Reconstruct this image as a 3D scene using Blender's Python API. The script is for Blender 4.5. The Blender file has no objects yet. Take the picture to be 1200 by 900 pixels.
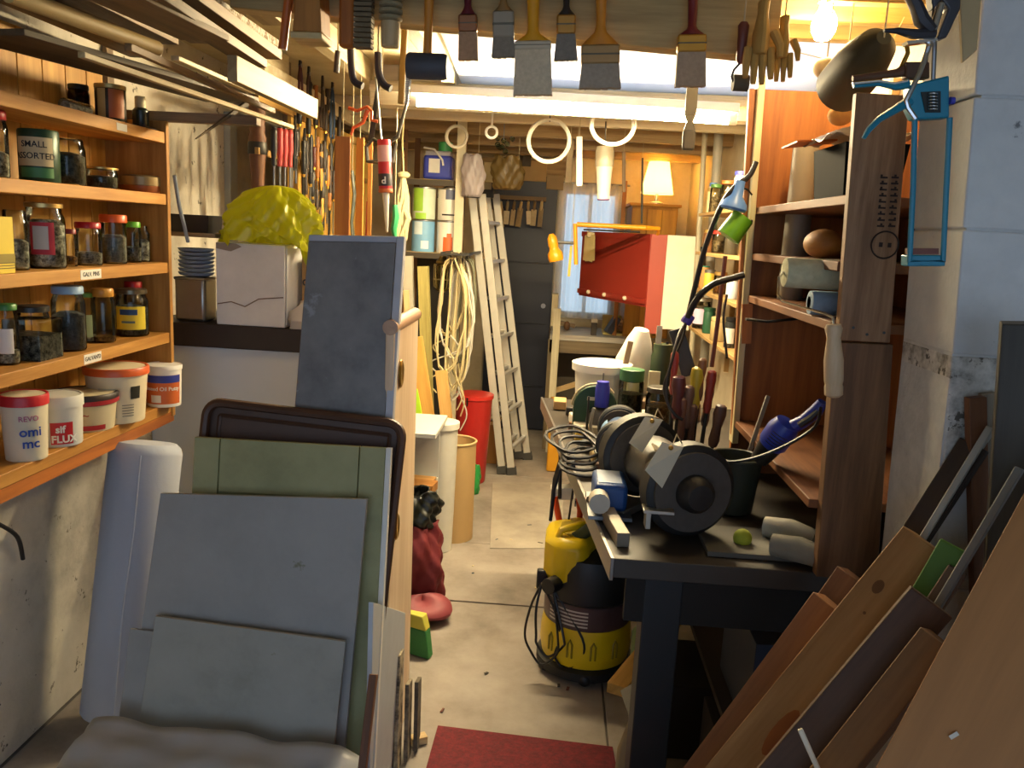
import bpy, math, random
from mathutils import Vector, Matrix, Euler
random.seed(7)
S = bpy.context.scene
COL = S.collection
PI = math.pi
R_ = math.radians

# ------------------------------------------------------------------ camera
F_PX = 960.0
CAM = Vector((0.0, 0.0, 1.55))
CAM_M = (Matrix.Rotation(R_(2.69), 3, 'Z') @ Matrix.Rotation(PI/2 - R_(10.48), 3, 'X') @ Matrix.Rotation(R_(3.0), 3, 'Z'))
cd = bpy.data.cameras.new('camera'); cam = bpy.data.objects.new('camera', cd); COL.objects.link(cam)
cd.sensor_width = 36.0; cd.lens = F_PX/1200*36.0; cd.clip_start = 0.02
cam.location = CAM; cam.rotation_euler = CAM_M.to_euler(); S.camera = cam

# ------------------------------------------------------------------ daylight and exposure
w = bpy.data.worlds.new('overcast_sky'); S.world = w; w.use_nodes = True
bg = w.node_tree.nodes['Background']; bg.inputs[0].default_value = (0.56, 0.73, 1.0, 1); bg.inputs[1].default_value = 1.45
S.view_settings.view_transform = 'Standard'; S.view_settings.look = 'None'
S.view_settings.gamma = 1; S.view_settings.use_curve_mapping = False
S.view_settings.exposure = 0.3
TUBE_W, BULB_W, FAR_W = 440.0, 210.0, 800.0        # radiance of the tube, the near bulb and the far lamp
WARM = (1.0, 0.80, 0.47)

# ------------------------------------------------------------------ measuring helpers: where a thing seen in a direction stands
def _ray(px, py): return CAM_M @ Vector(((px-600)/F_PX, -(py-450)/F_PX, -1.0))
def at(px, py, Y): d = _ray(px, py); return CAM + d*(Y/d.y)
def atX(px, py, X): d = _ray(px, py); return CAM + d*(X/d.x)
def atZ(px, py, Z): d = _ray(px, py); return CAM + d*((Z-CAM.z)/d.z)
def atP(px, py, p, n): d = _ray(px, py); n = Vector(n); return CAM + d*((Vector(p)-CAM).dot(n)/d.dot(n))
FWD = CAM_M @ Vector((0, 0, -1))
def mpp(p): return (Vector(p)-CAM).dot(FWD)/F_PX
def rect(x0, y0, x1, y1, Y):
    b = at((x0+x1)/2, y1, Y); t = at((x0+x1)/2, y0, Y)
    return b, (x1-x0)*mpp(b), t.z-b.z

# ------------------------------------------------------------------ mesh builder
class B:
    def __init__(s): s.v = []; s.f = []
    def add(s, vs, fs):
        o = len(s.v); s.v += [Vector(v) for v in vs]; s.f += [tuple(i+o for i in f) for f in fs]; return s
    def box(s, c, d, R=None):
        x, y, z = d[0]/2, d[1]/2, d[2]/2; c = Vector(c)
        vs = [Vector((a*x, b*y, e*z)) for e in (-1, 1) for b in (-1, 1) for a in (-1, 1)]
        if R is not None: vs = [R @ v for v in vs]
        return s.add([v+c for v in vs], [(0,2,3,1),(4,5,7,6),(0,1,5,4),(2,6,7,3),(0,4,6,2),(1,3,7,5)])
    def span(s, lo, hi):
        lo, hi = Vector(lo), Vector(hi); return s.box((lo+hi)/2, hi-lo)
    def slab(s, quad, off):
        q = [Vector(p) for p in quad]; off = Vector(off); n = len(q)
        return s.add(q+[p+off for p in q], [tuple(range(n))[::-1], tuple(range(n, 2*n))]+[(i, (i+1) % n, n+(i+1) % n, n+i) for i in range(n)])
    def prism(s, poly, h, M=None):
        M = M or Matrix.Identity(4); n = len(poly)
        vs = [M @ Vector((p[0], p[1], 0)) for p in poly]+[M @ Vector((p[0], p[1], h)) for p in poly]
        return s.add(vs, [tuple(range(n))[::-1], tuple(range(n, 2*n))]+[(i, (i+1) % n, n+(i+1) % n, n+i) for i in range(n)])
    def tube(s, pts, r, n=8, closed=False, sq=None):
        pts = [Vector(p) for p in pts]; m = len(pts); rs = r if isinstance(r, (list, tuple)) else [r]*m
        vs = []; up = None
        for i, p in enumerate(pts):
            a = pts[(i-1) % m] if (i or closed) else p; b = pts[(i+1) % m] if (i < m-1 or closed) else p
            t = (b-a).normalized() if (b-a).length > 1e-9 else Vector((0, 0, 1))
            if up is None: up = Vector((0, 0, 1)) if abs(t.z) < .9 else Vector((1, 0, 0))
            u = (up - t*up.dot(t)); u = u.normalized() if u.length > 1e-6 else t.orthogonal().normalized()
            up = u; w_ = t.cross(u)
            for k in range(n):
                g = 2*PI*k/n; vs.append(p + u*(math.cos(g)*rs[i]*(sq or 1)) + w_*(math.sin(g)*rs[i]))
        fs = [(i*n+k, i*n+(k+1) % n, ((i+1) % m)*n+(k+1) % n, ((i+1) % m)*n+k) for i in range(m if closed else m-1) for k in range(n)]
        if not closed: fs += [tuple(range(n))[::-1], tuple(range((m-1)*n, m*n))]
        return s.add(vs, fs)
    def lathe(s, prof, M=None, n=24):
        M = M or Matrix.Identity(4); m = len(prof); vs = []
        for r, z in prof:
            r = max(r, 2e-4); vs += [M @ Vector((r*math.cos(2*PI*k/n), r*math.sin(2*PI*k/n), z)) for k in range(n)]
        fs = [(i*n+k, i*n+(k+1) % n, (i+1)*n+(k+1) % n, (i+1)*n+k) for i in range(m-1) for k in range(n)]
        return s.add(vs, fs+[tuple(range(n))[::-1], tuple(range((m-1)*n, m*n))])
    def cyl(s, p0, p1, r, n=16, r2=None): return s.tube([p0, p1], [r, r if r2 is None else r2], n)
    def ring(s, c, R, r, axis='Z', n=24, k=6, a0=0, a1=2*PI, sx=1, sy=1):
        full = abs(a1-a0-2*PI) < 1e-6; pts = []
        for i in range(n if full else n+1):
            g = a0+(a1-a0)*i/n; x, y = R*math.cos(g)*sx, R*math.sin(g)*sy
            pts.append(Vector(c)+Vector({'Z': (x, y, 0), 'Y': (x, 0, y), 'X': (0, x, y)}[axis]))
        return s.tube(pts, r, k, full)
    def sph(s, c, r, n=14, m=9, sc=(1, 1, 1), M=None):
        return s.lathe([(r*math.sin(PI*i/m), -r*math.cos(PI*i/m)) for i in range(m+1)], Matrix.Translation(c) @ (M or Matrix.Identity(4)) @ Matrix.Diagonal((*sc, 1)), n)
    def grid(s, fn, nu, nv):
        vs = [fn(i/nu, j/nv) for j in range(nv+1) for i in range(nu+1)]; k = nu+1
        return s.add(vs, [(j*k+i, j*k+i+1, (j+1)*k+i+1, (j+1)*k+i) for j in range(nv) for i in range(nu)])

ORG = {}
def _mesh(b, name, m, off, smooth, bev, solid=0):
    me = bpy.data.meshes.new(name); me.from_pydata([tuple(v-off) for v in b.v], [], b.f); me.validate()
    me.materials.append(m)
    if smooth:
        me.polygons.foreach_set('use_smooth', [True]*len(me.polygons)); me.set_sharp_from_angle(angle=R_(38))
    return me
def mods(o, bev, solid):
    if solid:
        d = o.modifiers.new('solid', 'SOLIDIFY'); d.thickness = solid; d.offset = 0
    if bev:
        d = o.modifiers.new('bevel', 'BEVEL'); d.width = bev; d.segments = 2; d.limit_method = 'ANGLE'; d.angle_limit = R_(40)
def part(name, b, m, parent, smooth=True, bev=0, label=None, kind=None, solid=0, world=False):
    """One mesh object under its thing; coordinates are the thing's own, or the world's with world=True."""
    off = Vector((0, 0, 0))
    if world: off = ORG[parent.name]
    o = bpy.data.objects.new(name, _mesh(b, name, m, off, smooth, bev)); COL.objects.link(o); o.parent = parent
    ORG[o.name] = off; mods(o, bev, solid)
    if label: o['label'] = label
    if kind: o['kind'] = kind
    return o
def thing(name, label, cat, loc, rot=None, group=None):
    o = bpy.data.objects.new(name, None); COL.objects.link(o); o.empty_display_size = .05
    o.location = loc
    if rot is not None: o.rotation_euler = rot.to_euler() if isinstance(rot, Matrix) else rot
    o['label'] = label; o['category'] = cat
    if group: o['group'] = group
    ORG[o.name] = Vector(loc); return o
def solo(name, label, cat, b, m, loc=(0, 0, 0), rot=None, group=None, smooth=True, bev=0, kind=None, solid=0, world=False):
    """A thing that is one mesh. world=True: coordinates are the world's, loc is only the origin."""
    off = Vector(loc) if world else Vector((0, 0, 0))
    o = bpy.data.objects.new(name, _mesh(b, name, m, off, smooth, bev)); COL.objects.link(o); o.location = loc
    if rot is not None: o.rotation_euler = rot.to_euler() if isinstance(rot, Matrix) else rot
    o['label'] = label; o['category'] = cat
    if group: o['group'] = group
    if kind: o['kind'] = kind
    ORG[o.name] = off; mods(o, bev, solid); return o
def struct(name, b, m, bev=0, parent=None, smooth=True, solid=0):
    o = bpy.data.objects.new(name, _mesh(b, name, m, Vector((0, 0, 0)), smooth, bev)); COL.objects.link(o)
    if parent: o.parent = parent
    else: o['kind'] = 'structure'
    ORG[o.name] = Vector((0, 0, 0)); mods(o, bev, solid); return o
def dup(root, loc, rot=None, label=None):
    def cp(o, par):
        c = o.copy(); COL.objects.link(c); c.parent = par
        for ch in list(o.children): cp(ch, c)
        return c
    r = cp(root, None); r.location = loc
    if rot is not None: r.rotation_euler = rot.to_euler() if isinstance(rot, Matrix) else rot
    if label: r['label'] = label
    return r
def frame(x=None, y=None, z=None):
    """Rotation whose local axis (the first one given) points that way, the second given one as near as it can."""
    g = {k: Vector(v).normalized() for k, v in (('x', x), ('y', y), ('z', z)) if v is not None}
    if 'x' in g and 'z' in g: X = g['x']; Y = g['z'].cross(X).normalized(); Z = X.cross(Y)
    elif 'z' in g and 'y' in g: Z = g['z']; X = g['y'].cross(Z).normalized(); Y = Z.cross(X)
    elif 'x' in g and 'y' in g: X = g['x']; Z = X.cross(g['y']).normalized(); Y = Z.cross(X)
    else: raise ValueError
    return Matrix((X, Y, Z)).transposed()
def sm(pts, n=5):
    """Catmull-Rom curve through the points."""
    p = [Vector(q) for q in pts]; o = []
    for i in range(len(p)-1):
        a, b, c, d = p[max(0, i-1)], p[i], p[i+1], p[min(len(p)-1, i+2)]
        for k in range(n):
            t = k/n; o.append(.5*((2*b)+(c-a)*t+(2*a-5*b+4*c-d)*t*t+(3*b-a-3*c+d)*t**3))
    return o+[p[-1]]
def T(v): return Matrix.Translation(v)
def RX(a): return Matrix.Rotation(a, 4, 'X')
def RY(a): return Matrix.Rotation(a, 4, 'Y')
def RZ(a): return Matrix.Rotation(a, 4, 'Z')
def text(s_, size, m, parent, M, wrap=0, bold=.0, name='lettering', thick=.0004, align='CENTER'):
    """Lettering in the local XY plane of M (reading along +X), or wrapped round a cylinder of radius wrap whose axis is M's Y."""
    c = bpy.data.curves.new('lettering', 'FONT'); c.body = s_; c.size = size; c.align_x = align; c.align_y = 'CENTER'; c.extrude = thick; c.offset = bold*size
    c.resolution_u = 3; c.space_line = .85
    o = bpy.data.objects.new('lettering', c); COL.objects.link(o)
    me = bpy.data.meshes.new_from_object(o.evaluated_get(bpy.context.evaluated_depsgraph_get())); bpy.data.objects.remove(o)
    for v in me.vertices:
        p = v.co.copy()
        if wrap: r = wrap+p.z; p = Vector((r*math.sin(p.x/wrap), p.y, r*math.cos(p.x/wrap)))
        v.co = M @ p
    me.materials.clear(); me.materials.append(m); me.name = name
    t = bpy.data.objects.new(name, me); COL.objects.link(t); t.parent = parent; return t

# ------------------------------------------------------------------ materials
MC = {}
def lin(h):
    if not isinstance(h, str): return (*h, 1)
    h = h.lstrip('#'); c = [int(h[i:i+2], 16)/255 for i in (0, 2, 4)]
    return (*[x/12.92 if x <= .04045 else ((x+.055)/1.055)**2.4 for x in c], 1)
def _new(key):
    m = bpy.data.materials.new(key); m.use_nodes = True; nt = m.node_tree
    return m, nt, nt.nodes['Principled BSDF']
def _noise(nt, scale, det=3, coord='Object', vec=None, rough=.55):
    tc = nt.nodes.new('ShaderNodeTexCoord'); n = nt.nodes.new('ShaderNodeTexNoise'); n.inputs['Scale'].default_value = scale; n.inputs['Detail'].default_value = det; n.inputs['Roughness'].default_value = rough
    if vec:
        mp = nt.nodes.new('ShaderNodeMapping'); mp.inputs['Scale'].default_value = vec; nt.links.new(tc.outputs[coord], mp.inputs[0]); nt.links.new(mp.outputs[0], n.inputs['Vector'])
    else: nt.links.new(tc.outputs[coord], n.inputs['Vector'])
    return n
def _ramp(nt, src, stops):
    r = nt.nodes.new('ShaderNodeValToRGB'); e = r.color_ramp.elements
    while len(e) < len(stops): e.new(.5)
    for i, (p, c) in enumerate(stops): e[i].position = p; e[i].color = lin(c)
    nt.links.new(src, r.inputs[0]); return r
def _bump(nt, bs, src, st, dist=.002):
    b = nt.nodes.new('ShaderNodeBump'); b.inputs['Strength'].default_value = st; b.inputs['Distance'].default_value = dist
    nt.links.new(src, b.inputs['Height']); nt.links.new(b.outputs[0], bs.inputs['Normal'])
def P(col, rough=.5, metal=0, var=.12, scale=18, bump=.15, spec=.5):
    """Painted, plastic or metal surface with a little wear."""
    key = ('P', col, rough, metal, var, scale, bump, spec)
    if key in MC: return MC[key]
    m, nt, bs = _new('finish'); c = lin(col); n = _noise(nt, scale, 4)
    d = nt.nodes.new('ShaderNodeMixRGB'); d.blend_type = 'MIX'
    d.inputs[1].default_value = (*[x*(1-var) for x in c[:3]], 1); d.inputs[2].default_value = (*[min(1, x*(1+var)) for x in c[:3]], 1)
    nt.links.new(n.outputs['Fac'], d.inputs[0]); nt.links.new(d.outputs[0], bs.inputs['Base Color'])
    bs.inputs['Roughness'].default_value = rough; bs.inputs['Metallic'].default_value = metal; bs.inputs['Specular IOR Level'].default_value = spec
    if bump: _bump(nt, bs, n.outputs['Fac'], bump)
    MC[key] = m; return m
def W(c1, c2, axis='X', rough=.6, scale=14, knots=False):
    """Sawn timber: grain runs along the object's own axis."""
    key = ('W', c1, c2, axis, rough, scale)
    if key in MC: return MC[key]
    m, nt, bs = _new('timber'); v = {'X': (.07, 1, 1), 'Y': (1, .07, 1), 'Z': (1, 1, .07)}[axis]
    n = _noise(nt, scale*2.2, 6, 'Object', v, .65); n2 = _noise(nt, scale*.3, 2, 'Object', v)
    oi = nt.nodes.new('ShaderNodeObjectInfo'); mx = nt.nodes.new('ShaderNodeMixRGB'); mx.blend_type = 'MIX'; mx.inputs[0].default_value = .4
    nt.links.new(n.outputs['Fac'], mx.inputs[1]); nt.links.new(n2.outputs['Fac'], mx.inputs[2])
    r = _ramp(nt, mx.outputs[0], [(.39, c2), (.6, c1)])
    hv = nt.nodes.new('ShaderNodeHueSaturation'); mr = nt.nodes.new('ShaderNodeMapRange'); mr.inputs[3].default_value = .85; mr.inputs[4].default_value = 1.12
    nt.links.new(oi.outputs['Random'], mr.inputs[0]); nt.links.new(mr.outputs[0], hv.inputs['Value']); nt.links.new(r.outputs[0], hv.inputs['Color'])
    nt.links.new(hv.outputs[0], bs.inputs['Base Color']); bs.inputs['Roughness'].default_value = rough
    _bump(nt, bs, n.outputs['Fac'], .25, .001)
    MC[key] = m; return m
def WALL(key, stops, scale=3, bump=.5, speck=None, rough=.85):
    if key in MC: return MC[key]
    m, nt, bs = _new('masonry'); n = _noise(nt, scale, 8, rough=.65); r = _ramp(nt, n.outputs['Fac'], stops); out = r.outputs[0]
    if speck:
        n3 = _noise(nt, speck[0], 5, rough=.7); r3 = _ramp(nt, n3.outputs['Fac'], [(speck[1], '#000000'), (speck[1]+.05, '#ffffff')])
        mx = nt.nodes.new('ShaderNodeMixRGB'); mx.inputs[2].default_value = lin(speck[2]); nt.links.new(r3.outputs[0], mx.inputs[0]); nt.links.new(out, mx.inputs[1]); out = mx.outputs[0]
    nt.links.new(out, bs.inputs['Base Color']); bs.inputs['Roughness'].default_value = rough
    n2 = _noise(nt, 45, 6); _bump(nt, bs, n2.outputs['Fac'], bump, .004); MC[key] = m; return m
def GLASS(tint='#f4f6f0', key='glass', gloss=.06):
    k = ('G', tint, gloss)
    if k in MC: return MC[k]
    m, nt, bs = _new('clear_glass'); nt.nodes.remove(bs); o = nt.nodes['Material Output']
    t = nt.nodes.new('ShaderNodeBsdfTransparent'); t.inputs[0].default_value = lin(tint)
    g = nt.nodes.new('ShaderNodeBsdfGlossy'); g.inputs['Roughness'].default_value = gloss
    fr = nt.nodes.new('ShaderNodeFresnel'); fr.inputs[0].default_value = 1.45
    mx = nt.nodes.new('ShaderNodeMixShader'); nt.links.new(fr.outputs[0], mx.inputs[0]); nt.links.new(t.outputs[0], mx.inputs[1]); nt.links.new(g.outputs[0], mx.inputs[2]); nt.links.new(mx.outputs[0], o.inputs[0])
    MC[k] = m; return m
def THIN(col, trans=.5, rough=.4, key='thin'):
    """Thin translucent sheet: plastic film, curtain cloth, roof-light sheet."""
    k = ('T', col, trans, rough)
    if k in MC: return MC[k]
    m, nt, bs = _new('translucent_sheet'); o = nt.nodes['Material Output']; bs.inputs['Base Color'].default_value = lin(col); bs.inputs['Roughness'].default_value = rough
    n = _noise(nt, 25, 4); _bump(nt, bs, n.outputs['Fac'], .3, .004)
    t = nt.nodes.new('ShaderNodeBsdfTranslucent'); t.inputs[0].default_value = lin(col)
    mx = nt.nodes.new('ShaderNodeMixShader'); mx.inputs[0].default_value = trans
    nt.links.new(bs.outputs[0], mx.inputs[1]); nt.links.new(t.outputs[0], mx.inputs[2]); nt.links.new(mx.outputs[0], o.inputs[0])
    MC[k] = m; return m
def NET():
    m = THIN('#f6f7fa', .8, .8); nt = m.node_tree; o = nt.nodes['Material Output']; src = o.inputs[0].links[0].from_socket
    t = nt.nodes.new('ShaderNodeBsdfTransparent'); mx = nt.nodes.new('ShaderNodeMixShader'); mx.inputs[0].default_value = .42
    nt.links.new(src, mx.inputs[1]); nt.links.new(t.outputs[0], mx.inputs[2]); nt.links.new(mx.outputs[0], o.inputs[0]); return m
def EMIT(col, st):
    m, nt, bs = _new('lamp_light'); bs.inputs['Emission Color'].default_value = (*col, 1); bs.inputs['Emission Strength'].default_value = st; bs.inputs['Base Color'].default_value = (*col, 1); return m
def CONTENT(c1, c2, metal=.5, scale=90):
    """Heaped screws, nails or washers: broken glints."""
    k = ('C', c1, c2, metal, scale)
    if k in MC: return MC[k]
    m, nt, bs = _new('heaped_hardware'); n = _noise(nt, scale, 4, rough=.7); r = _ramp(nt, n.outputs['Fac'], [(.38, c2), (.62, c1)])
    nt.links.new(r.outputs[0], bs.inputs['Base Color']); bs.inputs['Roughness'].default_value = .4; bs.inputs['Metallic'].default_value = metal
    _bump(nt, bs, n.outputs['Fac'], 1, .006); MC[k] = m; return m

PINE = lambda a='X': W('#cf8f45', '#b06f2c', a)
PINE_D = lambda a='X': W('#a9621f', '#7c4215', a)
PALE = lambda a='X': W('#d8c093', '#b3935f', a)
BROWN = lambda a='X': W('#7d4f2e', '#553219', a)
OLD = lambda a='X': W('#8a7355', '#5b4630', a)
DARKW = lambda a='X': W('#3a2417', '#22130b', a)
STEEL = P('#8f9192', .35, .9)
IRON = P('#3a3835', .5, .7)
CHROME = P('#c9cbcc', .2, 1.0, .05)
BLACK = P('#17171a', .45)
WHITE = P('#e4e2da', .5)
RED = P('#b0201f', .4)
BLUE = P('#24449c', .4)
INK = P('#1c1b1e', .6, 0, .02)
PAPER = P('#dcd9cf', .8, 0, .05, 30, .05)

# ================================================================== THE SETTING
XL, XR, YF, ZC = -1.48, .97, 6.46, 2.2
M_PLASTER = WALL('plaster', [(.3, '#8f8a80'), (.5, '#c9c3b4'), (.7, '#dcd6c8')], 2.2, .5, (22, .63, '#5f584c'))
M_BLOCK = WALL('block', [(.3, '#b7b9ba'), (.7, '#dddcd8')], 3, .6, (14, .68, '#77787a'))
M_BLOCKR = WALL('block_rough', [(.35, '#7d7a74'), (.5, '#bdbab3'), (.65, '#d9d6cf')], 24, 1.2, (30, .56, '#5b574f'))
M_FARW = WALL('far_wall', [(.3, '#b9a987'), (.7, '#d8ccb0')], 3, .4)
M_MORTAR = WALL('mortar', [(.3, '#b3b5b5'), (.7, '#cfcfcc')], 20, .8)

floor = struct('floor', B().span((-1.6, -2.5, -.08), (3.0, 6.6, -.008)), WALL('subfloor', [(.3, '#55504a'), (.7, '#716a61')], 4, .4))
M_HB = WALL('hardboard', [(.3, '#756c62'), (.5, '#958b80'), (.72, '#a9a095')], 2.6, .25, (16, .7, '#5f5346'), .7)
M_HB2 = WALL('hardboard_pale', [(.3, '#90877a'), (.7, '#b3aa9a')], 4, .25, (16, .7, '#74664f'), .7)
for i, (x0, y0, x1, y1) in enumerate([(-1.47, 1.1, .245, 3.236), (-1.47, 3.245, -.5, 6.4), (-.494, 3.247, .27, 3.905), (-.494, 3.913, .5, 5.1), (-.494, 5.108, .5, 6.4),
                                      (.252, 1.1, .96, 3.3), (.276, 3.31, .96, 3.9), (.506, 3.913, .96, 6.4)]):
    struct('floor_sheet', B().span((x0, y0, -.008), (x1, y1, random.uniform(-.0015, .001))), M_HB, .002, floor)
struct('floor_sheet', B().slab([atZ(577, 566, .001), atZ(660, 566, .001), atZ(660, 643, .001), atZ(574, 643, .001)], (0, 0, .004)), M_HB2, .0015, floor)
M_SCRAP = [P('#3c4a58', .7), P('#6b3f33', .8), P('#c9b98f', .8), P('#4a4237', .8)]
for k in range(16):     # shavings and chips lying about
    x, y, a = random.uniform(-.32, .22), random.uniform(2.25, 5.2), random.uniform(0, 6.28)
    struct('wood_chip', B().box((0, 0, 0), (random.uniform(.008, .03), random.uniform(.004, .01), .003), Matrix.Rotation(a, 3, 'Z')), M_SCRAP[k % 4], 0, floor).location = (x, y, .0045)

struct('wall_left', B().span((XL-.12, -1.9, 0), (XL, 6.6, 2.3)), M_PLASTER)  # runs on out of view towards the front to limit the daylight
# far wall round the window opening
wa, wb = at(648, 372, YF), at(727, 222, YF)
WX0, WX1, WZ0, WZ1 = wa.x, wb.x+.02, wa.z, wb.z
b = B().span((XL, YF, 0), (WX0, YF+.15, 2.3)).span((WX1, YF, 0), (1.1, YF+.15, 2.3)).span((WX0, YF, 0), (WX1, YF+.15, WZ0)).span((WX0, YF, WZ1), (WX1, YF+.15, 2.3))
struct('wall_far', b, M_FARW)
win = struct('window_1', B().span((WX0, YF+.02, WZ0), (WX0+.05, YF+.1, WZ1)).span((WX1-.05, YF+.02, WZ0), (WX1, YF+.1, WZ1)).span((WX0+.05, YF+.02, WZ0), (WX1-.05, YF+.1, WZ0+.05)).span((WX0+.05, YF+.02, WZ1-.05), (WX1-.05, YF+.1, WZ1)), WHITE, .004)
struct('pane', B().span((WX0+.05, YF+.055, WZ0+.05), (WX1-.05, YF+.06, WZ1-.05)), GLASS(), 0, win)
struct('glazing_bar', B().span(((WX0+WX1)/2-.015, YF+.04, WZ0+.05), ((WX0+WX1)/2+.015, YF+.075, WZ1-.05)), WHITE, .002, win)
struct('wall_right', B().span((XR, 1.72, 0), (XR+.12, 6.6, 2.3)), WALL('right_wall', [(.3, '#c2b69b'), (.7, '#e2d9c2')], 3, .4))
# the pier at the opening: concrete blocks, each its own
pier = struct('wall_pier', B().slab([(.745, 1.4545, 0), (2.2, 1.4545, 0), (2.2, 1.66, 0), (.745, 1.66, 0)], (-.08, 0, 2.25)), M_MORTAR)
zj = 1.38
M_BLK = [M_BLOCK, M_BLOCK]
for k in range(-7, 5):
    z0, z1 = zj+.215*k+.002, zj+.215*(k+1)-.002
    if z1 < .05 or z0 > 2.2: continue
    z0 = max(z0, .005); z1 = min(z1, 2.24)
    xs = .72-.062*((z0+z1)/2-.95)
    cuts = [xs, xs+(.44 if k % 2 else .225)]
    while cuts[-1] < 2.1: cuts.append(cuts[-1]+.45)
    for i in range(len(cuts)-1):
        d = random.uniform(0, .0025)
        xa = cuts[i]+.0015; sl = .062*(z1-z0)/2 if i == 0 else 0
        struct('block', B().slab([(xa+sl, 1.45+d, z0), (cuts[i+1]-.0015, 1.45+d, z0), (cuts[i+1]-.0015, 1.45+d, z1), (xa-sl, 1.45+d, z1)], (0, .21, 0)), M_BLOCKR if (k == -1 and i == 0) else M_BLOCK, .003, pier)

struct('wall_daylight_screen', B().span((1.9, -1.9, 0), (2.02, 1.44, 2.19)), M_PLASTER)  # unseen wall added to narrow the opening that daylight enters by
# roof deck with the roof-light opening
M_DECK = WALL('roof_deck', [(.3, '#a3936f'), (.7, '#cfc19b')], 3, .3)
LX0, LX1, LY0, LY1 = -.40, .93, 2.2, 3.42
ceil = struct('ceiling', B().span((XL, -1.9, ZC), (1.1, LY0, ZC+.04)).span((1.1, -1.9, ZC), (2.4, 1.6, ZC+.04)).span((XL, LY1, ZC), (1.1, 6.6, ZC+.04)).span((XL, LY0, ZC), (LX0, LY1, ZC+.04)).span((LX1, LY0, ZC), (1.1, LY1, ZC+.04)), M_DECK)  # front stretch is out of view, extended to hold back daylight
rl = struct('window_2', B().slab([(LX0-.03, LY0-.03, ZC+.045), (LX1+.03, LY0-.03, ZC+.045), (LX1+.03, LY1+.04, 2.13), (LX0-.03, LY1+.04, 2.13)], (0, 0, .006)), THIN('#f4f6f8', .75, .5))
BEAM = OLD('X')
y_, z_ = 2.0, 1.98
struct('beam_front', B().slab([(-.80, 2.0, 2.032), (.47, 2.0, 1.968), (.47, 2.0, 2.199), (-.80, 2.0, 2.199)], (0, .06, 0)), W('#b39c68', '#8a7548', 'X'), .003)
CREAM = W('#e0d6bc', '#c4b593', 'X')
struct('beam_rear', B().span((-.80, 3.44, 2.03), (.93, 3.5, 2.125)).span((-.80, 3.501, 2.03), (.93, 3.53, 2.199)), CREAM, .003)
struct('beam_rear_batten', B().span((-.80, 3.425, 2.085), (.93, 3.439, 2.11)), CREAM, .003)
for i, x in enumerate((-1.15, -.82, -.47)):
    struct('rafter', B().span((x-.025, 2.07, 2.115), (x+.025, 3.42, 2.199)), W('#cbbf9f', '#a4936c', 'Y'), .003)
for i, y in enumerate((4.35, 4.95, 5.5, 6.05)):
    struct('rafter', B().span((XL, y, 2.1), (XR, y+.05, 2.199)), CREAM if i == 0 else W('#b59a6b', '#8a6e42', 'X'), .003)
for i in range(8):       # matchboard strips between the rear rafters
    struct('ceiling_board', B().span((XL, 5.0+i*.18, 2.185), (.2, 5.0+i*.18+.172, 2.199)), W('#9a7c51', '#6f5433', 'X'), .002, ceil)
bpy.data.objects['ceiling'].name = 'ceiling'

# far door: navy boarded door with a pale jamb
dl, dr, dt = at(563, 502, 6.4), at(637, 502, 6.4), at(600, 205, 6.4)
door = struct('door_1', B().span((dl.x, 6.40, .01), (dr.x, 6.44, dt.z)), P('#1d2130', .45, 0, .2, 4, .1))
for z in (.35, .85, 1.32): struct('ledge', B().span((dl.x+.03, 6.392, z), (dr.x-.03, 6.4, z+.012)), P('#151824', .5), .002, door)
struct('latch', B().cyl((dr.x-.06, 6.36, 1.0), (dr.x-.06, 6.4, 1.0), .018), STEEL, 0, door)
struct('trim_1', B().span((dr.x+.005, 6.33, 0), (dr.x+.055, 6.44, 1.1)), W('#cdbf9b', '#a8986f', 'Z'), .003)
struct('trim_2', B().span((dl.x-.1, 6.39, dt.z), (dr.x+.06, 6.45, dt.z+.12)), W('#a58b5e', '#7c6239', 'X'), .003)
b = B()      # curtain: one hung cloth in folds
def cur(u, v):
    x = WX0-.02+(WX1-WX0+.02)*u; return (x, YF-.03+.018*math.sin(u*34)+.008*math.sin(u*61+1), WZ1+.03-(WZ1-WZ0+.02)*v)
solo('net_curtain', 'white net curtain hanging in folds over the far window', 'curtain', b.grid(cur, 90, 8), NET(), (0, YF-.03, WZ1), world=True)
solo('curtain_rod', 'thin metal rod carrying the net curtain', 'rod', B().cyl((WX0-.05, YF-.02, WZ1+.03), (WX1+.05, YF-.02, WZ1+.03), .007), STEEL, (WX0, YF-.02, WZ1+.03), world=True)

# ---- lamps
t0, t1 = at(480, 118, 3.40), at(864, 141, 3.40)
ft = thing('fluorescent_tube_light', 'long lit fluorescent batten light under the cream rear roof beam', 'light', (t0+t1)/2+Vector((0, 0, .05)))
dv = (t1-t0)
part('housing', B().slab([t0+Vector((0, -.03, .026)), t1+Vector((0, -.03, .026)), t1+Vector((0, .022, .026)), t0+Vector((0, .022, .026))], (0, 0, .035)), WHITE, ft, bev=.004, world=True)
part('tube', B().cyl(t0+dv*.03, t0+dv*.97, .018, 16), EMIT(WARM, TUBE_W), ft, world=True)
for q in (.012, .985): part('end_cap', B().cyl(t0+dv*q-dv*.012, t0+dv*q+dv*.012, .021, 14), WHITE, ft, world=True)
for q in (.2, .8):
    c = t0+dv*q; part('bracket', B().span((c.x-.01, 3.41, c.z+.04), (c.x+.01, 3.425, 2.1)), STEEL, ft, world=True)
p = at(966, 26, 2.17)
lb = thing('light_bulb', 'bare glowing bulb in a pendant holder near the cobwebby rafters', 'light', p)
part('bulb', B().lathe([(0, -.045), (.018, -.04), (.028, -.022), (.03, -.005), (.026, .012), (.016, .03), (.013, .045)], n=18), EMIT((1, .72, .34), BULB_W), lb)
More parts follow.
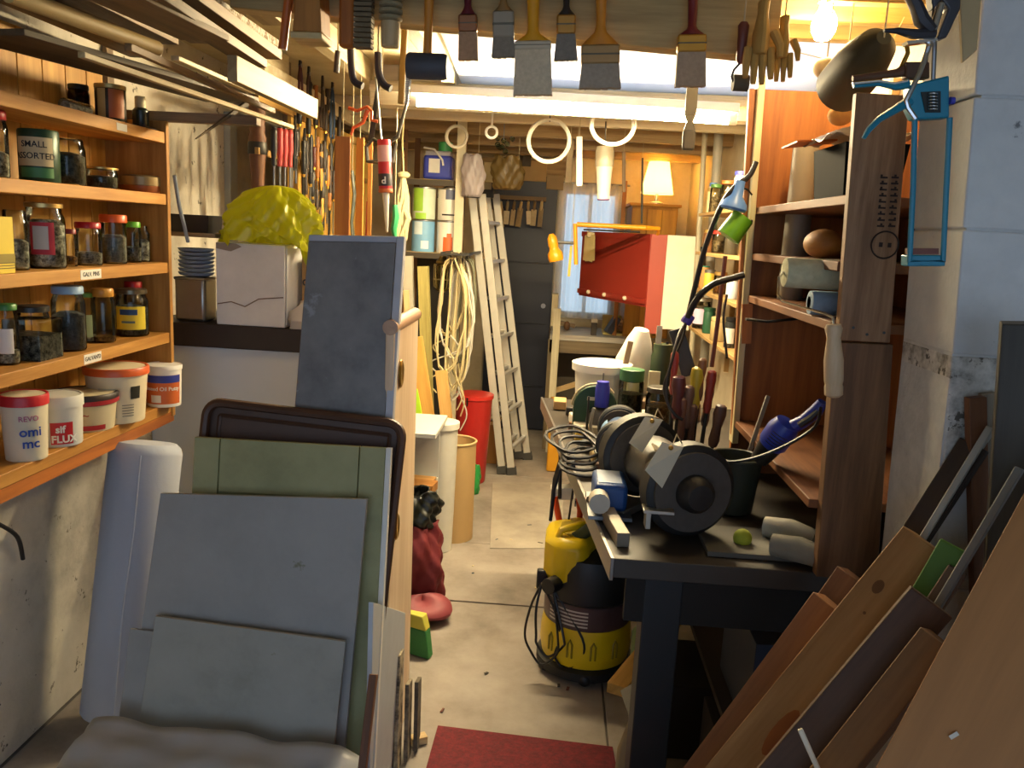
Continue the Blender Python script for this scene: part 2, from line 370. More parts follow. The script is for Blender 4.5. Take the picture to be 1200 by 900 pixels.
part('holder', B().lathe([(.014, .04), (.02, .045), (.02, .075), (.012, .09), (.004, .1), (.003, ZC-p.z)], n=14), WHITE, lb)
p = at(770, 224, 6.0)
fl = thing('table_lamp', 'lit table lamp with a pale shade on the pine cabinet by the far wall', 'lamp', p)
part('shade', B().lathe([(.115, -.02), (.07, .2)], n=20), THIN('#f3e2b4', .7, .7), fl, solid=.002)
part('bulb', B().sph((0, 0, .07), .035), EMIT((1, .80, .45), FAR_W), fl)
part('stand', B().lathe([(.05, -.09), (.05, -.08), (.012, -.07), (.012, .03)], n=16), STEEL, fl)

# ================================================================== LEFT: the jar shelves
SX, SB = -1.27, XL+.004          # front edge and back of the shelf unit
SZ = [1.788, 1.596, 1.378, 1.148, .912]   # middle of each shelf's front edge
SY1 = 2.66
shelf = thing('jar_shelf', 'pine wall shelf unit of five boards crowded with jars and tubs', 'shelf', (SX, 2.2, .88))
TH = .034
for z in SZ: part('shelf_board', B().span((SB+.012, 1.35, z-TH/2), (SX, SY1-.022, z+TH/2)), W('#c48f42', '#a06a22', 'Y'), shelf, bev=.002, world=True)
part('side_panel', B().span((SB, SY1-.02, .88), (SX+.004, SY1, 1.84)), W('#bd8a42', '#946221', 'Z'), shelf, bev=.002, world=True)
y = 1.35
while y < SY1-.03:
    part('back_board', B().span((SB, y, .9), (SB+.01, min(y+.105, SY1-.021), 2.02)), W('#cb9a46', '#a97527', 'Z'), shelf, bev=.0015, world=True); y += .109
part('lower_rail', B().span((SX-.012, 1.35, .86), (SX-.002, SY1, .894)), PINE_D('Y'), shelf, world=True)
def paper(px, py, w_, h_, s_, zc):
    p = atX(px, py, SX+.001); y = p.y
    part('paper_label', B().span((SX, y-w_/2, zc-h_/2), (SX+.0012, y+w_/2, zc+h_/2)), PAPER, shelf, world=True, label='white paper label with handwriting' if s_ else 'small torn paper label')
    if s_: text(s_, h_*.62, INK, shelf, T(Vector((SX+.0013, y, zc))-ORG[shelf.name]) @ Matrix(((0, 0, 1, 0), (1, 0, 0, 0), (0, 1, 0, 0), (0, 0, 0, 1))), bold=.012)
paper(107, 324, .10, .026, 'GALV. PINS', SZ[2]); paper(109, 419, .085, .026, 'GALVAN\'D', SZ[3]); paper(143, 147, .055, .02, '', SZ[0])

M_SCREW = CONTENT('#d0ccc0', '#4a463f'); M_NAIL = CONTENT('#dededa', '#55555a', .8, 60); M_DARK = CONTENT('#6a655a', '#1d1b16', .3); M_BRASSY = CONTENT('#b98a4a', '#4a2f14', .6)
JG = 'screw and nail jars on the pine shelves'
JR = {}
def jar(name, label, px, sh, wpx, hpx, cont=None, fill=.7, lid=None, lidh=.014, sq=False, neck=.85, lab=None, glass='#eef2ea', xo=None, cat='jar', y_=None):
    """Glass jar on shelf sh; wpx/hpx its size as seen from the camera."""
    c0 = atX(px, 300, xo or -1.34); Y = y_ or c0.y; X = xo or -1.34; k = mpp((X, Y, SZ[sh])); r = wpx*k/2; h = hpx*k*.88; Y = min(Y, SY1-.028-r)
    X = min(X, SX-r-.002) if xo is None else xo; z = SZ[sh]+TH/2
    t = thing(name, label, cat, (X, Y, z), group=JG)
    if sq:
        pr = [(-r, -r), (r, -r), (r, r), (-r, r)]
        gb = B().prism([(x*.98, y*.98) for x, y in pr], h*.78).lathe([(r*.8, h*.78), (r*.72, h*.9), (r*.72, h)], n=20)
    else: gb = B().lathe([(r*.93, 0), (r, .006), (r, h*.74), (r*.97, h*.8), (r*neck, h*.88), (r*neck, h*.97), (r*neck*.93, h)])
    part('glass_body', gb, GLASS(glass), t, bev=.004 if sq else 0)
    if cont:
        if sq: part('contents', B().prism([(x*.93, y*.93) for x, y in pr], h*.78*fill), cont, t)
        else:
            hf = h*.8*fill; part('contents', B().lathe([(r*.9, .005), (r*.95, .01), (r*.95, hf*.93), (r*.55, hf*1.04), (0, hf*.98)]), cont, t)
    JR[t.name] = (r, h)
    rl_ = r*(neck if not sq else .74)
    if lid: part('lid', B().lathe([(rl_*1.04, h-lidh*.8), (rl_*1.1, h-lidh*.7), (rl_*1.1, h+lidh*.1), (rl_*1.02, h+lidh*.3), (0, h+lidh*.3)], n=28), lid, t)
    if lab:
        a, z0, z1, m = lab[:4]; R2 = r*1.004 if not sq else r*.985
        if sq: part('paper_label', B().span((-r*.7, -R2-.001, h*z0), (r*.7, -R2, h*z1)), m, t)
        else:
            ac = -PI/2+.42; lb_ = B().grid(lambda u, v: (R2*math.cos(ac+(u-.5)*a), R2*math.sin(ac+(u-.5)*a), h*(z0+(z1-z0)*v)), 14, 1); part('paper_label', lb_, m, t)
        for s_, zz, sz, mm in lab[4:]:
            text(s_, sz*h, mm, t, T((0, 0, h*zz)) @ RZ(.42) @ RX(PI/2), wrap=R2*1.002, bold=.01)
    return t
LID_R, LID_O, LID_G, LID_B, LID_Y, LID_K = P('#a81c26', .35), P('#cf5a22', .35), P('#63b52a', .35), P('#8fb0cf', .4), P('#c08a36', .4), P('#22211f', .4)
GOLDLID = P('#b59a60', .3, .8)
# top shelf
p = atX(82, 128, -1.35)
t = thing('clear_tube_box', 'clear plastic tube of fixings lying on the top shelf', 'tube', (-1.33, p.y, SZ[0]+TH/2+.017))
part('tube', B().cyl((0, -.06, 0), (0, .06, 0), .017), GLASS('#dfe3e0'), t); part('contents', B().cyl((0, -.055, -.002), (0, .055, -.002), .013), CONTENT('#d5d3cb', '#8c8a82'), t)
jar('dark_jar', 'dark brown glass jar with a black lid behind the lying tube', 100, 0, 24, 44, M_DARK, .8, LID_K, glass='#5b3d22', xo=-1.42)
Y = atX(128, 130, -1.34).y; t = thing('wire_spool_tin', 'round dark tin with orange end and gold print on the top shelf', 'tin', (-1.335, Y, SZ[0]+TH/2))
part('tin_body', B().lathe([(.04, 0), (.042, .004), (.042, .098), (.04, .102), (.04, .105)]), P('#3f3524', .4, .5), t); part('lid', B().lathe([(.0425, .094), (.0435, .096), (.0435, .106), (.03, .108), (0, .108)]), P('#b59b5c', .35, .6), t)
part('orange_panel', B().grid(lambda u, v: (.0424*math.cos(-1.2+u*1.1), .0424*math.sin(-1.2+u*1.1), .012+.08*v), 12, 1), P('#b5622a', .5), t, label='orange printed panel')
part('gold_panel', B().grid(lambda u, v: (.0424*math.cos(-2.0+u*.6), .0424*math.sin(-2.0+u*.6), .012+.08*v), 12, 1), P('#b8a268', .5), t, label='gold printed panel')
Y = atX(163, 135, -1.34).y; t = thing('small_bottle', 'small dark bottle with a cream cap at the top shelf end', 'bottle', (-1.335, Y, SZ[0]+TH/2))
part('bottle_body', B().lathe([(.022, 0), (.024, .003), (.024, .06), (.015, .07)]), P('#22302a', .3), t); part('cap', B().lathe([(.0165, .066), (.0165, .1), (.014, .103), (0, .103)]), P('#cbbf97', .5), t)
p = atX(172, 148, -1.30); solo('thin_stick', 'thin dark stick lying at the edge of the top shelf', 'stick', B().cyl((0, -.08, 0), (0, .09, 0), .004), DARKW('Y'), (-1.285, p.y, SZ[0]+TH/2+.004), Euler((0, 0, .2)))
# second shelf
jar('jar', 'tall glass jar with a red lid at the picture edge of the second shelf', 2, 1, 28, 84, M_SCREW, .5, LID_R, lidh=.02)
Y = atX(40, 200, -1.34).y; t = thing('paper_label_tin', 'green tin with a cream label reading SMALL ASSORTED', 'tin', (-1.325, Y, SZ[1]+TH/2))
part('tin_body', B().lathe([(.045, 0), (.047, .003), (.047, .124), (.045, .128), (.044, .124), (0, .122)]), P('#22422f', .35, .2), t)
part('paper_label', B().grid(lambda u, v: (.0475*math.cos(-2.2+u*1.9), .0475*math.sin(-2.2+u*1.9), .038+.07*v), 16, 1), P('#c7b78f', .7), t)
part('green_band', B().grid(lambda u, v: (.0476*math.cos(-2.0+u*1.7), .0476*math.sin(-2.0+u*1.7), .01+.024*v), 16, 1), P('#3f7d4c', .5), t, label='green printed band')
for s_, z in (('SMALL', .09), ('ASSORTED', .062)): text(s_, .021, INK, t, T((0, 0, z)) @ RZ(.32) @ RX(PI/2), wrap=.0478, bold=.012)
jar('jar', 'wide glass jar full of dark screws on the second shelf', 83, 1, 41, 60, M_DARK, .85, None, neck=.9)
jar('jar', 'low glass jar half full of dark screws beside a flat round tin', 122, 1, 36, 27, M_DARK, .75, GOLDLID, .006, neck=.95)
Y = atX(168, 220, -1.35).y; t = thing('flat_tin', 'flat round clear-lidded tin at the end of the second shelf', 'tin', (-1.355, Y, SZ[1]+TH/2))
part('tin_body', B().lathe([(.064, 0), (.066, .003), (.066, .022), (.064, .024)]), P('#8d4f28', .4, .3), t); part('lid', B().lathe([(.066, .0225), (.0675, .024), (.0675, .05), (.06, .055), (0, .055)]), P('#8d7a55', .35, .4), t)
# third shelf
Y = atX(-2, 315, -1.33).y; b = B().box((0, 0, .065), (.045, .06, .13)); t = thing('yellow_carton', 'yellow cardboard carton at the picture edge of the third shelf', 'carton', (-1.30, atX(4, 315, -1.3).y-.02, SZ[2]+TH/2))
part('carton', b, P('#d9bf2e', .6), t, bev=.001); part('print_band', B().box((0.0, 0, .035), (.0462, .0612, .02)), P('#8a7a1c', .6), t, label='darker printed band')
for k in range(3): part('print_line', B().box((0, 0, .012+.006*k), (.046, .061, .002)), P('#5f5212', .6), t)
jar('jar', 'straight glass jar half full of grey washers beside the yellow carton', 19, 2, 28, 78, M_NAIL, .62, None, neck=.85)
t = jar('jar', 'big glass jar of nails with a pink edged label and gold lid', 54, 2, 43, 83, M_NAIL, .92, GOLDLID, .012, lab=(1.2, .22, .72, P('#a8283f', .6)))
r5, h5 = JR[t.name]; r5 *= 1.015
part('white_panel', B().grid(lambda u, v: (r5*math.cos(-1.6+u*.75), r5*math.sin(-1.6+u*.75), h5*(.3+.36*v)), 10, 1), P('#b9bcc4', .7), t, label='white panel on the label')
jar('jar', 'small narrow jar with brass screws and dark red lid', 82, 2, 16, 47, M_BRASSY, .35, P('#7a1620', .4), .012)
jar('jar', 'glass jar of long bolts under a bright red lid', 104, 2, 30, 54, M_SCREW, .4, LID_R, .016)
jar('jar', 'glass jar of grey fixings under a wide orange lid', 134, 2, 28, 61, CONTENT('#a5a4a0', '#74736f', .3), .75, LID_O, .022, neck=.97)
jar('jar', 'small jar with a bright green lid on the third shelf', 156, 2, 19, 51, CONTENT('#8d8a80', '#3d3b36'), .5, LID_G, .016)
jar('jar', 'small lidless jar of bright nails beside the green lidded one', 176, 2, 18, 46, M_NAIL, .75, None, neck=.7)
# fourth shelf
jar('jar', 'glass jar with a white label at the picture edge of the fourth shelf', 3, 3, 24, 78, M_SCREW, .3, P('#3c7a3a', .4), lab=(1.4, .2, .62, WHITE))
jar('square_jar', 'square glass jar of loose nails with a black lid', 35, 3, 46, 68, CONTENT('#8f8e88', '#1d1c1a', .6, 70), .62, LID_K, .014, sq=True, y_=atX(38, 300, -1.33).y)
jar('jar', 'tall jar of fine grey pins under a pale blue lid', 77, 3, 36, 82, CONTENT('#68676a', '#4b4a4d', .2), .75, LID_B, .02)
jar('jar', 'narrow jar with a pale green label and green lid', 97, 3, 22, 64, M_SCREW, .2, P('#5c8a3c', .4), .012, lab=(1.6, .12, .58, P('#a9c49c', .7)), xo=-1.38)
jar('jar', 'glass jar with an ochre lid holding a few brass pieces', 118, 3, 26, 68, M_BRASSY, .15, LID_Y, .022)
jar('jar', 'wide jar with a yellow label printed with a blue band', 152, 3, 37, 60, M_DARK, .8, P('#6d6450', .3, .7), .014, lab=(1.9, .16, .66, P('#d8bf2c', .6)))
t = bpy.data.objects[[o.name for o in bpy.data.objects if o.get('label', '').startswith('wide jar with a yellow')][0]]
r5, h5 = JR[t.name]; r5 *= 1.015
part('blue_band', B().grid(lambda u, v: (r5*math.cos(-1.8+u*1.05), r5*math.sin(-1.8+u*1.05), h5*(.48+.12*v)), 12, 1), P('#27436b', .6), t, label='dark blue printed band')
part('print_line', B().grid(lambda u, v: (r5*math.cos(-1.7+u*.8), r5*math.sin(-1.7+u*.8), h5*(.3+.05*v)), 12, 1), P('#5d6b63', .6), t)
jar('jar', 'jar with a red lid at the end of the fourth shelf', 177, 3, 20, 62, CONTENT('#6b6964', '#43413d'), .6, LID_R, .018, xo=-1.37)
# bottom shelf: tubs
def tub(label, px, wpx, hpx, r1, body, lid, lidh, X=None, open_=False):
    X0 = X or (-1.34 if px < 125 else -1.285); Y = atX(px, 300, X0).y; k = mpp((X0, Y, .95)); r = wpx*k/2; h = hpx*k*.8; X = SX-r+(.055 if px > 125 else .02) if X is None else X
    t = thing('plastic_tub', label, 'tub', (X, Y, SZ[4]+TH/2), group='filler and putty tubs on the bottom shelf')
    part('tub_body', B().lathe([(r*r1*.98, 0), (r*r1+.0, .003), (r*(r1+(.96-r1)*.9), h*.9), (r*.96, h-.002)], n=36), body, t)
    if open_: part('rim', B().lathe([(r*.97, h-lidh), (r, h-lidh), (r, h-.003), (r*.97, h), (r*.9, h-.004), (r*.88, h-lidh), (0, h-lidh)], n=36), lid, t)
    else: part('lid', B().lathe([(r*.97, h-lidh), (r, h-lidh), (r*1.0, h-.004), (r*.97, h), (r*.9, h), (r*.87, h-.005), (0, h-.005)], n=36), lid, t)
    return t, r, h
def curved(t, r0, r1, h, z0, z1, a0, a1, m, name='printed_panel', label=None, off=.0012):
    f = lambda z: (r0+(r1-r0)*z/h)+off
    return part(name, B().grid(lambda u, v: (f(z0+(z1-z0)*v)*math.cos(a0+(a1-a0)*u), f(z0+(z1-z0)*v)*math.sin(a0+(a1-a0)*u), z0+(z1-z0)*v), 16, 1), m, t, label=label)
CRM = P('#d9cfb4', .45)
t, r, h = tub('cream filler tub with a wide red lid at the picture edge', 2, 52, 96, .84, CRM, P('#c0222a', .4), .026)
text('REVO', h*.11, P('#b0567a', .5), t, T((0, 0, h*.66)) @ RZ(.75) @ RX(PI/2), wrap=r*.95, bold=.01)
for s_, z in (('omi', .46), ('mc', .28)): text(s_, h*.2, BLUE, t, T((0, 0, h*z)) @ RZ(.8) @ RX(PI/2), wrap=r*(.86+.1*z)+.004, bold=.02)
t, r, h = tub('white lidded tub with a red panel reading sif FLUX', 47, 55, 73, .9, P('#cfcfc6', .45), P('#cfcfc6', .45), .03)
curved(t, r*.9, r*.96, h, .008, h*.5, -1.35, -.42, P('#bb1f27', .5), 'red_panel', 'red panel with white lettering')
for s_, z, a, q in (('sif', .36, .62, .2), ('FLUX', .16, .78, .2)): text(s_, h*q, WHITE, t, T((0, 0, h*z)) @ RZ(a) @ RX(PI/2), wrap=r*(.9+.06*z)+.0022, bold=.03)
t, r, h = tub('low cream and red tub with a dark domed lid', 92, 72, 54, .84, P('#c9bd9a', .45), P('#241717', .5), .016)
part('red_rim', B().lathe([(r*.965, h-.03), (r*1.0, h-.028), (r*1.0, h-.016), (r*.965, h-.015)], n=36), P('#9c1d26', .45), t, label='red rim under the lid')
curved(t, r*.84, r*.96, h, .006, .02, -2.3, -.35, P('#a3232a', .5), 'red_band', 'red printed band'); text('~~~', h*.3, P('#a3232a', .5), t, T((0, 0, h*.48)) @ RZ(.3) @ RX(PI/2), wrap=r*.915)
t, r, h = tub('big cream bucket tub with an orange lid and warning print', 140, 71, 80, .82, P('#dccfae', .45), P('#cc5a24', .4), .022)
curved(t, r*.82, r*.96, h, h*.12, h*.66, -1.7, -1.1, P('#b9b49f', .6), 'printed_panel', 'grey panel of small print')
for k in range(8): curved(t, r*.82, r*.96, h, h*(.17+.06*k), h*(.2+.06*k), -1.62, -1.18, P('#6d6a62', .6), 'print_line', off=.002)
for k in range(5): curved(t, r*.82, r*.96, h, h*(.14+.05*k), h*(.155+.05*k), -.92, -.5, P('#6d6a62', .6), 'print_line', off=.002)
curved(t, r*.82, r*.96, h, h*.45, h*.68, -.62, -.25, P('#22251f', .5), 'black_mark', 'black printed mark')
t, r, h = tub('white rimmed putty tub with an orange label reading Oil Putty', 184, 41, 60, .9, WHITE, WHITE, .014, open_=True)
curved(t, r*.9, r*.96, h, h*.08, h*.78, -2.6, -.1, P('#c4612a', .5), 'orange_panel', 'orange label'); curved(t, r*.9, r*.96, h, h*.6, h*.78, -2.6, -.1, P('#2b3a93', .5), 'blue_band', 'blue band on the label', off=.002)
text('Linseed Oil Putty', h*.13, WHITE, t, T((0, 0, h*.45)) @ RZ(.25) @ RX(PI/2), wrap=r*.93+.0014, bold=.012); curved(t, r*.9, r*.96, h, h*.12, h*.3, -1.9, -1.3, P('#d8d5cb', .5), 'white_patch', 'white patch on the label', off=.0024)

# ================================================================== LEFT TOP: timber stored overhead
def stick(name, label, cat, p0, p1, w_, t_, m, up=(0, 0, 1), bev=.0015, round_=False, group=None, mk=None):
    p0, p1 = Vector(p0), Vector(p1); L = (p1-p0).length; R = frame(x=(p1-p0), z=up)
    b = B().cyl((0, 0, 0), (L, 0, 0), w_/2, 14) if round_ else B().box((L/2, 0, 0), (L, w_, t_))
    return solo(name, label, cat, b, m, p0, R.to_4x4().to_3x3(), group, bev=0 if round_ else bev)
rk = thing('timber_rack', 'rough wooden brackets holding timber lengths above the pine shelf', 'rack', (XL, 2.2, 1.86))
for y in (1.3, 2.68):
    zz = 1.872
    part('bracket_arm', B().span((XL+.02, y-.02, zz-.03), (-.98, y+.02, zz)), OLD('X'), rk, bev=.002, world=True); part('upright', B().span((XL+.003, y-.02, zz-.16), (XL+.019, y+.02, ZC)), OLD('Z'), rk, bev=.002, world=True)
def along(name, label, p0, p1, Y1, w_, t_, m, rnd=False, dz=0):
    e = at(*p1, Y1); s0 = atZ(*p0, e.z); s0.z += dz
    d = (s0-e)
    return stick(name, label, 'timber', s0, e, w_, t_, m, round_=rnd, group='timber stored on the overhead rack')
along('round_pole', 'cream round pole with a sawn end over the jar shelf', (10, -8), (184, 57), 1.95, .034, .034, W('#c4a86c', '#a3824a', 'X'), True)
along('wide_board', 'wide dark board lying flat, lowest over the top jar shelf', (-14, 38), (272, 117), 2.72, .2, .015, W('#665740', '#41351f', 'X'))
along('cream_plank', 'long cream plank on edge with a sawn end by the hanging pliers', (272, 80), (368, 128), 2.74, .025, .062, W('#a48c61', '#856d45', 'X'))
along('thin_batten', 'slim cream stick reaching lowest over the red pliers', (95, 64), (342, 149), 2.76, .016, .012, W('#c7b283', '#a08a58', 'X'))
along('thin_batten', 'thin brown batten between the wide board and the cream plank', (150, 55), (320, 130), 2.7, .016, .016, W('#8a6a3f', '#5f4526', 'X'))
along('pale_lath', 'pale lath sloping between the round pole and cream plank', (205, 68), (296, 108), 2.66, .022, .012, W('#d3c49a', '#b39e6b', 'X'))
along('edged_board', 'board with a pale edge and dark underside ending short', (120, -12), (240, 44), 1.95, .12, .014, W('#84673d', '#5a4425', 'X'))
along('rough_plank', 'rough brown plank with a splintered end under the flaking channel', (165, -14), (300, 74), 2.3, .06, .022, W('#7d6038', '#4f3a1f', 'X'))
along('thick_plank', 'thick tan plank carrying the flaking channel', (205, -14), (316, 64), 2.42, .07, .026, W('#8d6f45', '#64492a', 'X'))
along('flaking_channel', 'channel with flaking silver paint high on the rack', (225, -14), (322, 52), 2.42, .03, .02, WALL('flake', [(.42, '#6f5a3a'), (.52, '#c9c6bb'), (.6, '#8a7a5c')], 40, .6))
along('cream_board', 'wide cream board lying highest on the rack', (270, -14), (322, 26), 2.5, .07, .02, W('#8d764c', '#6d5733', 'X'))
for k, (dx, dz) in enumerate(((-.30, .08), (-.38, .05), (-.22, .11))):
    e = at(300, 60, 2.45); stick('stored_board', ['dark board deep at the back of the rack', 'dark lath lowest against the wall on the rack', 'tan board deep under the roof on the rack'][k], 'timber', (e.x+dx, 1.0, e.z+dz-.05), (e.x+dx, 2.5+.06*k, e.z+dz-.05), .1, .024, OLD('X'), group='timber stored on the overhead rack')
a, b_ = at(229, 163, 2.55), at(289, 121, 2.72)
t = stick('pointed_stake', 'pointed dark stake poking down from the overhead timber', 'stake', b_, a, .016, .016, W('#7a6a50', '#4d402c', 'X')); 
for v in t.data.vertices:
    if v.co.x > .05: v.co.y *= .25; v.co.z *= .25

# ================================================================== LEFT FRONT: sheets leaning
def lean(px, py, Yb, t): return atP(px, py, (0, Yb, 0), (0, 1, -t))
def floorpt(q0, q1, Yb, t):
    """Carry the edge q0-q1 down the leaning plane to the floor."""
    k = (q1.z-.003)/(q0.z-q1.z); return q1+(q1-q0)*k
def sheet(name, label, pts, Yb, t, th, m, **kw):
    q = [lean(x, y, Yb, t) for x, y in pts]; q[2] = floorpt(q[1], q[2], Yb, t); q[3] = floorpt(q[0], q[3], Yb, t)
    off = Vector((0, 1, -t)).normalized()*th
    return solo(name, label, 'panel', B().slab(q, off), m, (q[2]+q[3])/2, world=True, bev=.0015, **kw)
M_GREY = WALL('grey_board', [(.3, '#8b8a86'), (.5, '#989692'), (.75, '#a19f9a')], 3, .12, (10, .69, '#76755f'), .55)
M_GREY2 = WALL('grey_board_stained', [(.3, '#87857a'), (.45, '#98968c'), (.75, '#a5a299')], 3.5, .12, (7, .66, '#7c7856'), .55)
sheet('board_sheet', 'pale grey scuffed panel leaning foremost with greenish stains', [(182, 722), (405, 752), (390, 890), (160, 862)], 1.715, .18, .012, M_GREY2)
sheet('board_sheet', 'larger clean grey panel behind the stained one, square top corners', [(188, 578), (430, 585), (418, 720), (165, 740)], 1.745, .18, .016, M_GREY)
sheet('narrow_board_sheet', 'narrow grey panel showing only its edge beside the white roll', [(152, 737), (200, 742), (185, 850), (140, 835)], 1.731, .18, .01, M_GREY)
# green framed door panel: frame pieces round a recessed field
q = [lean(x, y, 1.79, .18) for x, y in [(228, 512), (452, 525), (432, 700), (214, 700)]]
uu = (q[1]-q[0]); Wd = uu.length; Rg = frame(x=uu, y=Vector((0, -.18, -1))); Rg = Matrix((Rg.col[0], -Rg.col[1], -Rg.col[2])).transposed()   # x right, y up the sheet, z towards us
org = q[0]-Rg.col[1]*(q[0].z-.004)/Rg.col[1].z; Hd = (q[0]-org).length
gt = thing('green_door_panel', 'old pale green framed cupboard door leaning behind the grey panels', 'door', org, Rg)
M_GRN = WALL('green_paint', [(.3, '#83835a'), (.5, '#9b9a6c'), (.75, '#a8a67a')], 4, .15, (12, .68, '#6c6c4a'), .6)
for x0, x1, y0, y1, n_ in ((0, .065, 0, Hd, 'stile'), (Wd-.065, Wd, 0, Hd, 'stile'), (.067, Wd-.067, Hd-.135, Hd, 'rail'), (.067, Wd-.067, 0, .1, 'rail'), (Wd/2-.012, Wd/2+.012, .102, Hd-.137, 'muntin')):
    part(n_, B().span((x0, y0, -.022), (x1, y1, 0)), M_GRN, gt, bev=.002)
part('field', B().span((.06, .09, -.018), (Wd-.06, Hd-.13, -.01)), M_GRN, gt)
part('white_edge', B().span((Wd+.0005, 0, -.022), (Wd+.014, Hd, .0)), WHITE, gt, bev=.001, label='white painted edge strip')
# dark lipped tray
qt = [lean(x, y, 1.835, .18) for x, y in [(238, 464), (478, 493)]]
uu = qt[1]-qt[0]; uu.y = 0; Wd = uu.length; Rg = frame(x=uu, y=Vector((0, -.18, -1))); Rg = Matrix((Rg.col[0], -Rg.col[1], -Rg.col[2])).transposed()
Ht = (qt[0].z-.004)/Rg.col[1].z; org = qt[0]-Rg.col[1]*Ht; drop = -(Rg.col[0]*Wd).z; Ht -= drop/Rg.col[1].z; org = qt[0]-Rg.col[1]*Ht
tr = thing('lipped_tray', 'dark brown lipped tray with rounded corners behind the green door', 'tray', org, Rg)
def rr(w_, h_, r, ins=0, n=6):
    o = []
    for cx, cy, a in ((w_-r, h_-r, 0), (r, h_-r, PI/2), (r, r, PI), (w_-r, r, 1.5*PI)):
        for i in range(n+1):
            g = a+PI/2*i/n; o.append((cx+(r-ins)*math.cos(g), cy+(r-ins)*math.sin(g)))
    return o
M_TRAY = P('#4a3020', .5, 0, .3, 12, .2)
part('tray_sheet', B().prism(rr(Wd, Ht, .05, .004), .006, T((0, 0, -.02))), M_TRAY, tr)
rim = rr(Wd, Ht, .05, .012); part('rim', B().tube([(x, y, -.002) for x, y in rim], .012, 8, True), M_TRAY, tr)
rim2 = rr(Wd, Ht, .05, .045); part('inner_step', B().tube([(x, y, -.014) for x, y in rim2], .006, 6, True), M_TRAY, tr)
# marbled worktop piece
q = [lean(x, y, 1.96, .09) for x, y in [(362, 275), (474, 277), (460, 490), (345, 480)]]
mt = thing('worktop_offcut', 'grey marbled worktop offcut with a pale edge standing behind the tray', 'worktop', (q[0].x, 1.96, .004))
q2 = floorpt(q[1], q[2], 1.96, .09); q3 = floorpt(q[0], q[3], 1.96, .09); off = Vector((0, 1, -.09)).normalized()
M_MARB = WALL('marbled', [(.3, '#5b5856'), (.5, '#706d6a'), (.7, '#7d7a76')], 9, .05, (7, .63, '#8b8d8e'), .4)
e1 = (q[1]-q[0]).normalized()*.02; e0 = (q[0]-q[3]).normalized()*.016
part('worktop_slab', B().slab([q[0]-e0, q[1]-e1-e0, q2-e1, q3], off*.03), M_MARB, mt, world=True, bev=.002)
part('edge_strip', B().slab([q[1]-e1, q[1], q2, q2-e1], off*.03), P('#b9bcc4', .5), mt, world=True, bev=.002, label='pale edge strip')
part('top_strip', B().slab([q[0]-e0, q[0], q[1]-e1, q[1]-e1-e0], off*.03), P('#a9adb8', .5), mt, world=True, bev=.002, label='pale top edge strip')
# standing door leaf with brass pulls
LX = -.40
dfw = thing('door_leaf', 'pale pine door leaf with oval brass pulls standing beside the tray', 'door', (LX, 2.25, 0))
yfar = 1.985
part('leaf', B().slab([(LX-.022, 2.075, .003), (LX, 2.075, .003), (LX, 2.44, .003), (LX-.022, 2.44, .003)], (-.004, -.015, 1.285)), W('#dcc4a6', '#c9ac88', 'Z', .45), dfw, world=True, bev=.002)
part('top_lipping', B().cyl((LX-.015, 2.06, 1.295), (LX-.015, 2.425, 1.295), .02, 14), W('#c9a17c', '#ab8060', 'Y', .4), dfw, world=True, label='rounded pinkish top lipping')
M_BRASS = P('#b08a3c', .3, .9)
for px, py in ((470, 438), (465, 617)):
    c = atX(px, py, LX); h_ = part('pull', B().lathe([(.0, .0012), (.016, .0012), (.02, .003), (.022, .004), (.025, .002), (.026, -.001)], T(c) @ RY(PI/2) @ Matrix.Diagonal((1.5, 1, 1, 1)), 20), M_BRASS, dfw, world=True)
q = [atX(x, y, LX+.012) for x, y in [(436, 715), (474, 718), (462, 890)]]
solo('white_board_sheet', 'narrow white panel standing against the foot of the door leaf', 'panel', B().slab([(LX+.003, q[0].y, .003), (LX+.003, q[1].y, .003), (LX+.003, q[1].y, q[1].z), (LX+.003, q[0].y, q[0].z+.02)], (.012, 0, 0)), P('#b9bfc6', .5), (LX, q[1].y, 0), world=True, bev=.001)
a, b_ = atX(438, 790, LX+.035), atX(425, 900, LX+.035); a2 = b_+(b_-a)*((b_.z-.005)/(a.z-b_.z))
stick('wood_stick', 'short brown batten end standing before the narrow white panel', 'batten', a2, a, .022, .018, BROWN('X'), up=(1, 0, 0))
# white foam roll against the wall
p0, p1 = at(136, 850, 2.2), at(170, 540, 2.36); d = p1-p0; p0 = p0-d*(p0.z-.05)/d.z; p1 = p0+d*1.02
rt = thing('foam_roll', 'tall roll of white foam underlay leaning against the left wall', 'roll', p0)
R9 = .105; b = B(); ax = (p1-p0).normalized(); Rr = frame(z=ax, y=(0, 1, 0)).to_4x4(); L = (p1-p0).length
part('roll_body', B().lathe([(.098, 0), (.105, .01), (.105, L-.03), (.099, L-.012), (.086, L), (.04, L+.003), (0, L+.003)], Rr, 32), THIN('#aab1c0', .12, .7), rt)
part('wrap_seam', B().tube([Rr @ Vector((R9*math.cos(a), R9*math.sin(a), z)) for a, z in ((-1.2, .02), (-1.28, L*.4), (-1.22, L*.7), (-1.25, L-.03))], .0035, 6), P('#a9afbd', .6), rt)
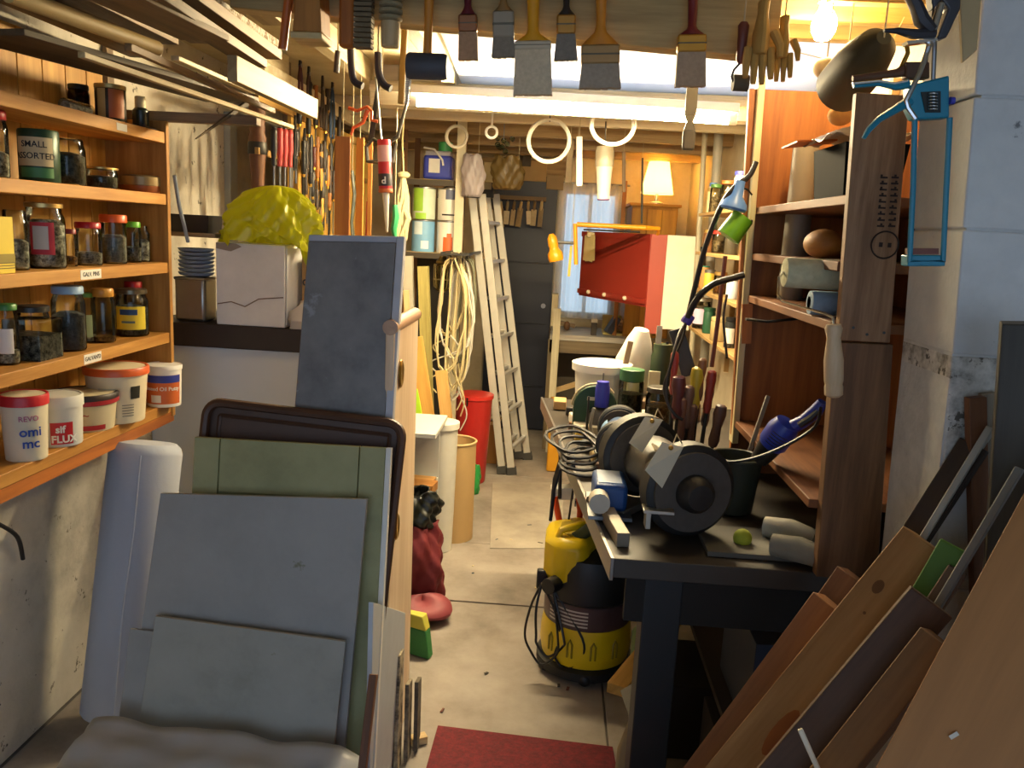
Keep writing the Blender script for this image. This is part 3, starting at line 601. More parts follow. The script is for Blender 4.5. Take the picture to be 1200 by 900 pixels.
# crumpled plastic film over the stack at our feet
FX0, FX1 = at(42, 870, 1.62).x, at(418, 892, 1.62).x
def film(u, v):
    x = FX0+(FX1-FX0)*u; y = 1.42+.30*v
    n = math.sin(u*17+v*5)*.012+math.sin(u*31-v*11)*.006+math.sin(v*19+u*3)*.01
    z = .335+.03*v-.03*u+n*.5 - (.26*(max(0, .12-u)/.12)**2) - .03*(max(0, u-.92)/.08)
    return (x, y, max(z, .02))
fb = solo('plastic_film', 'crumpled sheet of milky plastic film draped on a box in front', 'film', B().grid(film, 48, 16), THIN('#b4b6b8', .25, .35), (-.66, 1.55, .45), world=True, solid=.001)
solo('low_box', 'low cardboard box under the milky plastic film', 'box', B().span((-.78, 1.44, .003), (-.42, 1.70, .26)), P('#8d7a5c', .8), (-.6, 1.55, 0), world=True, bev=.002)
w1 = atX(0, 615, XL+.02); w2 = atX(27, 655, XL+.02)
solo('wall_cable', 'short black cable curling out along the left wall', 'cable', B().tube(sm([w1+Vector((0, -.05, .03)), w1, (w1+w2)/2+Vector((.01, .01, .012)), w2]), .006), BLACK, w1, world=True)

# ================================================================== LEFT: white cabinet with a dark ledge
LZ = 1.168
cb = thing('white_cabinet', 'white painted cabinet under a dark plank ledge behind the foam roll', 'cabinet', (-.95, 3.05, 0))
M_WC = P('#cdd5df', .6, 0, .08, 4, .1)
part('front_panel', B().span((XL+.005, 2.905, .003), (-.66, 2.92, 1.08)), M_WC, cb, world=True, bev=.002); part('side_panel', B().span((-.675, 2.922, .003), (-.66, 3.3, 1.08)), M_WC, cb, world=True, bev=.002)
part('ledge', B().span((XL+.005, 2.88, 1.083), (-.64, 3.32, LZ)), P('#2b2019', .55, 0, .2), cb, world=True, bev=.004)
def carton(name, label, x0, x1, y0, y1, z0, z1, m, cat='box', **kw):
    t = thing(name, label, cat, ((x0+x1)/2, (y0+y1)/2, z0), **kw)
    part('carton_body', B().span((x0, y0, z0), (x1, y1, z1)), m, t, world=True, bev=.002)
    return t
M_WBOX = WALL('white_carton', [(.3, '#c9c9c9'), (.6, '#dadad9'), (.75, '#e0dfdc')], 5, .15, None, .7)
t = carton('white_carton', 'torn white cardboard box standing on the dark ledge', -1.215, -.965, 2.89, 3.03, LZ+.001, 1.462, M_WBOX)
part('flap', B().slab([(-.962, 2.895, LZ+.01), (-.962, 2.895, 1.455), (-.935, 3.02, 1.45), (-.94, 3.02, LZ+.06)], (.003, 0, 0)), M_WBOX, t, world=True, label='side flap standing open')
part('tear_line', B().tube([(-1.21, 2.8885, LZ+.075), (-1.16, 2.8885, LZ+.085), (-1.11, 2.8885, LZ+.07), (-1.06, 2.8885, LZ+.1), (-.97, 2.8885, LZ+.11)], .0022, 5), P('#7d6a5c', .8), t, world=True)
part('torn_patch', B().slab([(-1.213, 2.889, 1.44), (-1.16, 2.889, 1.432), (-1.12, 2.889, 1.45), (-1.14, 2.889, 1.46), (-1.213, 2.889, 1.461)], (0, -.0015, 0)), P('#8b7f74', .8), t, world=True)
t = carton('brown_carton', 'brown delivery carton with black print beside the white box', -.925, -.70, 2.96, 3.2, LZ+.001, 1.425, P('#b08a57', .75, 0, .06, 10, .05))
text('on.de', .05, INK, t, T(Vector((-.868, 2.9592, 1.335))-ORG[t.name]) @ RX(PI/2), bold=.012)
solo('foam_lump', 'crumpled white foam wrapping squeezed before the brown carton', 'foam', B().lathe([(.0, 0), (.06, .0), (.075, .03), (.06, .06), (.045, .075), (.03, .1), (0, .105)], n=22), THIN('#d6d0c8', .2, .7), (-.885, 2.915, LZ), Euler((0, 0, .3)))
ob = bpy.data.objects['foam_lump']
for v in ob.data.vertices:
    v.co.x += .012*math.sin(v.co.z*90+v.co.y*60); v.co.y *= .5
# yellow bag over the boxes
def bag(u, v):
    a = u*2*PI; s_ = 1-v**1.3
    r = .012+.165*math.sqrt(max(0, 1-(v)**2))*(1+.09*math.sin(5*a+v*4)+.07*math.sin(9*a+2+v*7)+.05*math.sin(17*a-v*15)+.03*math.sin(29*a+v*31))
    x = r*1.0*math.cos(a); y = .48*r*math.sin(a); z = .205*v+.018*math.sin(a*3+v*6)*(1-v)+.008*math.sin(11*a+v*23)*(1-v)
    return (x+.03*v, y, z)
solo('plastic_bag', 'bright yellow plastic bag slumped on top of the white box', 'bag', B().grid(bag, 120, 34), THIN('#c9c81c', .35, .3), (-1.045, 2.955, 1.466), Euler((0, 0, .05)))
tl = solo('plastic_bag_tail', 'loose yellow bag end hanging down between the boxes', 'bag', B().grid(lambda u, v: (-.955+.09*u+.06*v, 2.955+.01*math.sin(u*9)+.012*math.sin(v*7), 1.50-.13*v*(1-.25*math.sin(u*3))), 14, 10), THIN('#c9c81c', .35, .3), (-.9, 2.95, 1.43), world=True, solid=.001)
c, w_, h_ = rect(345, 235, 362, 292, 3.08)
t = thing('spray_can', 'silver flask with a black cap standing on the brown carton', 'can', (c.x, 3.08, 1.426))
hh = at(350, 233, 3.08).z-1.426
part('can_body', B().lathe([(.03, 0), (.034, .004), (.034, hh*.66), (.03, hh*.7)]), P('#b9b5a8', .3, .8), t); part('cap', B().lathe([(.035, hh*.66), (.036, hh*.7), (.024, hh*.77), (.02, hh*.8), (.021, hh*.92), (.014, hh), (0, hh)]), BLACK, t)
# left of the white box
t = thing('tin_box', 'plain silver tin standing on the ledge beside the jar shelf', 'tin', (-1.33, 2.97, LZ)); part('tin_body', B().span((-.055, -.05, 0), (.06, .06, .16)), P('#a5a39d', .3, .85), t, bev=.012); part('lid_rim', B().span((-.057, -.052, .15), (.062, .062, .162)), P('#8f8d86', .3, .85), t, bev=.012)
t = thing('sanding_disc_stack', 'stack of blue grey plastic plates on the silver tin', 'stack', (-1.325, 2.98, LZ+.163))
for k in range(7): part('plate', B().lathe([(.04, .0), (.058, .005), (.064, .015), (.06, .015), (.04, .006), (0, .006)], T((random.uniform(-.002, .002), 0, .0145*k))), P('#7e8fa8', .45), t)
solo('bracket_shelf', 'small rough wall shelf above the blue plates', 'shelf', B().span((XL+.002, 2.9, 1.475), (-1.22, 3.1, 1.49)), OLD('X'), (-1.35, 3.0, 1.48), world=True, bev=.002)
t = thing('black_tray', 'small black plastic tray on the rough wall shelf', 'tray', (-1.335, 2.99, 1.491))
part('tray_body', B().prism([(-.075, -.06), (.075, -.06), (.075, .06), (-.075, .06)], .004).slab([(-.075, -.06, .004), (.075, -.06, .004), (.08, -.065, .062), (-.08, -.065, .062)], (0, .003, 0)).slab([(-.075, .06, .004), (.075, .06, .004), (.08, .065, .062), (-.08, .065, .062)], (0, -.003, 0)).slab([(.075, -.06, .004), (.075, .06, .004), (.08, .065, .062), (.08, -.065, .062)], (-.003, 0, 0)).slab([(-.075, -.06, .004), (-.075, .06, .004), (-.08, .065, .062), (-.08, -.065, .062)], (.003, 0, 0)), BLACK, t)
p = [atX(x, y, -1.27) for x, y in ((202, 205), (206, 240), (222, 262), (246, 283))]
solo('grey_hose', 'thin grey hose curving from the shelf end to the white box', 'hose', B().tube(sm([Vector((q_.x, 2.70+.03*i, q_.z)) for i, q_ in enumerate(p)]), .0065), P('#7e8894', .4), p[0], world=True)
# turned leg and wall batten behind
c, w_, h_ = rect(294, 128, 312, 235, 3.2)
lg = solo('turned_post', 'dark brown turned table leg stood on end behind the yellow bag', 'leg', B().lathe([(.018, 0), (.02, .3), (.026, .55), (.03, .62), (.033, .68), (.026, .7), (.03, .715), (.026, .73), (.03, .75), (.031, .8)], n=20), BROWN('Z'), (at(302, 230, 3.14).x, 3.14, LZ+.001))
lt = solo('iron_collar', 'black iron collar gripping the turned table leg', 'collar', B().lathe([(.0335, .62), (.036, .625), (.036, .66), (.0335, .665)], n=20), IRON, (at(302, 230, 3.14).x, 3.14, LZ+.001))
struct('trim_3', B().span((XL, 3.62, 1.3), (XL+.03, 3.70, 2.0)), P('#a9b0ae', .7), .003)

# ================================================================== LEFT: tool board and hanging tools
TX = -1.13
tb = thing('tool_board', 'yellowish plywood board on the left hung full of tools', 'board', (TX-.02, 3.9, 1.2))
part('board', B().span((TX-.035, 3.52, LZ+.002), (TX-.02, 5.0, 2.02)), W('#c9a04e', '#a87f35', 'Z'), tb, world=True)
for y in (3.55, 4.2, 4.9): part('batten', B().span((TX-.06, y-.02, LZ+.002), (TX-.036, y+.02, ZC)), OLD('Z'), tb, world=True)
for z in (1.99, 1.80): part('peg_rail', B().span((TX-.02, 3.1, z-.012), (TX-.004, 5.0, z+.012)), W('#b58f4c', '#8d6a30', 'Y'), tb, world=True, bev=.001)
part('white_top_rail', B().span((TX-.02, 3.1, 2.06), (TX+.02, 4.9, 2.12)), CREAM, tb, world=True, bev=.002)
HG = 'tools hung on the left tool board'
def hang(name, label, cat, px, y0, y1, dx=0, X=None, Y=None):
    """Frame of a hung tool: origin at its top, local +z up; returns (thing, length)."""
    X = X or TX+.022
    p = atX(px, y0, X) if Y is None else at(px, y0, Y); e = atX(px+dx, y1, X) if Y is None else at(px+dx, y1, Y)
    if Y is None: e.y = p.y
    L = (p-e).length
    t = thing(name, label, cat, p, frame(z=(p-e), y=(0, 1, 0)) if Y is not None else frame(z=(p-e), y=(1, 0, 0)).to_4x4().to_3x3(), group=HG if Y is None else None); return t, L
def driver(px, y0, y1, col, label, shaft=STEEL):
    t, L = hang('screwdriver', label, 'screwdriver', px, y0, y1); h = L*.5
    part('handle', B().lathe([(.006, -h), (.010, -h*.97), (.009, -h*.8), (.0135, -h*.55), (.0125, -h*.2), (.013, -h*.06), (.008, 0), (0, 0)], n=12), col, t); part('shaft', B().lathe([(.004, -L), (.004, -h)], n=8), shaft, t); part('end_button', B().lathe([(.0085, -.001), (.0085, .003), (0, .004)], n=12), BLACK, t)
    return t
RH = P('#c4474a', .35)
driver(321, 150, 238, P('#2a2624', .4), 'dark handled screwdriver first in the screwdriver row'); driver(328, 150, 240, RH, 'red handled screwdriver next to the first dark one')
driver(334, 151, 240, RH, 'red handled screwdriver in the middle of three'); driver(340, 152, 240, RH, 'red handled screwdriver next to the wide black handle'); driver(347, 152, 215, P('#241d1d', .4), 'broad black handled driver ending the red row')
t, L = hang('putty_knife_blade', 'plain grey steel blade hanging under the black driver', 'blade', 333+9, 196, 238); part('blade', B().span((-.016, -.001, -L), (.016, .001, 0)), STEEL, t)
def pincers(px, y0, y1, hc, label, dx=0, sp=.022, jaw=.25):
    t, L = hang('pliers', label, 'pliers', px, y0, y1, dx)
    part('jaws', B().slab([(-.012, -.004, -L*jaw), (.012, -.004, -L*jaw), (.009, -.004, -.01), (.003, -.004, 0), (-.003, -.004, 0), (-.009, -.004, -.01)], (0, .008, 0)), IRON, t, bev=.001); part('pivot', B().cyl((0, -.007, -L*jaw), (0, .007, -L*jaw), .008, 12), STEEL, t)
    for s_ in (-1, 1): part('handle', B().tube([(s_*.004, 0, -L*jaw), (s_*sp*.8, 0, -L*.5), (s_*sp, 0, -L*.75), (s_*sp*.75, 0, -L)], [.005, .0065, .007, .006], 8), hc, t)
    return t
pincers(352, 62, 122, P('#4b1a1c', .4), 'dark red handled pincers hanging high by the cream plank', 2); pincers(362, 76, 118, P('#3b2022', .4), 'small pliers with maroon handles near the top rail')
pincers(390, 78, 165, P('#28476d', .4), 'long blue handled shears opening downward', 6, .03, .3); pincers(378, 88, 150, P('#3d2f20', .5), 'brown handled pincers beside the blue shears')
pincers(346, 135, 200, IRON, 'all steel long nosed pliers beside the red screwdrivers', 0, .015); pincers(357, 150, 200, BLACK, 'black pliers by the cream plank end', 2, .014)
def chisel(px, y0, y1, hc, label, dx=0, bw=.008, hfrac=.45, cat='chisel', name='chisel'):
    t, L = hang(name, label, cat, px, y0, y1, dx); h = L*hfrac
    part('handle', B().lathe([(.008, -h), (.011, -h*.95), (.0125, -h*.7), (.0095, -h*.35), (.0125, -h*.1), (.009, 0), (0, 0)], n=12), hc, t); part('ferrule', B().lathe([(.0085, -h-.012), (.0085, -h)], n=12), M_BRASS, t); part('blade', B().span((-bw, -.002, -L), (bw, .002, -h-.01)), STEEL if bw < .012 else IRON, t)
    return t
OCH, OCH2, DKH = P('#b98533', .5), P('#8f5a24', .5), P('#2e221a', .5)
cols = [('ochre', OCH), ('brown', OCH2), ('dark', DKH), ('orange', P('#c4742a', .45)), ('black', BLACK), ('maroon', P('#4f1c1c', .45))]
spots = [(359, 165, 250, 2), (364, 158, 262, 4), (368, 172, 240, 5), (372, 160, 268, 1), (376, 176, 256, 0), (380, 165, 270, 2), (384, 182, 262, 3), (388, 168, 250, 4), (366, 208, 272, 4), (371, 222, 275, 2), (377, 232, 276, 0), (386, 226, 276, 1), (391, 200, 274, 2), (363, 96, 150, 4), (370, 100, 152, 1), (384, 104, 160, 2)]
wd = ['slim', 'short', 'long', 'thick', 'worn', 'narrow']
pl = ['first of the row under the pliers', 'second along under the black pliers', 'third along, set lower', 'before the ochre one, long', 'beside the blue shears, middling', 'nearly behind the blue shears', 'lower and thicker, near the rules', 'just before the folding rules', 'low by the flask cap', 'low and dark above the worktop offcut', 'lowest pale one above the offcut', 'low near the broad rule', 'tight against the broad rule', 'high by the small pliers', 'high beside the brown pincers', 'high just under the shears']
for k, (px, y0, y1, ci) in enumerate(spots):
    chisel(px, y0, y1, cols[ci][1], f'{wd[k % 6]} {cols[ci][0]} handled tool {pl[k]}', 0, (.006, .009, .013)[k % 3], (.45, .55, .35)[k % 3])
rnd_ = random.Random(4)
ords = ('first', 'second', 'third', 'fourth', 'fifth', 'sixth')
for k in range(17):
    row, i_ = k//6, k % 6; px_ = 352+9.5*i_+rnd_.uniform(-2, 2)+3*row; y0_ = (118, 168, 205)[row]+rnd_.uniform(-8, 8); chisel(px_, y0_, y0_+rnd_.uniform(55, 85), rnd_.choice((IRON, BLACK, DKH, P('#4d4a45', .5, .5))), f"dark steel tool, {ords[i_]} from the plank end in the {('upper', 'middle', 'low')[row]} crowded row", rnd_.uniform(-2, 2), rnd_.choice((.006, .01, .014)), rnd_.choice((.4, .5, .6)), name='steel_tool', cat='tool')
def rule(px0, px1, y0, y1, m, label, Xd=.03, dx=0, X=None):
    X = X or TX+Xd
    a, e = atX((px0+px1)/2, y0, X), atX((px0+px1)/2+dx, y1, X); w_ = (px1-px0)*mpp(a); e.y = a.y
    return stick('wooden_rule', label, 'rule', e, a, w_, .012, m, up=(0, 1, -.0), group=HG)
# broad straight edges nearer to us hang from the rafter
RXX = -.80
for (px0, px1, y0, y1, m, lb_, dx) in ((393, 411, 160, 300, W('#b0702f', '#8a4f1c', 'X'), 'broad varnished straightedge hanging before the tool board', 6), (418, 427, 161, 300, W('#cf8a36', '#b5722a', 'X'), 'orange wooden lath hanging next to the broad straightedge', 4), (432, 437, 164, 290, W('#b87a34', '#97601f', 'X'), 'thin wooden rule with a hole hanging by the caulking cartridge', 0)):
    t = rule(px0, px1, y0, y1, m, lb_, dx=dx, X=RXX)
solo('red_file', 'red painted tapering file hanging between the two orange laths', 'file', B().slab([(-.006, 0, 0), (.006, 0, 0), (.008, 0, -.15), (-.008, 0, -.15)], (0, .005, 0)), P('#a3272b', .4), atX(431, 236, RXX-.01))
solo('dark_green_rasp', 'dark green curved rasp behind the orange lath', 'rasp', B().tube([(0, 0, 0), (.01, 0, -.09), (.0, 0, -.2), (.012, 0, -.3)], [.012, .016, .014, .02], 8, sq=.4), P('#2b332b', .5), atX(413, 200, RXX-.02))
# saw with a pistol grip and the caulking gun, hung from the rafter
SY = 3.25
pts = [at(x, y, SY) for x, y in ((480, 92), (477, 120), (466, 160), (452, 170), (437, 163), (429, 172), (431, 189), (445, 190), (460, 189), (464, 168))]
sw = thing('bow_saw', 'grey pistol gripped saw hanging above the caulking cartridge', 'saw', pts[0])
part('frame', B().tube(pts, [.006, .008, .012, .012, .01, .012, .013, .013, .013, .01], 8, sq=.7), P('#46443f', .45, .4), sw, world=True); part('blade', B().slab([at(442, 92, SY), at(446, 92, SY), at(438, 165, SY), at(431, 165, SY)], (0, .002, 0)), IRON, sw, world=True)
c = at(450, 165, 3.1); e = at(452, 224, 3.1); L = (c-e).length
ct = thing('caulking_cartridge', 'red and white sealant cartridge in a gun, nozzle pointing down', 'cartridge', e, frame(z=(c-e), y=(0, 1, 0)))
part('tube_body', B().lathe([(.024, 0), (.025, .004), (.025, L), (.022, L+.004)]), P('#b8222b', .4), ct); part('white_top', B().lathe([(.0255, L*.58), (.0257, L*.585), (.0257, L*.9), (.0255, L*.905)]), P('#d8a6a0', .5), ct, label='faded pink printed band')
part('label_band', B().lathe([(.0255, L*.1), (.0257, L*.105), (.0257, L*.34), (.0255, L*.345)]), P('#23212a', .5), ct, label='black label band'); text('P', L*.2, WHITE, ct, T((0, 0, L*.22)) @ RX(PI/2) @ RZ(PI), wrap=.026, bold=.02)
part('nozzle', B().lathe([(.004, -.15), (.012, -.03), (.014, 0)], n=12), P('#d7d3c4', .4), ct); part('collar', B().lathe([(.026, -.006), (.027, -.004), (.027, .006), (.026, .008)]), P('#b4602f', .5), ct)
gp = [at(x, y, 3.1) for x, y in ((414, 124), (424, 128), (436, 124), (441, 130), (440, 140), (447, 142))]
part('gun_yoke', B().tube(gp, .006, 8), P('#c5551d', .4), ct, world=True, label='orange gun yoke'); part('trigger', B().tube([at(x, y, 3.1) for x, y in ((436, 128), (430, 142), (418, 148), (415, 156))], [.008, .007, .006, .005], 8), P('#c5551d', .4), ct, world=True, label='orange trigger')
part('push_rod', B().cyl(at(448, 90, 3.1), at(450, 165, 3.1), .004, 8), STEEL, ct, world=True)
p = at(473, 205, 3.9); cl = thing('string_bundle', 'knotted bundle of pale string and rags hanging by the steel post', 'bundle', p)
part('knot', B().sph((0, 0, -.0), .024, sc=(1.3, .8, .7)), P('#a89a72', .9, 0, .2, 60, .8), cl)
for k in range(7): part('strand', B().tube([(0, 0, -.01), (.02*math.sin(k*2.1), .02*math.cos(k), -.1), (.03*math.sin(k*1.3+1), .015*math.cos(k*2), -.2), (.022*math.sin(k*2.2), 0, -.28-.02*(k % 3))], [.01, .012, .014, .008], 7), P('#a69b76', .9, 0, .2, 60, .8), cl)
part('hanging_cord', B().tube([(0, 0, .01), (-.01, 0, .15), (0, 0, ZC-p.z)], .004, 6), P('#bba875', .9), cl)
p = at(463, 240, 3.5); solo('green_glove', 'green rubber sleeve hanging among the tools by the nozzle', 'sleeve', B().tube([(0, 0, 0), (.005, 0, -.05), (-.003, 0, -.1), (.004, 0, -.14)], [.012, .016, .014, .008], 8), P('#2f8a55', .5), p)

def cord(what, p, top=ZC):
    p = Vector(p); return solo('string', 'thin cord holding up the '+what, 'cord', B().cyl((0, 0, 0), (0, 0, top-p.z), .0018, 6), P('#b9ad8c', .9), p, group='cords under the roof')
for x, w_, o in ((402, 'broad varnished straightedge', 0), (422, 'orange wooden lath', 0), (434, 'thin wooden rule', 0)):
    a = atX(x, 162, RXX); cord(w_, a)
cord('red tapering file', atX(431, 236, RXX-.01)); cord('dark green rasp', atX(413, 200, RXX-.02)); cord('grey saw', pts[0]); cord('caulking gun', at(448, 90, 3.1)); cord('green sleeve', at(463, 240, 3.5)); cord('pointed stake', at(289, 121, 2.72))

def sack(name, label, c, r, h, m, sc=(1, 1), seed=0, cat='sack'):
    rnd = random.Random(seed); a1, a2 = rnd.uniform(0, 6), rnd.uniform(0, 6)
    def f(u, v):
        a = 2*PI*u; rr_ = r*(.82+.3*math.sin(PI*min(1, v*1.05))**.7)*(1+.13*math.sin(3*a+a1+v*5)+.08*math.sin(7*a+a2-v*8)+.05*math.sin(13*a+v*17))
        return (rr_*math.cos(a)*sc[0], rr_*math.sin(a)*sc[1], h*v+.01*math.sin(4*a+a1)*(v > .9))
    b = B().grid(f, 72, 20); b.add([(0, 0, 0)]+[f(i/36, 0) for i in range(36)], [(0, 1+(i+1) % 36, 1+i) for i in range(36)])
    return solo(name, label, cat, b, m, c, solid=.003)
# ================================================================== REAR LEFT: paint rack, cables, ladder
pr_ = thing('steel_rack', 'steel angle storage rack for paint tins beyond the tool board', 'rack', (-.74, 5.0, 0))
RX0, RX1, RY0, RY1 = -.92, -.625, 4.86, 5.3
zt = at(512, 211, 4.9).z; zb = at(512, 296, 4.9).z
for x, y in ((RX0, RY0), (RX0, RY1), (RX1, RY1)): part('angle_post', B().span((x-.018, y-.003, 0), (x+.018, y, 2.1)).span((x-.018, y, 0), (x-.015, y+.035, 2.1)), P('#6b4a2a', .5, .4), pr_, world=True, label='brown perforated angle post')
part('cream_post', B().span((RX1+.012, RY0-.03, 0), (RX1+.062, RY0+.01, 2.19)), P('#cfc6a8', .6), pr_, world=True, label='cream square post')
for k in range(14):
    part('post_hole', B().cyl((RX0, RY0-.0045, 1.45+.045*k), (RX0, RY0-.003, 1.45+.045*k), .006, 8), BLACK, pr_, world=True)
for z, n_ in ((zt, 'top'), (zb, 'low')):
    part('shelf_board', B().span((RX0, RY0-.01, z-.012), (RX1, RY1, z)), PALE('X'), pr_, world=True, bev=.001); part('shelf_lip', B().span((RX0, RY0-.022, z-.035), (RX1, RY0-.011, z-.002)), P('#4a4237', .5, .3), pr_, world=True)
part('shelf_board', B().span((RX0, RY0, .25), (RX1, RY1, .265)), PALE('X'), pr_, world=True)
part('back_board', B().span((RX0, RY1+.004, .1), (RX1, RY1+.016, 1.36)), P('#2b2823', .8), pr_, world=True, label='dark board added for the shaded gap at the back')  # dark sheet put in to give the shade behind the rack
def tin(name, label, x, y, z, r, h, body, bands, lid=STEEL, handle=None, group=None):
    t = thing(name, label, 'tin', (x, y, z), group=group)
    part('tin_body', B().lathe([(r*.97, 0), (r, .004), (r, h-.008), (r*.97, h-.004)], n=28), body, t); part('lid', B().lathe([(r*.99, h-.006), (r*1.02, h-.004), (r*1.02, h+.002), (r*.9, h+.003), (r*.86, h-.003), (0, h-.003)], n=28), lid, t)
    for k, (z0, z1, a0, a1, m) in enumerate(bands):
        part('printed_band', B().grid(lambda u, v: (r*1.008*math.cos(a0+(a1-a0)*u), r*1.008*math.sin(a0+(a1-a0)*u), h*(z0+(z1-z0)*v)), 18, 1), m, t, label='printed colour field on the tin')
    if handle: part('handle', B().ring((0, 0, h*.7), r*1.03, .004, 'Y', 20, 6, 0 if handle > 0 else PI, PI if handle > 0 else 2*PI), BLACK, t)
    return t
def px(x, y, Y): return at(x, y, Y)
hh = (zt-.04-zb)/2
LIME, LBL, ORG_ = P('#9fd046', .5), P('#7db2dc', .5), P('#d8622c', .5)
WT = P('#e2e0d6', .45)
xs = (at(496, 260, 4.93).x, at(526, 260, 4.93).x)
G_ = 'paint tins on the steel rack'
tin('paint_tin', 'white paint tin with a blue wave print, left of the two lower tins', xs[0], 4.94, zb+.001, .068, hh-.006, LBL, [(.55, .95, -2.3, -1.5, P('#cfe2ee', .5)), (.1, .35, -1.6, -.9, P('#cfe2ee', .5))], group=G_)
tin('paint_tin', 'white paint tin with an orange swoosh, under the blue arc tin', xs[1], 4.94, zb+.001, .07, hh-.006, WT, [(.05, .5, -1.9, -1.1, ORG_), (.2, .62, -1.6, -1.2, ORG_)], group=G_)
tin('paint_tin', 'lime green and white paint tin on top of the blue wave tin', xs[0], 4.94, zb+.001+hh, .068, hh-.008, P('#d7e3cf', .5), [(.25, .98, -2.5, -1.5, LIME), (.0, .2, -2.2, -1.2, LIME)], group=G_)
tin('paint_tin', 'white paint tin with a dark blue arc and a raised black handle', xs[1], 4.94, zb+.001+hh, .07, hh-.008, WT, [(.66, .96, -1.8, -1.0, P('#59617c', .5)), (.15, .2, -2.1, -1.0, BLACK)], handle=1, group=G_)
c, w_, h_ = rect(497, 160, 531, 208, 5.0)
jc = thing('jerrycan', 'blue plastic can with a green cap and hanging white hose', 'can', (c.x, 5.0, zt+.0))
hj = h_*.62; wj = w_
part('can_body', B().span((-wj/2, -.06, .004), (wj/2, .07, hj)), P('#3b48b0', .35), jc, bev=.018); part('shoulder', B().slab([(-wj/2+.01, -.05, hj-.005), (wj/2-.01, -.05, hj-.005), (wj/2-.01, .06, hj-.005), (-wj/2+.01, .06, hj-.005)], (.0, 0, .03)), P('#b9b7c0', .4), jc, bev=.01, label='pale shoulder of the can')
part('cap', B().lathe([(.042, hj+.02), (.042, hj+.075), (.036, hj+.08), (0, hj+.08)], T((.035, 0, 0))), P('#3d9a5a', .4), jc, label='green cap'); part('label_patch', B().span((-wj*.3, -.0615, hj*.3), (wj*.08, -.0605, hj*.85)), WHITE, jc); part('yellow_base', B().span((-wj*.5, -.065, 0), (wj*.45, .07, .006)), P('#c9b52c', .5), jc)
part('hose', B().tube([(-wj*.5, -.04, hj+.04), (-.02, -.07, hj+.03), (.03, -.075, hj-.03), (.035, -.072, hj-.06)], .006), WHITE, jc)
# carrier bag and bits beside it
p = at(553, 205, 4.95); CLB = (p.x+.02, 4.8, p.z-.13)
cord('clear plastic bag', (p.x+.02+.03, 4.8, p.z+.09))
sack('plastic_bag', 'crumpled clear plastic bag hanging by the cream post', CLB, .055, .23, THIN('#bdb3b5', .4, .3), (1, .6), 15, 'bag')
# caged bulkhead lamp
c, w_, h_ = rect(507, 300, 528, 342, 4.6)
cg = thing('caged_lamp', 'old brass caged inspection lamp hanging under the paint rack', 'lamp', (c.x, 4.6, c.z))
part('lamp_cap', B().lathe([(.028, h_*.78), (.036, h_*.8), (.036, h_*.86), (.02, h_*.94), (.018, h_), (0, h_)], n=16), P('#6e5f35', .45, .6), cg); part('glass_jar', B().lathe([(.01, .0), (.036, .01), (.042, .04), (.04, h_*.72), (.03, h_*.78)], n=18), GLASS('#d9d2b4'), cg)
for k in range(8): part('cage_wire', B().tube([(.012*math.cos(k*PI/4), .012*math.sin(k*PI/4), -.004), (.046*math.cos(k*PI/4), .046*math.sin(k*PI/4), .03), (.046*math.cos(k*PI/4), .046*math.sin(k*PI/4), h_*.78)], .0025, 5), P('#8a7c4e', .5, .4), cg)
part('cage_ring', B().ring((0, 0, h_*.35), .047, .0025), P('#8a7c4e', .5, .4), cg); part('hook', B().cyl((0, 0, h_), (0, 0, zb-.035-c.z), .003, 6), IRON, cg)
# cable bundles
def loop_pts(c, rx, rz, n=22, a0=0, turns=1, dy=.012, seed=0):
    rnd = random.Random(seed); o = []
    for i in range(n*turns+1):
        a = a0+2*PI*i/n; k = 1+.1*math.sin(a*2+seed)+rnd.uniform(-.07, .07)
        o.append((c[0]+rx*k*math.sin(a)*(.5+.5*abs(math.sin(a/2+.6))), c[1]+dy*math.sin(a*1.5+seed)+.01*i/n, c[2]-rz+rz*k*math.cos(a)))
    return o
ch = at(532, 305, 4.55)
M_CAB = P('#c9b98a', .6); M_CABW = P('#cfcabc', .6); M_CABG = P('#77775f', .6)
part('hook_arm', B().span((ch.x-.06, 4.44, ch.z+.03), (ch.x-.045, 5.3, ch.z+.045)).span((ch.x+.08, 4.44, ch.z+.03), (ch.x+.095, 5.3, ch.z+.045)).span((ch.x-.06, 4.43, ch.z+.03), (ch.x+.095, 4.72, ch.z+.04)), IRON, pr_, world=True)
cbz = [(ch.x-.01, .10, .30, M_CAB, 1), (ch.x+.02, .07, .34, M_CAB, 2), (ch.x+.0, .12, .26, M_CABW, 3), (ch.x+.045, .05, .36, M_CAB, 4), (ch.x-.03, .08, .22, M_CAB, 5), (ch.x+.02, .09, .40, M_CABW, 6), (ch.x+.06, .06, .28, M_CABG, 7)]
for (x, rx, rz, m, sd), lb_ in zip(cbz, ['cream cable coil, widest of the hanging bundle', 'narrow cream cable coil in the middle of the bundle', 'white flex in wide loose loops over the bundle', 'thin long cream coil nearest the ladder', 'short cream coil below the caged lamp', 'longest white flex drooping below the bundle', 'greenish flex coil beside the ladder']):
    t = thing('cable_coil', lb_, 'cable', (x, 4.55+.03*sd-.1, ch.z), group='cables hung under the paint rack')
    part('cable_loops', B().tube(loop_pts((0, 0, 0), rx, rz, 24, 0, 3, .03, sd), .0045, 6), m, t); part('hook', B().cyl((0, 0, -.02), (0, 0, .03), .004, 6), IRON, t)
    part('tail', B().tube(sm([(0, -.01, -rz*1.6), (rx*.4, -.02, -rz*1.9), (rx*.9*(-1)**sd, -.02, -rz*2.2), (rx*.5*(-1)**sd, -.01, -rz*2.45)]), .004, 6), m, t)
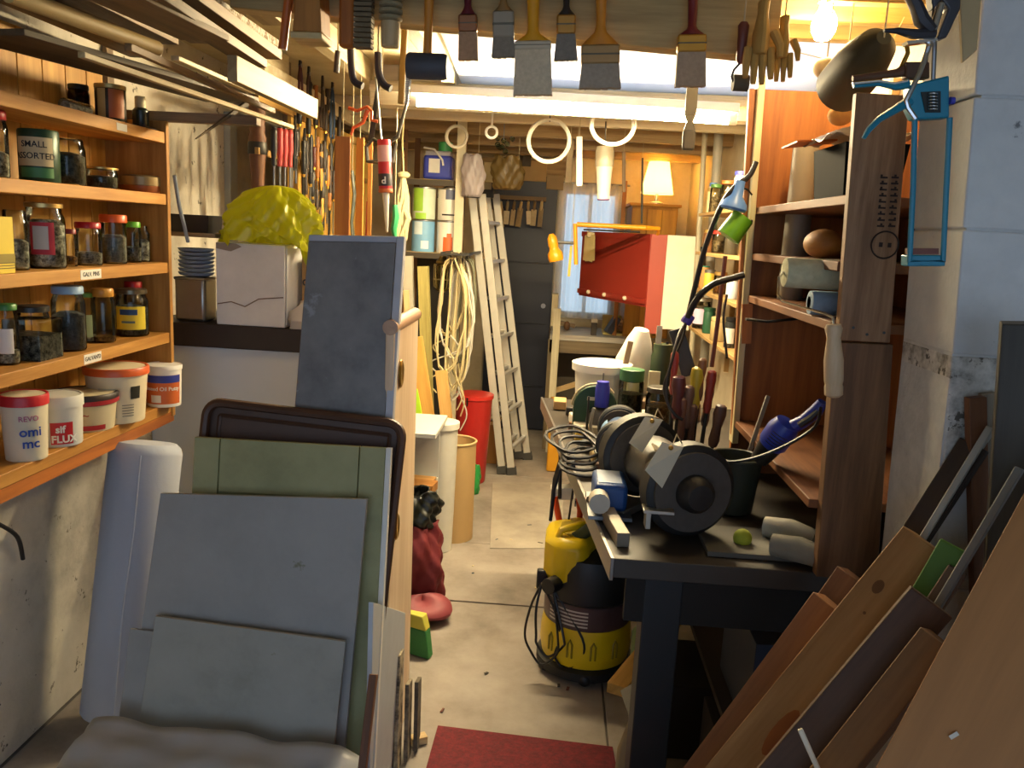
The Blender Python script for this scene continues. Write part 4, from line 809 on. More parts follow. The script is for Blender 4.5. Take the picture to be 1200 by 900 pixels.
# ladder leaning to the left over the rack
lf = thing('ladder', 'two section aluminium ladder leaning over the aisle before the navy door', 'ladder', (-.24, 5.33, 0))
M_AL = P('#c3bfb2', .5, .3, .1)
A0, A1 = Vector((-.275, 5.13, .012)), at(553, 226, 5.13); B0, B1 = Vector((-.185, 5.52, .012)), at(570, 226, 5.5)
for o_ in (Vector((0, 0, 0)), Vector((.062, .0, -.005))):
    for p0, p1 in ((A0, A1), (B0, B1)):
        d = (p1-p0); R = frame(x=d, y=(1, 0, .0)) ; L = d.length
        part('rail', B().box(R @ Vector((L/2, 0, 0)), (L, .048, .022), R), M_AL, lf, bev=.003).location = p0+o_-ORG[lf.name]
        part('foot', B().box(R @ Vector((.02, 0, 0)), (.05, .066, .03), R), P('#3c3b38', .7), lf).location = p0+o_-ORG[lf.name]
for k in range(7):
    f = .09+.135*k
    for o_ in ((Vector((0, 0, 0)), Vector((.062, 0, -.005))) if k < 7 else ()):
        a = A0.lerp(A1, f)+o_; b_ = B0.lerp(B1, f)+o_; a.z = b_.z = (a.z+b_.z)/2
        part('rung', B().slab([a+Vector((-.012, .0, -.01)), a+Vector((.012, 0, -.01)), b_+Vector((.012, 0, -.01)), b_+Vector((-.012, 0, -.01))], (0, 0, .02)), P('#c9c8c6', .45, .5), lf, world=True)
for p0 in (A1, B1): part('rail_hook', B().span((p0.x-.03, p0.y-.02, p0.z-.03), (p0.x+.05, p0.y+.02, p0.z+.02)), IRON, lf, world=True, bev=.004)
# timber standing in the cardboard drum
dc = Vector((-.455, 3.98, 0)); dh = at(533, 516, 3.98).z
dr = thing('cardboard_drum', 'tall tan cardboard drum holding timber offcuts by the aisle', 'drum', dc)
M_CARD = P('#b39361', .75, 0, .1, 8, .1)
part('drum_wall', B().lathe([(.105, 0), (.105, dh), (.100, dh), (.100, .01), (0, .01)], n=32), M_CARD, dr); part('rim', B().ring((0, 0, dh), .104, .006, 'Z', 32), P('#c7a976', .7), dr)
def stand(name, label, p0, p1, w_, t_, m, up=(1, 0, 0), g='timber offcuts standing by the drum', cat='timber'): return stick(name, label, cat, p0, p1, w_, t_, m, up=up, group=g)
stand('post', 'greenish square post leaning beside the caged lamp', (-.60, 4.25, .003), at(496, 312, 4.3), .055, .055, W('#a59a5a', '#82773d', 'X'))
stand('plank', 'yellowish plank leaning in front of the greenish post', (dc.x-.03, 3.95, .02), at(487, 395, 4.0), .07, .018, W('#d0a254', '#b5843a', 'X'), up=(0, 1, 0))
stand('plank', 'pale plank leaning in the cardboard drum with a wide face', (dc.x+.04, 3.97, .02), at(517, 434, 4.05), .06, .02, W('#cfa766', '#b08746', 'X'), up=(0, 1, 0))
stand('lath', 'lime green plastic lath standing among the offcuts', (-.50, 3.9, .02), at(486, 456, 3.98), .03, .008, P('#a6d02e', .4), up=(0, 1, 0))
stand('lath', 'dark thin lath standing behind the lime one', (-.53, 4.14, .003), at(486, 405, 4.15), .03, .012, DARKW('X'), up=(0, 1, 0))
stand('pipe', 'grey plastic pipe standing left of the greenish post', (-.70, 4.3, .003), at(478, 300, 4.3), .05, .05, P('#a19c8c', .5), cat='pipe')
stand('lath', 'cream lath leaning on the grey pipe', (-.66, 4.1, .003), at(476, 340, 4.15), .03, .012, PALE('X'), up=(0, 1, 0))
# white unit with open front, sacks
wz = at(510, 500, 3.5).z
wu = thing('white_unit', 'white boarded low unit with a worn top beyond the door leaf', 'unit', (-.7, 3.5, 0))
M_WU = P('#c5c3ba', .6, 0, .1, 6, .1)
part('top_board', B().span((-1.05, 3.36, wz-.02), (-.47, 3.74, wz)), M_WU, wu, world=True, bev=.002); part('far_panel', B().span((-1.05, 3.7, .003), (-.50, 3.72, wz-.021)), M_WU, wu, world=True); part('back_panel', B().span((-1.05, 3.38, .003), (-1.03, 3.7, wz-.021)), M_WU, wu, world=True); part('shelf_board', B().span((-1.03, 3.38, wz*.55), (-.5, 3.7, wz*.55+.018)), M_WU, wu, world=True)
zz = wz*.55+.0185
stick('wood_block', 'orange brown offcut lying on the white unit shelf', 'block', (-.75, 3.5, zz+.021), (-.48, 3.47, zz+.021), .09, .04, W('#b9803f', '#946128', 'X')); stick('wood_block', 'second thinner offcut leaning on the orange one', 'block', (-.72, 3.62, zz+.012), (-.5, 3.6, zz+.012), .06, .022, W('#c4965a', '#9f7439', 'X'))
# white plastic sacks with black and maroon liners
s0 = Vector((-.53, 3.18, .004))
sack('maroon_sack', 'maroon cloth sack slumped at the aisle edge', s0, .12, .36, P('#6f1f26', .7, 0, .25, 10, .6), (1, .8), 3)
solo('maroon_sack_fold', 'pinkish folded end of a maroon sack lying on the floor', 'sack', B().grid(lambda u, v: (.12*math.cos(2*PI*u)*math.cos(PI*(v-.5))*(1+.1*math.sin(9*u)), .10*math.sin(2*PI*u)*math.cos(PI*(v-.5)), .045+.045*math.sin(PI*(v-.5))*(1+.3*math.sin(14*u))), 30, 10), P('#8b3a40', .6, 0, .3, 14, .8), (-.46, 3.06, .003))
sack('black_liner_sack', 'black plastic sack standing in the maroon one', (-.53, 3.19, .345), .095, .15, P('#1d211e', .3, 0, .1), (1, .8), 5)
t = sack('white_sack', 'white plastic sack with a rolled rim behind the maroon one', (-.585, 3.40, .004), .105, .31, THIN('#d3d1c8', .15, .4), (1, .7), 8)
t = thing('tall_white_bin', 'white plastic bin between the sacks and the drum', 'bin', (-.50, 3.80, .004)); part('bin_body', B().lathe([(.065, 0), (.07, .2), (.075, .63), (.068, .63), (.062, .01), (0, .01)], n=24), P('#cfccc0', .45), t); part('rim', B().lathe([(.075, .61), (.082, .612), (.082, .64), (.075, .642)], n=24), P('#d6d3c7', .45), t)
# green and yellow packet at the skirting, ragged boards
p = atZ(492, 768, .0); t = thing('seed_packet', 'green and yellow wedge packet on the floor beyond the door leaf', 'packet', (p.x, p.y, .003), Euler((0, 0, -.3)))
part('packet_body', B().slab([(-.05, -.012, 0), (.045, -.02, 0), (.045, .02, 0), (-.05, .015, 0)], (-.02, .01, .10)), P('#2f7a3c', .5), t, bev=.004); part('yellow_top', B().slab([(-.07, -.002, .101), (.025, -.01, .101), (.025, .03, .101), (-.07, .025, .101)], (-.02, .008, .05)), P('#c9c04a', .5), t, bev=.004)
for k, (x, y, w_, h_, m) in enumerate(((484, 800, .02, .34, '#b9aa8c'), (489, 835, .016, .22, '#8f8572'), (478, 850, .03, .2, '#6e6557'))):
    p = atZ(x, 905, .0); p.y = 2.12+.05*k; stick('ragged_board', ['pale ragged board end by the foot of the door leaf', 'short torn grey board end near the floor', 'dark broken board stub lowest by the leaf'][k], 'board', (-.375+.02*k, p.y, .003), (-.385+.02*k, p.y+.05, h_), .06, .012, WALL('ragged'+str(k), [(.4, m), (.6, '#4d463b')], 20, .6), up=(1, 0, 0))
solo('wood_offcut', 'small pale offcut lying by the red mat corner', 'offcut', B().box((0, 0, .012), (.05, .03, .024)), PALE('X'), (-.335, 2.25, .001), Euler((0, 0, .5)), bev=.001)
# red bin, green bag, wooden box
c = Vector((-.462, 4.945, .001)); zr = at(550, 460, 5.0).z
t = thing('red_bin', 'tall red plastic bin with a black handle behind the drum', 'bin', c); part('bin_body', B().lathe([(.085, 0), (.09, .01), (.115, zr), (.107, zr), (.082, .012), (0, .012)], n=28), P('#a8201c', .4), t); part('rim', B().lathe([(.115, zr-.02), (.122, zr-.018), (.122, zr+.004), (.114, zr+.006)], n=28), P('#b92a22', .4), t); part('handle', B().ring((-.03, 0, zr), .118, .005, 'X', 20, 6, PI, 2*PI), BLACK, t)
p = atZ(551, 581, 0); sack('green_bag', 'small knotted green plastic bag on the floor by the red bin', (p.x, p.y+.05, .003), .045, .17, THIN('#2f9a4a', .2, .3), (1, .9), 11, 'bag')
t = thing('wooden_box', 'wooden box with white rags on top under the ladder', 'box', (-.42, 5.45, .002)); part('box_body', B().span((-.09, -.1, 0), (.09, .1, .27)), W('#b5823f', '#8f6128', 'Z'), t, bev=.003); part('top_board', B().span((-.1, -.11, .271), (.1, .11, .285)), PALE('X'), t, bev=.002)
for k in range(3): sack('white_rag', ['lowest white rag on the wooden box', 'middle crumpled white rag on the wooden box', 'topmost grey white rag of the heap on the wooden box'][k], (-.42+.02*k, 5.45, .288+.06*k), .075-.012*k, .058, P('#c3beb2', .9, 0, .2, 20, .8), (1, .9), 20+k, 'rag')

# ================================================================== FAR END: bench, red cupboard, lamps
bt = thing('far_bench', 'plain workbench under the net curtained window', 'bench', (.3, 6.1, 0))
part('bench_top', B().span((-.02, 5.82, .81), (.66, 6.42, .85)), W('#b7b2a8', '#8f8a80', 'X'), bt, world=True, bev=.003)
part('front_apron', B().span((-.02, 5.83, .72), (.66, 5.85, .809)), W('#7a6a4f', '#5b4c36', 'X'), bt, world=True)
for x in (.0, .62):
    for y in (5.86, 6.36): part('leg', B().span((x-.03, y-.03, .002), (x+.03, y+.03, .809)), W('#8f7d5c', '#6b5b3f', 'Z'), bt, world=True)
part('brace', B().slab([(.02, 5.9, .40), (.6, 5.9, .62), (.6, 5.9, .66), (.02, 5.9, .44)], (0, .02, 0)), PALE('X'), bt, world=True)
part('under_panel', B().span((-.0, 6.3, .1), (.64, 6.32, .8)), P('#4a4338', .8), bt, world=True)
def blob(name, label, cat, px_, py_, Y, z, s_, m): 
    p = at(px_, py_, Y); return solo(name, label, cat, B().sph((0, 0, s_[2]), 1, 12, 8, s_), m, (p.x, Y, z))
t = thing('stone_block', 'dark upright block standing on the far bench', 'block', (at(696, 385, 5.92).x, 5.92, .851)); part('body', B().span((-.02, -.02, 0), (.02, .02, .09)), P('#3c352c', .6), t, bev=.003); part('cap', B().span((-.024, -.024, .0905), (.024, .024, .12)), P('#c9bfae', .6), t, bev=.003)
t = thing('shavings_box', 'cream tray heaped with pinkish offcuts on the far bench', 'tray', (at(735, 385, 6.05).x, 6.05, .851)); part('tray', B().span((-.18, -.08, 0), (.08, .1, .015)).span((-.18, .09, .015), (.08, .1, .13)), P('#d6c77a', .6), t)
for k in range(26):
    a = random.uniform(0, 6.28); part('offcut', B().box((random.uniform(-.08, .04), random.uniform(-.06, .07), .03+random.uniform(0, .07)), (.06, .025, .015), Euler((random.uniform(-.5, .5), random.uniform(-.5, .5), a)).to_matrix()), P(('#d9b795', '#c99f7c', '#e2c9a8')[k % 3], .7), t)
stick('grey_plane', 'blue grey metal hand plane leaning on the offcut tray', 'plane', (at(712, 388, 5.95).x, 5.95, .87), (at(724, 372, 5.95).x, 5.98, .98), .05, .05, P('#5d6272', .4, .5), up=(0, 0, 1))
blob('brown_pot', 'small brown pot standing on the far bench by the curtain', 'pot', 664, 387, 6.1, .851, (.025, .025, .035), P('#6b4a2f', .6))
stick('wood_offcut', 'rough branch like offcut lying on the window end of the bench', 'offcut', (.03, 6.2, .9), (.16, 6.22, .875), .04, .03, OLD('X'))
# narrow cream upright and yellow crate below the bench corner
stick('cream_upright', 'cream upright post standing between the navy door and bench', 'post', (at(645, 500, 5.75).x, 5.75, .003), (at(645, 500, 5.75).x, 5.75, at(645, 361, 5.75).z), .05, .03, W('#c9c0a4', '#a79c7c', 'X'), up=(0, 1, 0))
t = thing('yellow_crate', 'tall yellow plastic crate standing under the bench corner', 'crate', (.06, 5.35, .002)); part('crate_body', B().span((-.05, -.1, 0), (.05, .1, .47)), P('#c98e17', .5), t, bev=.01); part('top_rim', B().span((-.055, -.105, .43), (.055, .105, .455)), P('#dba325', .5), t, bev=.006); part('grip', B().span((-.03, -.108, .34), (.03, -.1005, .38)), P('#7a560d', .6), t)
# red cupboard with its door swung open
H0 = at(757, 360, 4.9); hz1 = at(757, 274, 4.9).z; L0 = at(678, 345, 5.6)
rc = thing('red_cupboard', 'red wall cupboard with its door swung open and paper tags clipped on', 'cupboard', (H0.x, 4.9, H0.z))
M_RED = P('#8e2a1e', .45, 0, .12, 6, .1); M_RED_LIT = P('#a34a3c', .5, 0, .1, 6, .1)  # paler red carries the light on the side panel in its colour
dd = Vector((L0.x, 5.6, 0))-Vector((H0.x, 4.9, 0)); nn = Vector((dd.y, -dd.x, 0)).normalized()
if nn.y > 0: nn = -nn
q = [Vector((H0.x-.004, 4.9, H0.z)), Vector((L0.x, 5.6, H0.z)), Vector((L0.x, 5.6, hz1)), Vector((H0.x-.004, 4.9, hz1))]
part('door', B().slab(q, -nn*.02), M_RED, rc, world=True, bev=.002); part('ledger_strip', B().slab([q[0].lerp(q[3], .04)+nn*.001, q[1].lerp(q[2], .04)+nn*.001, q[1].lerp(q[2], .11)+nn*.001, q[0].lerp(q[3], .11)+nn*.001], nn*.012), M_RED, rc, world=True, label='raised strip along the foot of the door')
part('top_rail', B().slab([q[0].lerp(q[3], .92)+nn*.001, q[1].lerp(q[2], .92)+nn*.001, q[1].lerp(q[2], 1)+nn*.001, q[0].lerp(q[3], 1)+nn*.001], nn*.006), M_RED, rc, world=True)
for f in (.25, .55, .8): part('knob', B().sph(q[0].lerp(q[1], f)+Vector((0, 0, .035))+nn*.02, .014), P('#d9cbb0', .4), rc, world=True)
xr = at(778, 330, 4.9).x; zl = at(778, 392, 4.9).z
part('side_panel', B().span((H0.x, 4.9, zl), (xr, 4.92, hz1)), M_RED_LIT, rc, world=True, bev=.002); part('body_panel', B().span((xr-.02, 4.921, zl), (xr, 5.5, hz1)), M_RED, rc, world=True)
def leaf(parent, c, w_, h_, m, nn, rot=0, nm='tag', lab=None):
    rt_ = Vector((0, 0, 1)).cross(-nn).normalized() if abs(nn.z) < .9 else Vector((1, 0, 0)); up = nn.cross(rt_) if False else Vector((0, 0, 1))
    cs, sn = math.cos(rot), math.sin(rot); r_, u_ = rt_*cs+up*sn, up*cs-rt_*sn
    return part(nm, B().slab([c-r_*w_/2-u_*h_, c+r_*w_/2-u_*h_, c+r_*w_/2-u_*.012, c+r_*w_*.3, c-r_*w_*.3, c-r_*w_/2-u_*.012], nn*.0012), m, parent, world=True, label=lab)
cc = q[1].lerp(q[0], .2); cc = Vector((cc.x, cc.y, hz1-.02))+nn*.03
tg = thing('paper_tag_bundle', 'bundle of cream paper tags clipped to the red cupboard door', 'tags', cc)
for k in range(3): leaf(tg, cc+nn*.004*k, .12, .17, P('#d9c48a', .8), nn, (.12, -.1, .03)[k])
part('clip', B().box(cc+Vector((0, 0, .0)), (.05, .04, .035)), P('#8a7a5c', .4, .6), tg, world=True, bev=.003)
part('white_end_panel', B().span((xr+.001, 4.9, 1.03), (xr+.17, 4.92, hz1)), P('#e6dfca', .6), rc, world=True, bev=.002, label='white end panel'); part('wall_bracket', B().span((xr-.01, 5.3, hz1-.1), (XR, 5.34, hz1-.06)).span((XR-.02, 5.2, zl), (XR, 5.45, hz1)), IRON, rc, world=True)
# yellow anglepoise lamp
ORL = P('#e59a1c', .35)
ap = thing('anglepoise_lamp', 'orange yellow jointed desk lamp reaching over the red cupboard', 'lamp', at(757, 266, 4.83))
part('upper_arm', B().tube([at(757, 267, 4.83), at(676, 263, 4.83)], .014, 10), ORL, ap, world=True); part('lower_arm', B().tube([at(674, 262, 4.83), at(675, 310, 4.83)], .012, 10), ORL, ap, world=True)
part('black_spring', B().tube([at(750, 272, 4.83), at(684, 269, 4.83)], .005, 8), BLACK, ap, world=True); part('stem', B().tube([at(676, 285, 4.83), at(651, 284, 4.83)], .009, 8), STEEL, ap, world=True); part('mount_post', B().tube([at(757, 267, 4.83), at(772, 268, 4.86), Vector((at(772, 268, 4.86).x, 4.91, hz1+.002))], .013, 8), ORL, ap, world=True)
hp = at(652, 306, 4.83); hq = at(646, 274, 4.83)
Rh = T(hp) @ frame(z=(hq-hp), y=(0, 1, 0)).to_4x4(); L = (hq-hp).length
part('lamp_head', B().lathe([(.040, 0), (.045, L*.1), (.043, L*.3), (.028, L*.42), (.026, L*.5), (.03, L*.6), (.028, L*.85), (.012, L), (0, L)], Rh, 22), ORL, ap, world=True)
solo('hanging_rule', 'thin yellow strip hanging from the desk lamp joint', 'strip', B().slab([at(668, 288, 4.85), at(671, 288, 4.85), at(668, 324, 4.85), at(665, 324, 4.85)], (0, .006, 0)), P('#b5a23c', .5), at(668, 288, 4.85), world=True)
cord('thin yellow strip', at(669.5, 288, 4.853))
# pine cabinet at the far corner carrying the lit lamp
c = at(765, 240, 6.1); pz = fl.location.z-.091
pc = thing('pine_cabinet', 'tall yellow pine cabinet in the far corner under the lit lamp', 'cabinet', (c.x, 6.1, .852))
part('carcass', B().span((c.x-.16, 5.93, .852), (c.x+.16, 6.4, pz-.021)), W('#c98f2c', '#a66f1c', 'Z'), pc, world=True, bev=.002); part('top_board', B().span((c.x-.18, 5.9, pz-.02), (c.x+.18, 6.42, pz)), W('#d39a35', '#b07a22', 'X'), pc, world=True, bev=.002)
for k in range(3): part('door_board', B().span((c.x-.155+.104*k, 5.918, .87), (c.x-.055+.104*k, 5.929, pz-.04)), W('#cf9630', '#ab7420', 'Z'), pc, world=True, bev=.002)
# row of small brushes over the navy door
rl_ = struct('trim_4', B().span((at(563, 234, 6.3).x, 6.3, at(600, 234, 6.3).z), (at(640, 234, 6.3).x, 6.33, at(600, 234, 6.3).z+.03)), W('#7d6540', '#5a4729', 'X'))
for a_ in (566, 637): struct('trim_bracket', B().span((at(a_, 234, 6.3).x-.015, 6.33, at(600, 234, 6.3).z), (at(a_, 234, 6.3).x+.015, 6.40, at(600, 234, 6.3).z+.03)), OLD('Y'), 0, rl_)
wl = ['leftmost and darkest', 'second from the ladder side', 'third along, yellowish', 'fourth along, narrow', 'fifth along, pale bristled', 'sixth along, short', 'seventh along, brown handled', 'eighth along, wide', 'last, nearest the curtain']
for k in range(9):
    x = 571+8*k; p = at(x, 236, 6.29); t = thing('paint_brush', 'small paint brush on the rail over the navy door, '+wl[k], 'brush', p, Euler((0, random.uniform(-.12, .12), 0)), group='small brushes over the navy door')
    part('handle', B().lathe([(.01, 0), (.012, -.04), (.008, -.07)], n=8), P(('#9a8a66', '#6e5836', '#b8a273')[k % 3], .6), t); part('bristles', B().box((0, 0, -.12), (.035+.008*(k % 2), .014, .1+.02*(k % 3))), P(('#d9cfb4', '#b9a886', '#8a7a5c')[k % 3], .9, 0, .2, 80, .8), t, bev=.004); part('hook', B().cyl((0, 0, 0), (0, .012, .012), .003, 6), STEEL, t)
# boxes and dark pelmet on the wall over the door
for k, (x0, x1, y0, y1, m) in enumerate(((600, 640, 188, 212, '#a3875a'), (612, 622, 182, 195, '#4a4136'), (640, 660, 205, 222, '#8c7a5a'), (566, 598, 190, 214, '#c9b98f'))):
    c, w_, h_ = rect(x0, y0, x1, y1, 6.36); solo('wall_plaque', ['long tan board fixed high over the navy door', 'small dark switch box above the door', 'grey tan plate by the curtain top', 'pale square board beside the dangling bag'][k], 'board', B().span((-w_/2, 0, 0), (w_/2, .08 if k != 1 else .05, h_)), P(m, .7), (c.x, 6.375 if k != 1 else 6.32, c.z), bev=.003)

# ---- things dangling under the rear roof
def dangle(p, what): cord(what, p)
p = at(576, 155, 4.3); t = thing('pull_ring', 'white pull ring on a cord behind the tube light', 'ring', p); part('ring', B().ring((0, 0, 0), .028, .007, 'Y'), WHITE, t); part('pull_cord', B().cyl((0, 0, .028), (0, 0, ZC-p.z), .006, 6), WHITE, t)
p = at(590, 170, 4.9); t = thing('glass_drops', 'bunch of clear glass drops glinting under the rear rafters', 'bunch', p)
for k in range(9): part('drop', B().sph((random.uniform(-.05, .05), random.uniform(-.02, .02), random.uniform(-.04, .04)), .016, 8, 6), GLASS('#dfeee4'), t)
part('wire', B().cyl((0, 0, .03), (0, 0, ZC-p.z), .003, 6), STEEL, t)
p = at(595, 188, 5.0); sack('amber_bag', 'amber plastic bag dangling over the navy door', (p.x, 5.0, at(595, 222, 5.0).z), .08, .19, THIN('#8d7442', .55, .3), (1, .5), 31, 'bag'); dangle((p.x+.066, 5.0, at(595, 195, 5.0).z), 'amber bag')
def coil(label, x, y, rpx, Y, m, n=4, squash=1.0, sag=0):
    p = at(x, y, Y); R = rpx*mpp(p); t = thing('cable_coil', label, 'cable', p, group='cable coils under the rear roof')
    pts = []
    for i in range(n*28+1):
        a = 2*PI*i/28; k = 1+.05*math.sin(a*.37+1); pts.append((R*k*math.cos(a), .012*math.sin(a*.25), R*k*squash*math.sin(a)))
    part('cable_loops', B().tube(pts, .0065, 6), m, t); part('hook', B().cyl((0, 0, R*.9*squash), (0, 0, ZC-p.z), .003, 6), IRON, t); return t
coil('loose white cable coil, the narrower one hanging lower', 643, 165, 24, 4.2, P('#dfdac9', .5), 3); coil('thick white cable coil close under the tube light', 718, 146, 25, 3.9, P('#e6e1d2', .5), 5, .9)
coil('small pale coil beside the blue can', 535, 160, 12, 4.6, P('#d3cdb9', .5), 3)
p = at(679, 160, 4.3); stick('white_strap', 'flat white strap hanging beside the coils', 'strap', at(679, 218, 4.3), p, .03, .004, WHITE, up=(0, 1, 0)); dangle(p, 'white strap')
p = at(669, 162, 4.6); stick('dark_file', 'dark steel bar hanging behind the white strap', 'bar', at(666, 214, 4.6), p, .035, .01, P('#6b5a3c', .5, .3), up=(0, 1, 0)); dangle(p, 'dark bar')
p0 = at(707, 234, 4.2); p1 = at(709, 172, 4.2); L = (p1-p0).length
t = thing('upended_bottle', 'grey clear bottle hanging upside down under the thick coil', 'bottle', p0, frame(z=(p1-p0), y=(0, 1, 0))); part('bottle_body', B().lathe([(.026, 0), (.03, .004), (.038, L*.5), (.042, L*.62), (.042, L*.7)], n=20), P('#b7b0a2', .3), t); part('cap', B().lathe([(.044, L*.62), (.046, L*.7), (.046, L*.9), (.04, L), (0, L)], n=20), P('#8f8672', .4), t); part('purple_rim', B().lathe([(.026, -.004), (.03, 0), (.029, .012)], n=20), P('#6a4a72', .4), t)
part('hook', B().cyl((0, 0, L), (0, 0, L+.12), .003, 6), IRON, t); dangle(at(709, 172, 4.2), 'upside down bottle')
p = at(731, 178, 4.8); stick('hanging_lath', 'thin dark lath hanging left of the lit lamp', 'lath', at(731, 225, 4.8), p, .02, .01, OLD('X'), up=(0, 1, 0)); dangle(p, 'thin dark lath')
p = at(728, 214, 5.3); stick('leaning_lath', 'orange brown lath standing between the curtain and lamp', 'lath', (at(729, 270, 5.95).x, 5.95, .853), at(733, 212, 5.97), .03, .012, W('#b57a38', '#8f5a24', 'X'), up=(0, 1, 0))
p = at(753, 185, 5.2); stick('conduit_rod', 'thin iron rod hanging before the lit lamp', 'rod', at(752, 262, 5.2), p, .012, .012, IRON, up=(0, 1, 0)); dangle(p, 'thin iron rod')

# ================================================================== BRUSHES HANGING FROM THE FRONT BEAM
def beam_brush(label, cx, yf0, yf1, yb, wf, wb, wh, mh, mf, mb, Y=1.962, shoulder=0, th=.022, ytop=-22, cat='brush', name='paint_brush', flare=0):
    k = mpp((0, Y, 1.95)); p = at(cx, ytop, Y); z = lambda y: (ytop-y)*k*.97
    t = thing(name, label, cat, p, Euler((0, R_(-3) if not flare else flare, 0)), group='brushes hanging along the front beam')
    zs = z(yf0); wf, wb, wh = wf*k, wb*k, wh*k; zh = zs+shoulder*k*.0
    b = B(); sh = max(shoulder, 6)*k
    prof = [(wh*.5, 0), (wh*.62, -.012), (wh*.5, (zs+sh)*.45), (wh*.46, zs+sh*1.6), (wh*.62, zs+sh), (wf*.36, zs+sh*.45), (wf*.49, zs)]
    vs = []; n = 12
    for r, zz in prof:
        for q in range(n):
            a = 2*PI*q/n; vs.append((r*math.cos(a), min(r, th*.48)*math.sin(a), zz))
    m_ = len(prof); b.add(vs, [(i*n+q, (i+1)*n+q, (i+1)*n+(q+1) % n, i*n+(q+1) % n) for i in range(m_-1) for q in range(n)]+[tuple(range(n)), tuple(range((m_-1)*n, m_*n))[::-1]])
    part('handle', b, mh, t)
    part('ferrule', B().box((0, 0, (zs+z(yf1))/2), (wf, th, zs-z(yf1))), mf, t, bev=.004)
    part('ferrule_band', B().box((0, 0, zs-(zs-z(yf1))*.5), (wf*1.01, th*1.04, (zs-z(yf1))*.12)), P('#6f6858', .4, .6), t, bev=.002)
    z1, z2 = z(yf1), z(yb); b = B(); nx = max(8, int(wb/.004))
    for i in range(nx):      # tufts of bristle of slightly different length
        x0 = -.5+i/nx; x1 = -.5+(i+1)/nx; e = random.uniform(-.0012, .001)
        b.slab([(x0*wf*.97, -th*.42, z1), (x1*wf*.97, -th*.42, z1), (x1*wb, -th*.5, z2+e), (x0*wb, -th*.5, z2+e)], (0, th*.88, 0))
    part('bristles', b, mb, t, smooth=False); part('nail', B().cyl((0, .0, -.01), (0, 2.002-Y, -.008), .003, 8), STEEL, t)
    return t
BR = lambda c: P(c, .9, 0, .25, 120, .8)
FER = P('#8d8470', .35, .7)
beam_brush('narrow paint brush with a dark red handle and brown bristles', 548, 16, 36, 68, 22, 23, 9, P('#5c1722', .4), P('#9c6a48', .4, .6), BR('#b08a68'))
beam_brush('paint brush with a stained tan handle and grey crusted ferrule', 590, 12, 42, 65, 25, 28, 9, P('#8a6a3c', .5), P('#9a8f7a', .6), BR('#857c6c'))
beam_brush('biggest paint brush, yellow handle and long fawn bristles', 625, 46, 56, 108, 43, 46, 14, P('#d99a1e', .4), P('#c4b79c', .6, .1), BR('#cfc0a2'), shoulder=8, th=.028)
beam_brush('small paint brush with a black handle and dark bristles', 664, 16, 38, 68, 22, 28, 8, P('#2a2521', .4), P('#b3853f', .4, .6), BR('#7d776c'))
beam_brush('wide paint brush with an orange wooden handle and splayed dark bristles', 705, 50, 72, 100, 45, 49, 12, P('#c98429', .4), P('#a58452', .5, .3), BR('#a09584'), shoulder=14, th=.028)
beam_brush('paint brush with a dark red handle and a gold printed ferrule', 813, 38, 58, 97, 33, 35, 11, P('#6d1a1c', .4), P('#c39136', .4, .5), BR('#a8937a'), shoulder=6, th=.026)
# rubber mallet
Y = 1.955; k = mpp((0, Y, 1.95)); p = at(500, 92, Y); t = thing('rubber_mallet', 'black rubber mallet hanging head down on the front beam', 'mallet', p)
part('head', B().lathe([(.026, -.046), (.029, -.04), (.029, .04), (.026, .046)], T((0, 0, .026)) @ RY(PI/2), 26), P('#45464c', .6), t); part('handle', B().tube([(0, 0, .053), (.0, 0, .12), (0, 0, .2), (0, 0, .23)], [.010, .0095, .012, .011], 14), P('#c4802c', .4), t); part('nail', B().cyl((0, 0, .22), (0, 2.004-Y, .225), .003, 6), STEEL, t); part('white_face', B().lathe([(.0, .0462), (.026, .0462), (.026, .0475), (0, .0475)], T((0, 0, .026)) @ RY(PI/2), 24), P('#b9b5aa', .6), t, label='pale scuffed striking face')
# bench brushes and plane at the left end of the beam
def bench_brush(label, x0, x1, yb, mwood, mbr, Y, side):
    c, w_, h_ = rect(x0, -30, x1, yb, Y); t = thing('hand_brush', label, 'brush', c, group='brushes hanging along the front beam')
    part('back_board', B().box((-w_*.28, 0, h_/2), (w_*.44, .035, h_)), mwood, t, bev=.008); b = B()
    for i in range(14): b.box((w_*.2, 0, h_*(.03+i*.07)), (w_*.52, .03, h_*.05))
    part('bristles', b, mbr, t, smooth=False); part('hanging_loop', B().cyl((-w_*.25, 0, h_), (-w_*.25, .06, h_+.01), .003, 6), STEEL, t)
bench_brush('orange backed bench brush with grey bristles beside the block', 398, 438, 57, W('#b56a22', '#8f4d14', 'Z'), BR('#6f6148'), 1.95, 1)
c, w_, h_ = rect(442, -30, 472, 56, 1.94); t = thing('hand_brush', 'pale ended bench brush with a worn bristle roll', 'brush', c, group='brushes hanging along the front beam'); part('end_block', B().lathe([(w_*.3, 0), (w_*.36, .004), (w_*.38, .05), (w_*.36, .055)], n=16), W('#cbb488', '#a88f5c', 'Z'), t)
for k in range(9): part('bristle_roll', B().lathe([(w_*.36, .056+.014*k), (w_*.47, .06+.014*k), (w_*.47, .066+.014*k), (w_*.36, .069+.014*k)], n=14), BR('#8d8262'), t)
part('hanging_wire', B().cyl((0, 0, .17), (0, .07, .2), .003, 6), STEEL, t)
